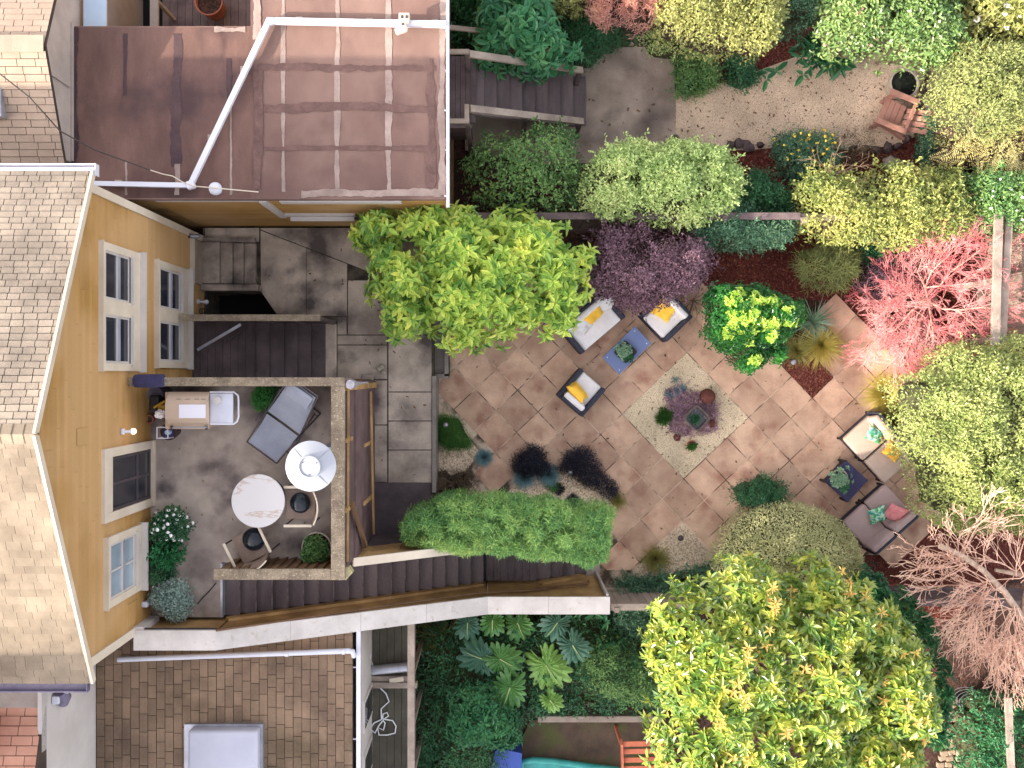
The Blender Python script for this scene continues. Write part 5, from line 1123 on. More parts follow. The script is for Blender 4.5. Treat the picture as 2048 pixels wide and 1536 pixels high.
def crown(poly, zlo, zhi, n, edge, clump, ch, skin, seed, rough=.04, side=.12, holes=0, rag=.05, thin=0, sprig=0, shrink=.985):
    rg = np.random.default_rng(seed); zm = zlo + .45 * (zhi - zlo); wp = wpoly(poly, zm)
    c = wp.mean(0); wp = c + (wp - c) * shrink
    if rag:                                           # ragged outline
        o = []; 
        for i in range(len(wp)):
            a, b = wp[i], wp[(i + 1) % len(wp)]; m = max(1, int(np.hypot(*(b - a)) / .11)); o += [a + (b - a) * k / m for k in range(m)]
        o = np.array(o); nn = np.roll(o, -1, 0) - np.roll(o, 1, 0); nn = unit(np.stack([nn[:, 1], -nn[:, 0]], 1)); m = len(o)
        lowf = np.interp(np.arange(m), np.arange(0, m + 3, 3), rg.normal(0, 1, len(np.arange(0, m + 3, 3)))); wp = o + nn * (lowf * rag + rg.normal(0, rag * .45, m))[:, None]
    Q = sample(wp, n, rg); d, out = npdist(Q, wp)
    area = abs(np.sum(wp[:, 0] * np.roll(wp[:, 1], -1) - np.roll(wp[:, 0], -1) * wp[:, 1])) / 2
    C = sample(wp, max(3, int(area / (clump * clump * 1.5))), rg); ck = rg.uniform(.75, 1.3, len(C)); cz = rg.normal(0, ch * .45, len(C))
    r = np.full(n, 1e9); idx = np.zeros(n, int)
    for i in range(len(C)):
        rr = np.hypot(*(Q - C[i]).T) / ck[i]; m = rr < r; r[m] = rr[m]; idx[m] = i
    q = np.clip(r / clump, 0, 1.25); t = np.clip(d / edge, 0, 1)
    zt = zlo + (zhi - zlo) * np.sqrt(1 - (1 - t) ** 2) + ch * (.6 - q ** 2) * np.clip(t * 2, .3, 1) + cz[idx] * np.clip(t * 2, .3, 1)
    dc = (Q - C[idx]) / clump
    N = np.concatenate([out * ((1 - t) ** 1.5)[:, None] * 1.3 + dc * .55, np.ones((n, 1))], 1)
    z = zt - np.abs(rg.normal(0, skin, n)) * (1 + 2 * (rg.random(n) < .12))
    ns = int(n * side)
    if ns:                                            # leaves down the flanks
        k = rg.integers(0, len(wp), ns); a = wp[k]; b = wp[(k + 1) % len(wp)]; ln = np.linalg.norm(b - a, axis=1)
        k = rg.choice(len(wp), ns, p=np.linalg.norm(np.roll(wp, -1, 0) - wp, axis=1) / np.linalg.norm(np.roll(wp, -1, 0) - wp, axis=1).sum()); a = wp[k]; b = wp[(k + 1) % len(wp)]
        e = a + rg.random((ns, 1)) * (b - a); inn = unit(c - e); e = e + inn * (.04 + rg.random((ns, 1)) * .1); zb = max(.15, zlo - (zhi - zlo) * .5 - .3)
        zz = rg.uniform(zb, zlo + .1, ns)
        Q = np.vstack([Q, e]); z = np.concatenate([z, zz]); N = np.vstack([N, np.concatenate([-inn, rg.uniform(0, .7, (ns, 1))], 1)])
    Pn = np.concatenate([Q, z[:, None]], 1) + rg.normal(0, rough, (len(Q), 3)) * [1, 1, .5]
    Pn[:, 2] = np.maximum(Pn[:, 2], .06)
    if thin:
        m = np.ones(len(Pn), bool); m[:n] = ~((q > .92) & (rg.random(n) < thin)); Pn, N = Pn[m], N[m]
    if sprig:
        k = rg.choice(len(Pn), sprig); m = 11; dd = unit(N[k] * [1, 1, .7] + rg.normal(0, .45, (sprig, 3))); ln = rg.uniform(.08, .26, sprig); t_ = np.tile(np.linspace(.1, 1, m), sprig); kk = np.repeat(np.arange(sprig), m)
        SP = Pn[k][kk] + dd[kk] * (ln[kk] * t_)[:, None] + rg.normal(0, .012, (sprig * m, 3)); Pn = np.vstack([Pn, SP]); N = np.vstack([N, unit(dd[kk] * .4 + [0, 0, 1] + rg.normal(0, .4, SP.shape))])
    if holes:
        hc = sample(wp, holes, rg)
        for h in hc: 
            m = np.hypot(*(Pn[:, :2] - h).T) > rg.uniform(.08, .2); Pn, N = Pn[m], N[m]
    return Pn, unit(N + rg.normal(0, .12, N.shape)), C, zt, wp
def axes(Pn, N, rg, el=(10, 50), outward=0):
    v = rg.normal(size=N.shape); T = unit(v - (v * N).sum(1)[:, None] * N)
    e = np.radians(rg.uniform(el[0], el[1], len(N)))[:, None]
    return unit(T * np.cos(e) + N * np.sin(e))
def leafmesh(Pn, A, N, L, W, kind='leaf', fold=.25, droop=.2, rg=None):
    n = len(Pn); B = unit(np.cross(A, N)); U = np.cross(B, A); L = L[:, None]; W = W[:, None]
    if kind == 'diamond':
        V = np.stack([Pn, Pn + A * L * .5 + B * W * .5 + U * W * fold, Pn + A * L, Pn + A * L * .5 - B * W * .5 + U * W * fold], 1)
        return V.reshape(-1, 3), np.arange(n * 4).reshape(-1, 4)
    f = U * W * fold; dr = -U * L * droop
    V = np.stack([Pn, Pn + A * L * .28 + B * W * .42 + f, Pn + A * L * .68 + B * W * .40 + f + dr * .35, Pn + A * L + dr, Pn + A * L * .68 - B * W * .40 + f + dr * .35, Pn + A * L * .28 - B * W * .42 + f], 1)
    b = np.arange(n)[:, None] * 6; q = np.concatenate([b + [0, 1, 2, 3], b + [0, 3, 4, 5]], 0)
    return V.reshape(-1, 3), q
def rosettes(Pn, N, k, L, W, rg, el=(5, 60), kind='leaf', **kw):
    n = len(Pn); a0 = rg.random(n) * 6.28; v = np.tile([[.3, .8, .1]], (n, 1)); T = unit(np.cross(N, v)); B = np.cross(N, T)
    i = np.tile(np.arange(k), n); r = np.repeat(np.arange(n), k); ph = a0[r] + i * 2.399 + rg.normal(0, .15, n * k)
    e = np.radians(el[0] + (el[1] - el[0]) * (i / max(1, k - 1)) + rg.normal(0, 6, n * k))[:, None]
    D = T[r] * np.cos(ph)[:, None] + B[r] * np.sin(ph)[:, None]; A = D * np.cos(e) + N[r] * np.sin(e); NN = N[r] * np.cos(e) - D * np.sin(e)
    s = (1 - .45 * i / max(1, k - 1)) * rg.uniform(.8, 1.15, n * k) * rg.uniform(.8, 1.2, n)[r]
    return leafmesh(Pn[r] + A * .01, A, NN, L * s, W * s * rg.uniform(.85, 1.15, n * k), kind, **kw)
def stems(t, wp, zlo, zhi, seed, mat, r0=.04, k=7, single=True, name='stem'):
    rg = random.Random(seed); c = wp.mean(0); b = MB(); nr = np.random.default_rng(seed); q = sample(wp, k, nr)
    if single:
        fork = zlo * .45; b.tube([(c[0], c[1], -.05), (c[0] + rg.uniform(-.05, .05), c[1] + rg.uniform(-.05, .05), fork)], [r0 * 1.3, r0], 8)
    else: fork = 0
    for p in q:
        e = c + (p - c) * .8; s = (c[0], c[1], fork) if single else (c[0] + rg.uniform(-.1, .1), c[1] + rg.uniform(-.1, .1), -.03)
        m = ((s[0] + e[0]) / 2 + rg.uniform(-.08, .08), (s[1] + e[1]) / 2 + rg.uniform(-.08, .08), (fork * .4 + zhi * .45)); b.tube([s, m, (e[0], e[1], zhi - .18 - (zhi - zlo) * .3)], [r0 * .7, r0 * .5, r0 * .2], 6)
    return b.build(name, mat, t, smooth=True)
SEED = [100]
def bush(nm, lab, cat, poly, zlo, zhi, n, L, W, mat, kind='leaf', edge=.5, clump=.3, ch=.25, skin=.1, rose=0, el=(5, 60), crownname='foliage', stemname='stem', r0=.03, rough=.04, side=.12, core=None, group=None, holes=0, bark=None, k=7, single=True, flowers=None, extra=None, fold=.25, droop=.2, rag=.06, thin=None, sprig=None, shrink=.985):
    trimmed = rag < .04 or n < 400 or zhi > 3.3
    if thin is None: thin = 0 if trimmed else .75
    if sprig is None: sprig = 0 if trimmed or rose else min(260, int(n * .02) + 20)
    SEED[0] += 1; sd = SEED[0]; rg = np.random.default_rng(sd)
    Pn, N, C, zt, wp = crown(poly, zlo, zhi, n, edge, clump, ch, skin, sd, rough, side, holes, rag, thin, sprig, shrink)
    c = wp.mean(0); t = thing(nm, lab, cat, (c[0], c[1], 0), 0, group)
    if rose: v, q = rosettes(Pn, N, rose, L, W, rg, el, kind, fold=fold, droop=droop)
    else:
        A = axes(Pn, N, rg, el); m = len(Pn); v, q = leafmesh(Pn, A, unit(N + rg.normal(0, .35, N.shape)), L * rg.uniform(.6, 1.3, m), W * rg.uniform(.7, 1.25, m), kind, fold=fold, droop=droop)
    if extra is not None:
        v2, q2 = extra(wp, rg); q = np.vstack([q, q2 + len(v)]); v = np.vstack([v, v2])
    qmesh(crownname, v, q, mat, t)
    stems(t, wp, zlo, zhi, sd, bark or m_bark, r0, k, single, stemname)
    if core:                                          # dense inner twig mass that hides the ground
        cw = c + (wp - c) * .86; D = MB(); rings = ((1.0, max(.05, zlo - .5)), (1.0, zlo - .08), (.82, zlo + (zhi - zlo) * .45 - .08), (.5, zhi - .3 - ch))
        m = len(cw)
        for s_, zz in rings: D.v += [(c[0] + (p[0] - c[0]) * s_, c[1] + (p[1] - c[1]) * s_, max(zz, .05)) for p in cw]
        for i in range(len(rings) - 1):
            for j in range(m): D.f.append((i * m + j, i * m + (j + 1) % m, (i + 1) * m + (j + 1) % m, (i + 1) * m + j))
        D.f.append(tuple(3 * m + j for j in range(m))); D.build('inner_twigs', core, t)
    if flowers:
        fn, fm, fr, fz = flowers[:4]; idx = rg.choice(len(Pn) - int(n * side * 0), fn, replace=False); fp = Pn[idx]; top = Pn[:, 2].max()
        for p, nn in zip(fp[:98], N[idx]):
            if p[2] < zlo: continue
            p = p + nn * fz; MB().blob(p, (fr * rg.uniform(.7, 1.2), fr * rg.uniform(.7, 1.2), fr * .6), int(rg.integers(99)), .5, 7, 4).build('flower', fm, t)
    return t, Pn, N, wp
def circ(cx, cy, rx, ry, n=16, j=.06, seed=1):
    rg = random.Random(seed); return [(cx + rx * math.cos(a) * (1 + rg.uniform(-j, j)), cy + ry * math.sin(a) * (1 + rg.uniform(-j, j))) for a in [2 * math.pi * i / n for i in range(n)]]
core = M('inner_twig_mass', S(56, 60, 36), S(84, 82, 52), 12, .95, .6, 25, grain=.3)
coreb = M('inner_brown_twigs', S(52, 40, 34), S(80, 62, 50), 12, .95, .6, 25, grain=.3)
# leaf colours
l_lime = LM('lime_leaf', [S(40, 96, 44), S(108, 152, 50), S(164, 192, 64), S(196, 208, 76), S(226, 218, 70)], .4, .25, clscale=2.6, rnd=.45)
l_magn = LM('glossy_yellow_green_leaf', [S(44, 88, 36), S(100, 134, 42), S(162, 174, 50), S(206, 196, 54), S(222, 192, 62)], .2, .2, clscale=4.0, spec=.8, rnd=.26)
l_bud = LM('orange_bud_leaf', [S(216, 198, 92), S(224, 176, 100)], .4, .2)
l_conif = LM('bright_conifer', [S(38, 92, 54), S(86, 138, 66), S(136, 174, 80), S(174, 198, 94)], .6, .2, clscale=1.2)
l_olive = LM('pale_olive_leaf', [S(126, 132, 84), S(170, 170, 110), S(204, 200, 140)], .5, .2)
l_hedge = LM('sunny_hedge_leaf', [S(80, 102, 44), S(130, 146, 68), S(172, 180, 98), S(190, 188, 104)], .4, .25, clscale=1.0)
l_pitt = LM('pale_green_leaf', [S(98, 134, 66), S(148, 174, 92), S(184, 202, 120), S(190, 192, 122)], .45, .25)
l_mid = LM('mid_green_leaf', [S(48, 90, 50), S(92, 134, 66), S(142, 168, 84)], .5, .2)
l_dark = LM('dark_green_leaf', [S(26, 70, 46), S(46, 104, 62), S(80, 136, 74)], .4, .2)
l_blueg = LM('blue_green_leaf', [S(40, 82, 60), S(76, 122, 88), S(130, 164, 118)], .35, .15)
l_broad = LM('broad_green_leaf', [S(30, 84, 56), S(58, 124, 76), S(96, 150, 88)], .4, .25)
l_ygr = LM('yellow_green_leaf', [S(92, 104, 50), S(144, 148, 74), S(186, 180, 100)], .5, .25)
l_yvine = LM('vine_leaf', [S(76, 98, 48), S(122, 136, 62), S(166, 168, 82), S(190, 180, 100)], .5, .25)
l_pinkd = LM('dried_pink_leaf', [S(170, 124, 108), S(204, 152, 138), S(216, 176, 140)], .7, .2)
l_purple = LM('purple_leaf', [S(70, 46, 58), S(112, 80, 92), S(164, 126, 140)], .5, .2)
l_purp2 = LM('pale_pink_purple_leaf', [S(136, 78, 88), S(196, 132, 130), S(230, 196, 180)], .5, .2)
l_citrus = LM('citrus_leaf', [S(16, 76, 28), S(26, 96, 30), S(48, 122, 34), S(90, 156, 38)], .3, .25, spec=.6)
l_citr2 = LM('new_citrus_leaf', [S(150, 194, 40), S(196, 220, 76)], .35, .3)
l_camel = LM('camellia_leaf', [S(62, 98, 50), S(104, 136, 66), S(154, 174, 98)], .28, .2, spec=.6)
l_needle = LM('olive_needle', [S(84, 98, 50), S(134, 144, 74), S(172, 172, 98)], .6, .2)
l_silver = LM('silver_leaf', [S(98, 124, 116), S(138, 162, 150), S(178, 194, 178)], .6, .2)
l_gold = LM('gold_fern', [S(150, 150, 116), S(192, 182, 110), S(212, 192, 104)], .6, .25)
l_grass = LM('olive_grass', [S(98, 104, 36), S(150, 144, 64), S(192, 174, 104)], .6, .3)
l_gold2 = LM('golden_grass', [S(136, 130, 32), S(190, 174, 60), S(220, 202, 110)], .6, .3)
l_blueg2 = LM('blue_fescue', [S(84, 128, 134), S(140, 176, 178)], .6, .2)
l_blackg = LM('black_grass', [S(20, 22, 32), S(36, 38, 54)], .6, .1)
l_flax = LM('flax_leaf', [S(60, 104, 66), S(120, 150, 116), S(170, 190, 170)], .4, .2)
l_moss = LM('moss_green', [S(34, 78, 26), S(62, 116, 34), S(104, 150, 46)], .7, .2)
l_phil = LM('philodendron', [S(42, 92, 58), S(74, 128, 64), S(112, 152, 72)], .35, .25)
l_dry = LM('dry_brown', [S(70, 60, 44), S(104, 88, 66), S(130, 112, 86)], .8, .2)
l_succ = LM('succulent', [S(74, 118, 88), S(130, 166, 130), S(176, 196, 160)], .5, .15)

# --- the two big broad-leaved trees
T1 = [(702, 478), (722, 452), (748, 425), (790, 398), (830, 388), (872, 396), (905, 402), (950, 398), (1002, 402), (1050, 408), (1088, 430), (1128, 448), (1160, 482), (1182, 535), (1168, 590), (1150, 632), (1100, 640), (1062, 652), (1042, 682), (1015, 700), (985, 672), (952, 668), (945, 706), (910, 716), (860, 690), (838, 662), (790, 664), (748, 672), (756, 630), (730, 585), (714, 545), (722, 512)]
bush('broadleaf_tree', 'yellow-green broad-leaved tree over the corner of the patio and concrete yard', 'tree', T1, 1.8, 3.0, 1020, .215, .088, l_lime, rose=8, el=(-12, 50), edge=.7, clump=.3, ch=.34, skin=.16, rough=.07, rag=.1, crownname='crown', stemname='trunk', r0=.07, core=None, side=.05, k=12, shrink=.95)
T2 = [(1296, 1232), (1312, 1200), (1345, 1182), (1385, 1186), (1420, 1165), (1462, 1150), (1500, 1128), (1548, 1136), (1580, 1160), (1622, 1146), (1648, 1130), (1690, 1140), (1735, 1165), (1780, 1190), (1812, 1232), (1845, 1262), (1868, 1320), (1882, 1370), (1878, 1420), (1862, 1470), (1875, 1530), (1868, 1600), (1320, 1600), (1300, 1530), (1318, 1480), (1330, 1430), (1308, 1380), (1332, 1340), (1290, 1300), (1318, 1262)]
t, Pn, N, wp = bush('magnolia_tree', 'large sunlit glossy yellow-green tree with orange buds at the lower right', 'tree', T2, 2.8, 4.3, 1800, .195, .07, l_magn, rose=9, el=(-8, 55), edge=1.0, clump=.34, ch=.36, skin=.1, crownname='crown', stemname='trunk', r0=.1, side=.04, k=14, droop=.1, shrink=.965)
rg = np.random.default_rng(9); cc = Pn[rg.choice(len(Pn), 30, replace=False)]; hi_ = np.array([[p[0] + rg.normal(0, .1), p[1] + rg.normal(0, .1), Pn[np.hypot(*(Pn[:, :2] - p[:2]).T) < .15, 2].max()] for p in np.vstack([cc, cc])]); hi_ = hi_[hi_[:, 2] > 3.2]
v, q = rosettes(hi_ + [0, 0, .03], np.tile([[0, 0, 1.]], (len(hi_), 1)), 10, .115, .032, rg, (5, 70)); 
nq = 10 * 6
for k_ in range(len(hi_)):
    v, q = rosettes(hi_[k_:k_ + 1] + [0, 0, .03], np.array([[0, 0, 1.]]), 10, .115, .032, rg, (5, 70)); qmesh('bud_cluster', v, q, l_bud, t)
# --- clipped conifer hedge beside the stairs
hp_ = [(796, 1080), (800, 1055), (822, 1025), (860, 1003), (900, 992), (960, 992), (1040, 998), (1120, 1008), (1175, 1016), (1224, 1022), (1222, 1070), (1218, 1126), (1190, 1132), (1120, 1122), (1040, 1112), (960, 1104), (900, 1100), (830, 1100)]
bush('conifer_hedge', 'long bright green clipped conifer hedge alongside the dark stairs', 'hedge', hp_, 1.9, 2.5, 4600, .1, .018, l_conif, rose=9, el=(-5, 60), edge=.22, clump=.13, ch=.18, skin=.07, rag=.03, thin=.2, side=.22, core=core, rough=.025, r0=.04, droop=.0)
# --- round clipped shrub
bush('round_shrub', 'large round clipped olive-green shrub half in sun below the lounge', 'shrub', circ(1592, 1146, 152, 138, 22, .02), 1.0, 2.15, 26000, .05, .02, l_olive, 'diamond', edge=1.25, clump=.12, ch=.05, skin=.03, el=(0, 50), side=.2, core=core, rough=.02, rag=.012)
# --- big sunny hedge on the right
hb = [(1812, 772), (1830, 742), (1872, 722), (1890, 690), (1935, 676), (1985, 688), (2020, 668), (2090, 660), (2130, 700), (2130, 1070), (2080, 1080), (2020, 1050), (1985, 1075), (1940, 1092), (1905, 1062), (1880, 1040), (1862, 995), (1848, 940), (1822, 900), (1818, 850), (1830, 810)]
bush('sunny_hedge', 'big sunlit small-leaved yellow-green hedge at the right edge', 'hedge', hb, 1.8, 2.9, 36000, .062, .03, l_hedge, 'diamond', edge=.8, clump=.22, ch=.12, skin=.05, el=(0, 55), side=.12, core=core, rough=.03, shrink=.965, sprig=200)
# --- upper middle bushes
bush('pittosporum_bush', 'dense pale green small-leaved bush below the brown concrete slab', 'shrub', [(1166, 330), (1205, 292), (1262, 276), (1335, 284), (1400, 278), (1455, 300), (1484, 350), (1468, 402), (1405, 444), (1330, 452), (1285, 432), (1205, 432), (1168, 392)], 1.7, 2.5, 17000, .068, .034, l_pitt, 'diamond', edge=.8, clump=.25, ch=.28, skin=.07, core=core, rough=.035)
bush('straggly_bush', 'straggly mid-green bush with bare stems left of the pale green bush', 'shrub', [(928, 320), (960, 300), (975, 268), (1040, 262), (1085, 252), (1150, 262), (1172, 300), (1160, 350), (1172, 400), (1130, 440), (1060, 425), (1000, 410), (930, 395)], 1.2, 2.2, 3900, .075, .036, l_mid, edge=.7, clump=.22, ch=.25, skin=.2, single=False, k=26, r0=.018, bark=m_twigbr, rough=.07)
bush('broad_leaved_plant', 'dark green large-leaved plant overhanging the neighbour stair rail', 'plant', [(942, 100), (938, 40), (935, -30), (1040, -30), (1110, 5), (1150, 70), (1160, 110), (1120, 120), (1080, 152), (1030, 146), (985, 118)], 1.5, 2.4, 260, .24, .1, l_broad, rose=7, el=(-10, 40), edge=.6, clump=.3, ch=.3, skin=.2, core=None, side=.1)
bush('dark_shrub', 'dark shrub filling the corner at the top left of the garden', 'shrub', [(900, -40), (985, -40), (985, 45), (950, 110), (905, 95)], .8, 1.4, 1500, .09, .04, l_dark, edge=.4, rough=.06, core=core)
bush('dark_shrub', 'dark fine-leaved shrub left of the brown concrete slab top', 'shrub', [(1080, 10), (1250, 20), (1290, 60), (1240, 95), (1150, 118), (1120, 60)], .6, 1.2, 7000, .06, .018, l_dark, 'diamond', edge=.5, clump=.16, core=core)
bush('yellow_green_shrub', 'small yellow-green shrub at the top edge beside the pink one', 'shrub', [(1085, -40), (1185, -40), (1170, 25), (1120, 30), (1090, 5)], 1.4, 2.0, 2200, .06, .03, l_ygr, 'diamond', edge=.4, core=core)
bush('pink_shrub', 'dried pink feathery shrub at the top edge', 'shrub', [(1160, -50), (1350, -50), (1345, 20), (1300, 40), (1240, 48), (1190, 35)], 1.5, 2.1, 900, .1, .016, l_pinkd, rose=9, edge=.4, clump=.2, core=coreb, droop=.4)
bush('sunlit_shrub', 'sunlit yellow-green shrub above the gravel path at the top edge', 'shrub', [(1325, -60), (1570, -60), (1570, 40), (1545, 80), (1500, 78), (1440, 92), (1380, 72), (1330, 40)], 1.7, 2.5, 9500, .07, .036, l_ygr, 'diamond', edge=.5, clump=.2, ch=.14, core=coreb)
bush('shaded_shrub', 'soft green shrub in shade below the sunlit shrub', 'shrub', [(1290, 60), (1400, 65), (1460, 85), (1430, 105), (1350, 98), (1300, 85)], .6, 1.0, 5000, .05, .024, l_pitt, 'diamond', edge=.3, core=core)
bush('ground_cover_patch', 'light green low shrub at the left end of the gravel path', 'shrub', [(1352, 100), (1400, 120), (1450, 135), (1455, 165), (1400, 182), (1355, 188)], .2, .5, 3600, .05, .028, l_mid, 'diamond', edge=.3, clump=.14, core=core)
bush('dark_shrub', 'small dark shrub among the white lilies left of the glossy-leaved clump', 'shrub', [(1455, 110), (1510, 105), (1520, 150), (1490, 175), (1450, 165)], .2, .5, 1800, .05, .025, l_dark, 'diamond', edge=.3, core=core)
bush('dark_shrub', 'dark shrub in shade behind the big camellia at the top', 'shrub', [(1545, -40), (1670, -40), (1660, 20), (1600, 60), (1548, 62)], .8, 1.4, 4000, .06, .026, l_blueg, 'diamond', edge=.4, core=core)
bush('glossy_leaf_clump', 'clump of large glossy dark leaves along the upper gravel edge', 'plant', [(1598, 105), (1620, 72), (1680, 75), (1712, 95), (1708, 128), (1660, 132), (1615, 128)], .3, .7, 46, .3, .1, l_dark, rose=6, el=(0, 60), edge=.4, clump=.2, side=0, rough=.05)
bush('camellia_bush', 'large sunlit camellia bush with pink and white blooms at the top', 'shrub', [(1655, -60), (1935, -60), (1915, 30), (1925, 70), (1900, 112), (1850, 104), (1800, 92), (1768, 72), (1712, 95), (1668, 66)], 1.7, 2.7, 9000, .085, .048, l_camel, edge=.6, clump=.22, ch=.18, skin=.08, core=core, side=.05, flowers=(40, m_pinkfl, .07, .03))
bush('white_flowering_shrub', 'sunlit shrub with big white blooms in the top right corner', 'shrub', [(1938, -60), (2120, -60), (2120, 70), (2000, 66), (1935, 50)], 1.8, 2.6, 3000, .11, .055, l_ygr, edge=.4, core=core, flowers=(26, m_whitef, .12, .04))
bush('olive_bush', 'wide sunlit olive-yellow bush at the upper right edge', 'shrub', [(1886, 180), (1892, 90), (1950, 70), (2120, 75), (2120, 260), (2000, 270), (1935, 268), (1906, 235)], 1.6, 2.5, 14000, .06, .026, l_needle, 'diamond', edge=.6, clump=.2, ch=.18, skin=.08, core=core)
def fronds(wp, rg, n=60, L=.42):
    C = sample(wp, n, rg); vs = []; qs = []; off = 0
    ctr = wp.mean(0)
    for p in C:
        a = math.atan2(p[1] - ctr[1], p[0] - ctr[0]) + rg.normal(0, .7); m = 10
        base = np.array([p[0], p[1], 1.9 + rg.uniform(-.2, .3)]); d = np.array([math.cos(a), math.sin(a), .1])
        s = np.repeat(np.linspace(.05, 1, m), 2); sg = np.tile([1, -1], m); pts = base + d * (s * L)[:, None]; pts[:, 2] -= .12 * s ** 2
        b = np.array([-d[1], d[0], 0.]); A = unit(d * .55 + b * sg[:, None] + np.array([0, 0, .15])); nn = np.tile([[0, 0, 1.]], (2 * m, 1))
        v, q = leafmesh(pts, A, nn, .085 * (1.1 - .6 * s), np.full(2 * m, .013), 'diamond'); vs.append(v); qs.append(q + off); off += len(v)
    return np.vstack(vs), np.vstack(qs)
bush('golden_fern_shrub', 'golden and silver feathery shrub at the right edge', 'shrub', [(1900, 250), (1960, 232), (2010, 215), (2110, 215), (2110, 350), (2000, 352), (1950, 338), (1895, 320), (1885, 290)], 1.4, 2.0, 2600, .06, .014, l_gold, 'diamond', edge=.5, clump=.2, ch=.2, skin=.2, extra=lambda wp, rg: fronds(wp, rg, 110, .28), core=coreb)
bush('blue_green_shrub', 'dull blue-green shrub right of the redwood chair', 'shrub', [(1856, 250), (1875, 225), (1895, 260), (1888, 310), (1868, 328), (1850, 305)], .4, .9, 3000, .06, .025, l_blueg, 'diamond', edge=.4, core=core)
bush('daisy_bush', 'blue-green bush dotted with small yellow flowers by the gravel path', 'shrub', [(1556, 272), (1600, 264), (1660, 270), (1700, 300), (1695, 330), (1650, 350), (1590, 356), (1558, 330)], .4, .9, 6500, .055, .016, l_blueg, 'diamond', edge=.5, clump=.16, core=core, flowers=(105, m_yelf, .055, .05), side=.1)
bush('dead_bush', 'grey-brown dead-looking bush right of the yellow-flowered bush', 'shrub', [(1688, 285), (1730, 272), (1752, 300), (1735, 338), (1700, 336)], .3, .7, 900, .07, .008, l_dry, 'diamond', edge=.3, single=False, k=16, r0=.01, bark=m_twigbr)
bush('sunlit_vine', 'sunlit yellow-green tangled vine sprawling over the upper fence', 'vine', [(1605, 365), (1640, 335), (1720, 345), (1790, 330), (1870, 328), (1925, 350), (1945, 420), (1900, 462), (1850, 470), (1800, 492), (1750, 465), (1690, 470), (1620, 440)], 1.4, 2.2, 11000, .075, .04, l_yvine, 'leaf', edge=.5, clump=.22, ch=.2, skin=.14, core=coreb, single=False, k=22, r0=.014, rough=.06)
bush('white_dotted_shrub', 'shadowy shrub dotted with white blooms above the timber beams', 'shrub', [(1925, 370), (1970, 345), (2110, 350), (2110, 430), (2020, 470), (1960, 450), (1930, 420)], 1.5, 2.1, 5000, .065, .036, l_mid, edge=.4, core=coreb, flowers=(45, m_whitef, .05, .03), rough=.07)
bush('dark_hedge', 'blue-green leafy hedge growing over the fence left of the mulch', 'hedge', [(1385, 445), (1420, 418), (1480, 405), (1560, 425), (1605, 440), (1600, 478), (1540, 490), (1480, 500), (1415, 502)], 1.0, 1.7, 9000, .075, .024, l_blueg, 'diamond', edge=.5, clump=.2, ch=.14, core=core)
bush('dark_shrub', 'dark shrub below the pale green bush and above the fence', 'shrub', [(1460, 355), (1530, 350), (1600, 400), (1600, 428), (1480, 425), (1440, 440)], .6, 1.2, 3600, .06, .028, l_dark, 'diamond', edge=.4, core=core)
tb_ = bush('purple_shrub', 'wide purple-leaved shrub hanging over the white-cushioned armchair', 'shrub', [(1168, 520), (1180, 470), (1230, 450), (1300, 448), (1370, 458), (1420, 490), (1442, 520), (1420, 558), (1385, 575), (1350, 596), (1306, 598), (1286, 612), (1255, 605), (1228, 590), (1185, 570)], 1.3, 2.1, 11500, .052, .03, l_purple, 'diamond', edge=.6, clump=.27, ch=.32, skin=.14, core=coreb, rough=.05, k=10)
bush('rosemary_shrub', 'olive needle-leaved shrub in the red-brown mulch', 'shrub', [(1598, 520), (1620, 492), (1650, 500), (1672, 472), (1700, 486), (1732, 500), (1722, 540), (1705, 568), (1668, 582), (1635, 575), (1608, 545)], .5, 1.0, 420, .2, .014, l_needle, rose=8, el=(10, 70), edge=.5, clump=.16, single=False, k=14, r0=.01, droop=0)
bush('dark_shrub', 'small dark green shrub left of the red-twigged tree top', 'shrub', [(1712, 486), (1760, 480), (1800, 500), (1790, 530), (1735, 530)], .4, .8, 2000, .06, .03, l_dark, edge=.3, core=core)
bush('purple_shrub', 'dusky purple shrub left of the red-twigged tree', 'shrub', [(1735, 530), (1775, 505), (1800, 550), (1770, 610), (1740, 600), (1726, 560)], .4, .9, 2600, .05, .026, l_purple, 'diamond', edge=.3, core=coreb)
bush('pale_pink_shrub', 'shrub with pale pink and cream leaves under the red-twigged tree', 'shrub', [(1770, 560), (1800, 470), (1860, 460), (1880, 560), (1860, 640), (1900, 700), (1870, 745), (1815, 740), (1770, 690), (1750, 610)], .3, .8, 7500, .055, .03, l_purp2, 'diamond', edge=.4, clump=.2, core=coreb)
bush('dark_hedge', 'dark green hedge beyond the twin timber beams', 'hedge', [(2020, 480), (2110, 470), (2110, 690), (2018, 672), (2028, 560)], .7, 1.1, 5000, .06, .03, l_dark, 'diamond', edge=.3, core=core)
# citrus
cz = [(1422, 592), (1440, 575), (1475, 570), (1520, 562), (1555, 568), (1590, 590), (1622, 615), (1602, 650), (1580, 672), (1585, 700), (1562, 730), (1540, 722), (1505, 748), (1482, 735), (1472, 705), (1440, 690), (1418, 655), (1428, 625)]
t, Pn, N, wp = bush('citrus_tree', 'bushy dark green citrus tree with bright lime new shoots', 'tree', cz, 1.3, 2.1, 3600, .085, .045, l_citrus, rose=4, el=(0, 50), edge=.6, clump=.17, ch=.16, skin=.1, crownname='crown', stemname='trunk', core=core, droop=.3)
rg = np.random.default_rng(12); hi = Pn[:, 2] > np.percentile(Pn[:, 2], 60); cs = Pn[rg.choice(np.where(hi)[0], 34, replace=False)]
dd = np.min(np.linalg.norm(Pn[:, None, :] - cs[None], axis=2), axis=1); sel = (dd < .085) & (Pn[:, 2] > 1.4)
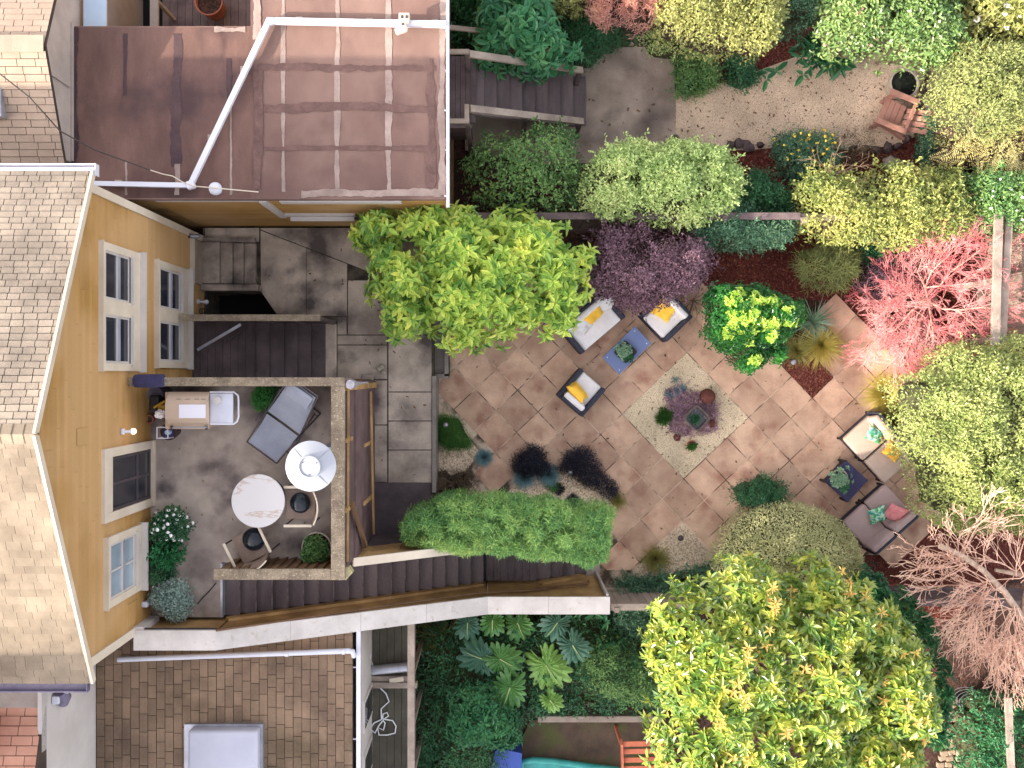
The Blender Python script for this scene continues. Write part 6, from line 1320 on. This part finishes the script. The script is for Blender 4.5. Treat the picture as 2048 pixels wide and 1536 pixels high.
v, q = rosettes(Pn[sel] + N[sel] * .05, N[sel], 5, .075, .05, rg, (10, 55)); qmesh('new_shoots', v, q, l_citr2, t)
# grasses
def grass(nm, lab, px, py, z0, n, L, mat, w=.006, r=.05, el=(25, 85), seed=1, bend=.7, group=None, cat='grass', segs=4):
    rg = np.random.default_rng(seed); x, y, _ = P(px, py, z0); a = rg.random(n) * 6.283; e = np.radians(rg.uniform(el[0], el[1], n)); l = L * rg.uniform(.55, 1.1, n)
    b = np.stack([x + np.cos(a) * r * rg.random(n), y + np.sin(a) * r * rg.random(n), np.full(n, z0)], 1); d = np.stack([np.cos(a) * np.cos(e), np.sin(a) * np.cos(e), np.sin(e)], 1); s = np.stack([-np.sin(a), np.cos(a), np.zeros(n)], 1)
    rows = []
    for i in range(segs + 1):
        t_ = i / segs; c = b + d * (l * t_)[:, None]; c[:, 2] -= bend * l * t_ ** 2 * .6; c[:, 2] = np.maximum(c[:, 2], z0 + .004); ww = w * (1 - t_ * .85); rows += [c - s * ww, c + s * ww]
    V = np.stack(rows, 1); m = 2 * (segs + 1); q = np.concatenate([np.arange(n)[:, None] * m + [2 * i, 2 * i + 1, 2 * i + 3, 2 * i + 2] for i in range(segs)], 0)
    o = qmesh(nm, V.reshape(-1, 3), q, mat); return tag(o, lab, cat, group)
for a_ in [('grass_clump', 'fine golden-olive grass clump above the brown mulch square', 1640, 690, 900, .62, l_gold2, .006, 21), ('grass_clump', 'pale green fine grass clump left of the golden one by the citrus tree', 1592, 700, 500, .46, l_grass, .006, 22), ('grass_clump', 'golden grass clump between the lounge and the pink shrub', 1768, 788, 1000, .66, l_gold2, .006, 23), ('grass_clump', 'smaller olive grass clump behind the upper taupe lounge seat', 1788, 838, 600, .5, l_grass, .006, 24),
           ('grass_clump', 'olive-green grass tuft beside the lower gravel wedge', 1310, 1118, 800, .4, l_grass, .005, 25), ('grass_clump', 'small brown-green grass tuft at the end of the conifer hedge', 1236, 1002, 350, .25, l_grass, .003, 26), ('grass_clump', 'small brown grass tuft above the round clipped shrub', 1482, 1045, 350, .26, l_dry, .003, 27), ('grass_clump', 'green grass clump at the right edge of the jungle bed', 1265, 1380, 300, .3, l_mid, .005, 28)]:
    grass(a_[0], a_[1], a_[2], a_[3], .0, a_[4], a_[5], a_[6], a_[7], .06, (20, 85), a_[8])
for i, (px, py, L_) in enumerate(((1049, 955, .27), (1097, 950, .28), (968, 915, .2))): grass('blue_fescue', ('left-hand blue-grey fescue tuft of the pair', 'right-hand blue-grey fescue tuft of the pair', 'dull blue-grey tuft beside the mossy mound')[i], px, py, 0, 1300, L_, l_blueg2, .0035, .06, (15, 88), 40 + i, .5)
for i, (px, py, L_, lab) in enumerate(((1118, 978, .09, 'tiny black grass tuft on the gravel'), (1146, 1000, .12, 'tiny black grass tuft against the hedge'))): grass('black_grass', lab, px, py, .012, 620, L_ * .9, l_blackg, .0028, .1, (5, 75), 50 + i, .9, 'tiny black grass tufts on the lower gravel')
l_blk = LM('black_leaf', [S(20, 22, 34), S(34, 34, 50), S(46, 48, 62)], .6, .1)
bush('black_leaf_patch', 'low patch of small black leaf shapes on the pavers above the pair of blue-grey tufts', 'plant', [(1028, 938), (1040, 906), (1066, 894), (1090, 908), (1098, 934), (1085, 948), (1052, 944)], .1, .26, 5200, .05, .011, l_blk, 'diamond', edge=.2, clump=.08, ch=.05, skin=.04, r0=.006, k=3, rag=.05, thin=.4, sprig=30)  # near-black leaf shapes scattered over a dark area of the paving
bush('black_leaf_patch', 'sprawling patch of small black leaf shapes trailing diagonally down to the end of the hedge', 'plant', [(1128, 938), (1134, 908), (1160, 898), (1182, 914), (1192, 944), (1222, 970), (1230, 992), (1210, 998), (1186, 974), (1158, 962)], .08, .24, 7500, .05, .011, l_blk, 'diamond', edge=.2, clump=.09, ch=.05, skin=.04, r0=.006, k=4, rag=.06, thin=.5, sprig=50)
grass('flax_plant', 'strappy green flax plant right of the citrus tree', 1625, 645, .1, 130, .62, l_flax, .014, .05, (20, 75), 60, .8, cat='plant')
grass('flax_plant', 'pale strappy plant between the yellow-green tree and the two-seat sofa', 1175, 560, .1, 90, .95, l_flax, .014, .06, (30, 75), 61, .8, cat='plant')
grass('flax_plant', 'strappy plant tucked between golden grass and the sunny hedge', 1822, 770, .1, 60, .5, l_flax, .012, .05, (20, 70), 62, .8, cat='plant')
grass('bamboo_grass', 'olive bamboo-like grass beside the side deck rail', 892, 1275, .1, 240, .8, l_grass, .009, .15, (20, 75), 63, .8, cat='plant')
grass('strap_plant', 'green strap-leaved plant at the bottom edge by the side deck', 880, 1520, .1, 200, .7, l_broad, .016, .15, (20, 70), 64, .8, cat='plant')
bush('moss_mound', 'bright mossy green mound at the corner of the concrete yard', 'plant', [(868, 850), (890, 836), (915, 838), (935, 862), (945, 890), (925, 902), (890, 905), (868, 890)], .2, .32, 11000, .022, .008, l_moss, 'diamond', edge=.3, clump=.1, ch=.03, skin=.02, rough=.01, core=M('moss_core', S(30, 56, 22), S(46, 76, 28), 20, .95, .5), side=.1)
bush('dry_shrub', 'dry brown wiry shrub above the left end of the conifer hedge', 'shrub', [(862, 948), (900, 938), (940, 948), (955, 975), (930, 995), (880, 996), (860, 980)], .2, .55, 3600, .05, .008, l_dry, 'diamond', edge=.3, core=coreb)
bush('small_green_shrub', 'dark green bushy shrub above the round clipped shrub', 'shrub', [(1478, 985), (1495, 960), (1530, 948), (1562, 965), (1568, 995), (1545, 1018), (1505, 1022), (1482, 1010)], .35, .75, 5000, .05, .016, l_dark, 'diamond', edge=.35, clump=.12, core=core)
bush('low_ground_cover', 'dark green low planting between the wall end and the sunny tree', 'plant', [(1225, 1180), (1290, 1165), (1350, 1142), (1440, 1132), (1490, 1180), (1400, 1220), (1320, 1230), (1300, 1290), (1240, 1270), (1222, 1222)], .3, .7, 9000, .075, .026, l_blueg, 'diamond', edge=.4, clump=.2, ch=.15, core=core)
grass('green_tuft', 'small green tuft right of the blue fescue pair', 1105, 972, .01, 260, .14, l_moss, .004, .08, (10, 60), 65, .6)
# purple groundcover in the gravel square
m_sed = LM('purple_sedum', [S(92, 66, 84), S(146, 110, 124), S(196, 160, 162)], .6, .1)
bush('purple_groundcover', 'purple pebbly groundcover around the dark bowl', 'plant', [(1335, 785), (1365, 770), (1400, 785), (1435, 812), (1438, 842), (1415, 866), (1375, 874), (1345, 868), (1325, 838), (1320, 805)], .02, .05, 4200, .035, .026, m_sed, 'diamond', edge=.2, clump=.1, ch=.015, skin=.01, rough=.01, side=0, el=(0, 30), r0=.006, k=2)
def rosplant(nm, lab, px, py, z0, n, L, W, mat, k, el=(5, 75), seed=1, r=.05, cat='plant'):
    rg = np.random.default_rng(seed); x, y, _ = P(px, py, z0); q = np.stack([x + rg.normal(0, r, n), y + rg.normal(0, r, n), np.full(n, z0 + .03)], 1); N = unit(np.stack([(q[:, 0] - x) * 4, (q[:, 1] - y) * 4, np.ones(n)], 1))
    q[:, 2] += np.maximum(0, .8 * r - .5 * np.hypot(q[:, 0] - x, q[:, 1] - y))
    v, f = rosettes(q, N, k, L, W, rg, el); return tag(qmesh(nm, v, f, mat), lab, cat)
rosplant('agave', 'blue-green agave in the purple groundcover', 1352, 778, .03, 5, .13, .03, LM('agave_blue', [S(70, 118, 130), S(120, 164, 166)], .5, .1), 16, seed=3, r=.05)
rosplant('green_sedge', 'dark green tufted plant left of the dark bowl', 1330, 832, .03, 40, .12, .014, l_moss, 14, seed=4, r=.06)
op = pot('oval_pot', 'small oval terracotta pot with a flowering plant below the bowl', 1384, 890, .0, .1, .12, m_terra, m_soil)
rosplant('small_flowering_plant', 'small green plant with a magenta bloom in the oval pot', 1383, 892, .1, 16, .07, .02, l_moss, 8, seed=5, r=.04)
rosplant('bowl_plant', 'dark water plant inside the square bowl', 1390, 838, .25, 14, .07, .02, l_dark, 8, seed=6, r=.03)
# potted plants on tables and deck
tp = thing('table_planter', 'square black planter on the blue-grey coffee table', 'planter', P(1250, 704, .418), angpx(50, 48)); MB().lathe((0, 0, 0), [(.15, 0), (.17, .06), (.17, .08), (.155, .08), (.15, .06), (.01, .06)], 4 * 8, sq=9).build('planter_body', m_black, tp, True)
rosplant('succulents', 'pale and dark green succulents in the coffee table planter', 1250, 703, .48, 40, .06, .035, l_succ, 9, (5, 70), 7, .075)
rosplant('succulents', 'dark green rosette succulents at the lower corner of the table planter', 1258, 716, .5, 14, .05, .026, l_dark, 9, (5, 70), 8, .035)
pot('stone_pot', 'round pale stone pot on the square navy table', 1679, 956, .4, .17, .14, m_pot, m_soil)
rosplant('succulents', 'grey-green succulents filling the round stone pot', 1680, 957, .52, 46, .07, .036, l_succ, 9, (5, 70), 9, .085)
rosplant('trailing_succulent', 'bright green plant trailing over the round pot rim', 1688, 972, .5, 26, .06, .03, l_broad, 8, (0, 60), 10, .05)
pot('deck_pot', 'dark pot under the bright green bushy deck plant', 533, 800, DZ, .13, .22, m_black, m_soil)
bush('bushy_plant', 'bright green bushy plant by the grey recliner', 'plant', [(506, 790), (520, 772), (545, 772), (562, 790), (556, 812), (538, 824), (512, 815)], DZ + .2, DZ + .42, 4200, .05, .012, LM('fresh_green', [S(26, 88, 34), S(50, 126, 44), S(92, 160, 60)], .5, .25), 'diamond', edge=.2, clump=.09, ch=.04, skin=.04, rough=.02, side=0, el=(10, 80), r0=.008, k=3)
pot('deck_pot', 'dark pot of the white-flowering plant', 341, 1052, DZ, .14, .2, m_black, m_soil)
bush('white_flower_plant', 'dark-leaved plant covered in white blooms against the ochre wall', 'plant', circ(341, 1052, 31, 32, 14, .05), DZ + .2, DZ + .48, 1600, .05, .03, l_dark, edge=.25, clump=.1, ch=.04, skin=.04, rough=.02, side=0, r0=.008, k=3, flowers=(46, m_whitef, .06, .02))
bush('green_pot_plant', 'leafy deep green plant below the white-flowering one', 'plant', [(305, 1095), (325, 1085), (355, 1085), (360, 1110), (345, 1128), (310, 1125)], DZ + .15, DZ + .4, 700, .08, .035, LM('deep_green', [S(14, 70, 40), S(26, 110, 52), S(60, 140, 100)], .5, .25), edge=.25, clump=.1, skin=.06, rough=.03, side=0, r0=.008, k=3)
bush('green_pot_plant', 'dark fine-leaved plant next to the silver-leaved one on the deck', 'plant', [(305, 1130), (345, 1128), (350, 1150), (335, 1165), (308, 1160)], DZ + .1, DZ + .3, 1300, .06, .012, l_dark, 'diamond', edge=.2, clump=.1, skin=.05, rough=.03, side=0, r0=.008, k=3)
for px, py, lab in ((332, 1108, 'hidden dark pot of the leafy deep green plant'), (327, 1146, 'hidden dark pot of the fine-leaved dark plant'), (352, 1208, 'dark pot under the silver-leaved plant')): pot('deck_pot', lab, px, py, DZ, .11, .14, m_black, m_soil)
bush('silver_plant', 'silver-leaved spreading plant in the lower corner of the deck', 'plant', [(302, 1195), (318, 1180), (340, 1168), (368, 1172), (388, 1182), (402, 1205), (385, 1222), (375, 1242), (350, 1245), (325, 1228)], DZ + .15, DZ + .42, 2300, .05, .03, l_silver, edge=.3, clump=.09, ch=.08, skin=.06, rough=.03, side=0, r0=.008, k=5)
pot('deck_pot', 'terracotta-rimmed pot in the lower right corner of the deck', 633, 1094, DZ, .24, .3, m_pot, m_soil)
bush('drooping_pot_plant', 'drooping green jade-like plant in the corner deck pot', 'plant', [(600, 1095), (610, 1078), (635, 1070), (655, 1085), (658, 1105), (645, 1120), (620, 1132), (603, 1112)], DZ + .28, DZ + .5, 230, .085, .03, l_mid, rose=7, edge=.25, clump=.09, ch=.06, skin=.05, rough=.02, side=0, r0=.01, k=5, droop=.5)
cbl = MB().tube([P(x, y, DZ + .01) for x, y in ((432, 1166), (418, 1183), (405, 1196), (395, 1208))], .009, 6).build('black_cable', m_black); tag(cbl, 'thin black cable running from the rail end to the silver plant', 'cable')
# lilies by the gravel path
for i, (px, py) in enumerate(((1420, 120), (1500, 100), (1512, 150), (1533, 160), (1550, 145), (1577, 65), (1595, 80), (1605, 150), (1530, 395), (1495, 370))):
    rosplant('calla_lily', 'broad-leaved calla lily ' + ('left end above the light green shrub', 'under the top shrub in the mulch', 'on the upper gravel edge', 'tip overlapping the gravel', 'with upright stems at the path edge', 'left one below the dark top shrub', 'right one below the dark top shrub', 'single leaf out on the gravel', 'lower one in the mulch below the daisy bush', 'upper one in the mulch right of the pale green bush')[i], px, py, .25, 1, .24, .1, l_broad, 4, (5, 50), 70 + i, .01)
# jungle bed at the bottom
jungle = [(832, 1255), (1000, 1215), (1230, 1222), (1320, 1260), (1330, 1420), (1060, 1430), (1020, 1480), (1000, 1600), (835, 1600)]
bush('jungle_undergrowth', 'dark mixed undergrowth filling the bed below the white wall', 'shrub', jungle, .3, .8, 14000, .09, .028, l_dark, 'diamond', edge=.5, clump=.25, ch=.22, skin=.12, core=core, rough=.08)
bush('broad_leaved_plant', 'green pointed-leaf shrub in the bed above the blue lid', 'plant', [(905, 1400), (960, 1370), (1000, 1380), (1010, 1420), (1045, 1470), (1040, 1500), (1000, 1500), (930, 1490), (890, 1470)], 1.0, 1.5, 360, .13, .05, l_broad, rose=7, edge=.4, clump=.2, ch=.16)
bush('fine_leaved_shrub', 'fine-leaved green shrub beside the left edge of the sunny tree', 'shrub', [(1150, 1300), (1230, 1290), (1320, 1330), (1325, 1400), (1250, 1415), (1160, 1385)], .6, 1.1, 4200, .07, .022, l_mid, 'diamond', edge=.4, clump=.2)
def philo(lab, px, py, z, R_, ang, mat, seed, cat='plant'):
    rg = random.Random(seed); x, y, _ = P(px, py, z); t = thing('philodendron', lab, cat, (x, y, 0), 0, 'lobed philodendron leaves in the bed'); vs = [(0, 0, 0)]; n = 120; fs = []
    ks = [rg.uniform(.8, 1.25) for _ in range(23)]
    for i in range(n):
        a = (i / n) * 2 * math.pi; sa = abs(((a + math.pi) % (2 * math.pi)) - math.pi) / math.pi; k = i * 17 / n + .5
        body = 1.0 - .42 * sa ** .8 + .12 * math.sin(sa * 9)
        if sa > .93: body *= .45
        lob = .66 + .34 * abs(math.sin(math.pi * k)) ** .7 * min(1.15, ks[int(k) % 23])
        r = R_ * body * lob * (1 + .03 * rg.uniform(-1, 1)); d = r / R_
        vs.append((r * math.cos(a), r * math.sin(a), -.16 * R_ * d * d * 2 + .05 * R_ * abs(math.sin(math.pi * k)) * d + .04 * math.sin(a * 3 + seed)))
        mid = (.5 * r * math.cos(a), .5 * r * math.sin(a), .02 * R_ + .02 * math.sin(math.pi * 2 * k)); vs.append(mid)
    for i in range(n):
        o0, m0 = 1 + 2 * i, 2 + 2 * i; o1, m1 = 1 + 2 * ((i + 1) % n), 2 + 2 * ((i + 1) % n); fs += [(0, m0, m1), (m0, o0, o1, m1)]
    c, s = math.cos(ang), math.sin(ang); b = MB(); tilt = .25
    b.add([(x + vx * c - vy * s, y + vx * s + vy * c, z + vz + .0 * tilt * vx) for vx, vy, vz in vs], fs); b.build('leaf_blade', mat, t, smooth=False)
    MB().tube([(x, y, z), (x - c * .1, y - s * .1, z * .5), (x - c * .05, y - s * .05, 0)], [.012, .015, .018], 6).build('stalk', m_bark, t, smooth=True)
    MB().tube([(x, y, z + .012), (x + c * R_ * .45, y + s * R_ * .45, z + .03), (x + c * R_ * .9, y + s * R_ * .9, z - .2 * R_)], [.012, .008, .003], 6).build('midrib', M('pale_rib', S(160, 178, 110), None, 1, .6, 0, grain=0), t, smooth=True)
m_ph = [M('phil_green', S(58, 108, 52), S(88, 136, 60), 2.5, .35, .2, 14, grain=.1), M('phil_blue', S(52, 96, 76), S(84, 124, 98), 2.5, .35, .2, 14, grain=.1), M('phil_lime', S(96, 142, 58), S(128, 166, 72), 2.5, .35, .2, 14, grain=.1)]
for i, (px, py, R_, an, mi, lab) in enumerate(((1092, 1330, .42, -1.0, 2, 'brightest lime philodendron leaf in the middle of the bed'), (966, 1318, .36, 2.8, 1, 'bluish philodendron leaf nearest the side deck'), (1000, 1318, .34, -.5, 0, 'philodendron leaf between the bluish and the lime ones'), (1020, 1375, .36, -1.9, 0, 'philodendron leaf pointing down below the bluish one'), (1035, 1245, .34, -1.2, 0, 'philodendron leaf just under the white wall, left'), (1115, 1245, .34, -2.2, 1, 'philodendron leaf just under the white wall, right'), (1145, 1290, .36, -1.0, 1, 'blue-green philodendron leaf right of the lime one'), (985, 1240, .3, -1.6, 0, 'spiky philodendron leaf at the upper left of the bed'), (1100, 1400, .26, -.9, 2, 'small pale philodendron leaf above the timber edging'), (935, 1245, .32, -1.6, 1, 'dark philodendron leaf closest to the wall cap bend'))):
    philo(lab, px, py, 1.0 + .07 * (i % 4), R_ * (1.35 if i < 4 else 1.15), an, m_ph[mi], i)
for i, (px, py) in enumerate(((1190, 1230), (1210, 1240), (1205, 1290), (1230, 1290), (1212, 1375))):
    rosplant('calla_lily', 'arrow-shaped lily leaves ' + ('left one below the white cap end', 'right one below the white cap end', 'left of the pair beside the bare soil', 'right of the pair beside the bare soil', 'low down near the timber edging')[i], px, py, .8, 2, .2, .09, l_broad, 3, (5, 45), 90 + i, .03)
bush('green_shrub', 'leafy green shrub in the bottom right corner', 'shrub', [(1940, 1430), (1975, 1395), (2040, 1400), (2110, 1390), (2110, 1600), (1960, 1600), (1935, 1500)], .6, 1.3, 5200, .075, .04, l_broad, edge=.4, core=core)
bush('shaded_leaves', 'broad-leaved shrub coloured dark for shade between the bare pink tree and the sunny tree', 'shrub', [(1700, 1160), (1760, 1150), (1812, 1190), (1850, 1230), (1885, 1290), (1900, 1380), (1905, 1480), (1870, 1500), (1860, 1300), (1760, 1230)], 1.6, 2.6, 460, .15, .055, LM('shade_tinted_leaf', [S(20, 66, 44), S(40, 100, 56), S(90, 134, 70)], .3, .15), rose=8, edge=.5, clump=.3, ch=.2)  # leaf greens darkened to carry the shade on the tree's right flank

# ---------------------------------------------------------------- bare trees
def branches(starts, depth, rg, spread, lratio, curl, kids, zmin=.3, up=.0):
    segs = []
    def grow(p, d, l, r, k):
        n = 3; pts = [p]; dd = d.copy()
        for i in range(n):
            dd = dd + np.array([rg.normal(0, curl), rg.normal(0, curl), rg.normal(0, curl * .6) + up]); dd /= np.linalg.norm(dd)
            q = pts[-1] + dd * l / n
            if q[2] < zmin: q[2] = zmin; dd[2] = abs(dd[2]) * .3
            segs.append((pts[-1], q, r * (1 - .45 * i / n), r * (1 - .45 * (i + 1) / n))); pts.append(q)
        if k <= 0: return
        for j in range(kids[min(depth - k, len(kids) - 1)]):
            a = rg.normal(0, spread); b = rg.normal(0, spread * .5); c, s = math.cos(a), math.sin(a)
            nd = np.array([dd[0] * c - dd[1] * s, dd[0] * s + dd[1] * c, dd[2] * .8 + b]); nd /= np.linalg.norm(nd)
            grow(pts[rg.integers(1, n + 1)] if j else pts[-1], nd, l * lratio * rg.uniform(.7, 1.2), r * .6, k - 1)
    for (p, d, l, r) in starts: d = np.array(d, float); grow(np.array(p, float), d / np.linalg.norm(d), l, r, depth)
    return segs
def segmesh(segs, name, mat, parent, ns=4):
    a = np.array([s[0] for s in segs]); b = np.array([s[1] for s in segs]); r0 = np.array([s[2] for s in segs]); r1 = np.array([s[3] for s in segs])
    d = unit(b - a); e1 = unit(np.cross(d, np.array([.13, .21, .97]))); e2 = np.cross(d, e1); b = b + d * (r1[:, None] * .6); rows = []
    for c, r in ((a, r0), (b, r1)):
        for k in range(ns): t_ = 2 * math.pi * k / ns; rows.append(c + (e1 * math.cos(t_) + e2 * math.sin(t_)) * r[:, None])
    V = np.stack(rows, 1); m = 2 * ns; q = np.concatenate([np.arange(len(a))[:, None] * m + [k, (k + 1) % ns, ns + (k + 1) % ns, ns + k] for k in range(ns)], 0)
    return qmesh(name, V.reshape(-1, 3), q, mat, parent, smooth=True)
# coral-bark maple
rg = np.random.default_rng(77); mz = 1.0; bx_, by_, _ = P(1856, 602, 1.0); t = thing('red_twig_tree', 'leafless tree with glowing coral red twigs by the timber beams', 'tree', (bx_, by_, 0))
MB().tube([(bx_, by_, -.05), (bx_ + .04, by_ + .02, .5), (bx_, by_, 1.0)], [.07, .06, .05], 10).build('trunk', m_barkpale, t, smooth=True)
st_ = []; lim = MB()
LP = [[(1856, 602, 1.0), (1850, 575, 1.1), (1862, 545, 1.3), (1878, 528, 1.45)], [(1850, 575, 1.1), (1880, 572, 1.3), (1925, 568, 1.4), (1955, 545, 1.5), (1990, 525, 1.6)],
      [(1856, 602, 1.0), (1885, 618, 1.2), (1915, 620, 1.3), (1960, 615, 1.5), (2000, 618, 1.7), (2028, 622, 1.9)], [(1915, 620, 1.3), (1935, 640, 1.4), (1960, 660, 1.5)],
      [(1856, 602, 1.0), (1862, 640, 1.2), (1868, 680, 1.3)], [(1856, 602, 1.0), (1825, 620, 1.2), (1800, 650, 1.3)], [(1856, 602, 1.0), (1835, 655, 1.2), (1830, 700, 1.3)],
      [(1850, 575, 1.1), (1835, 545, 1.2), (1848, 510, 1.4), (1860, 485, 1.5)], [(1856, 602, 1.0), (1815, 590, 1.2), (1785, 605, 1.2), (1765, 625, 1.2)], [(1878, 528, 1.45), (1900, 508, 1.5), (1925, 485, 1.6)], [(1856, 602, 1.0), (1835, 630, 1.2), (1810, 690, 1.3)], [(1856, 602, 1.0), (1810, 570, 1.1), (1780, 560, 1.2)], [(1835, 655, 1.2), (1815, 700, 1.2), (1800, 725, 1.1)], [(1862, 640, 1.2), (1850, 690, 1.2), (1845, 735, 1.1)], [(1825, 620, 1.2), (1790, 660, 1.2), (1770, 665, 1.1)], [(1880, 572, 1.3), (1900, 545, 1.4), (1935, 520, 1.5), (1960, 500, 1.6)]]
for path in LP:
    pts = [np.array(P(*p)) for p in path]; n_ = len(pts)
    lim.tube(pts, [.015 - .009 * i / (n_ - 1) for i in range(n_)], 7)
    for i in range(1, n_):
        dd = unit(pts[i] - pts[i - 1])
        for f in (.35, .7, 1.0):
            q0 = pts[i - 1] + (pts[i] - pts[i - 1]) * f
            for _ in range(2): st_.append((q0, unit(dd * 1.2 + rg.normal(0, .75, 3) * [1, 1, .45]), rg.uniform(.22, .38), .007))
lim.build('limbs', m_limb, t, smooth=True)
sg_ = branches(st_, 4, rg, .42, .7, .10, (2, 3, 3, 2), .35, .015)
segmesh([(a, b, max(r * .8, .0022), max(q * .8, .0018)) for a, b, r, q in sg_], 'twigs', m_coral, t)
# big bare tree, lower right
rg = np.random.default_rng(31); t = thing('bare_tree', 'large leafless tree with dense pinkish twigs and a thick pale limb, lower right', 'tree', P(2075, 1290, 0))
tr0 = P(2080, 1290, 0)
limb = [P(2075, 1290, 1.0), P(2045, 1238, 2.0), P(2010, 1185, 2.5), P(1965, 1140, 2.8), P(1925, 1112, 2.95), P(1880, 1092, 3.05)]
MB().tube([(tr0[0], tr0[1], -.05), limb[0]], [.17, .15], 12).build('trunk', m_barkpale, t, smooth=True)
lb = MB().tube(limb, [.11, .075, .055, .05, .045, .05], 12); lb.tube([P(2045, 1238, 2.0), P(2060, 1160, 2.4), P(2050, 1150, 2.6), P(1990, 1140, 2.6)], [.08, .06, .05, .03], 10)
st_ = []
hubs = [(P(1975, 1170, 2.7), 16, (100, 260)), (P(1925, 1120, 2.8), 15, (70, 230)), (P(2030, 1220, 2.3), 20, (165, 290)), (P(2055, 1260, 2.2), 15, (190, 300)), (P(2040, 1150, 2.6), 14, (40, 170)), (P(1992, 1200, 2.5), 15, (150, 270))]
for hb_, n_, (a0, a1) in hubs:
    for i in range(n_):
        a = math.radians(rg.uniform(a0, a1)); d = (math.cos(a), math.sin(a), rg.uniform(-.15, .35)); st_.append((np.array(hb_) + rg.normal(0, .05, 3), d, rg.uniform(.4, .75), .010))
lb.build('limbs', m_barkt, t, smooth=True)
sg_ = branches(st_, 4, rg, .36, .62, .11, (2, 3, 3, 2), .5, .04)
segmesh([(a, b, max(r, .0042), max(q, .0036)) for a, b, r, q in sg_], 'twigs', m_twig, t)
# bare twigs beside the armchair and dead shoots in the vine
for lab, px, py, n_, ar, L_ in (('bare curling branches between the armchair and the citrus tree', 1385, 600, 14, (-150, 60), .35), ('tangle of bare grey shoots in the vine by the daisy bush', 1665, 350, 10, (-60, 160), .4), ('bare pinkish twig sticking out above the yellow-green tree', 835, 385, 6, (60, 170), .2)):
    rg = np.random.default_rng(px); x, y, z = P(px, py, .4 if px > 1000 and px < 1500 else 1.9); st_ = [((x, y, z), (math.cos(math.radians(a)), math.sin(math.radians(a)), .2), L_, .008) for a in rg.uniform(ar[0], ar[1], n_)]
    tw_ = segmesh([(a, b, max(r, .003), max(q, .0025)) for a, b, r, q in branches(st_, 2, rg, .5, .6, .25, (2, 2), .1)], 'bare_branches', m_twigbr if px > 1000 else m_twig, None); tag(tw_, lab, 'branches')
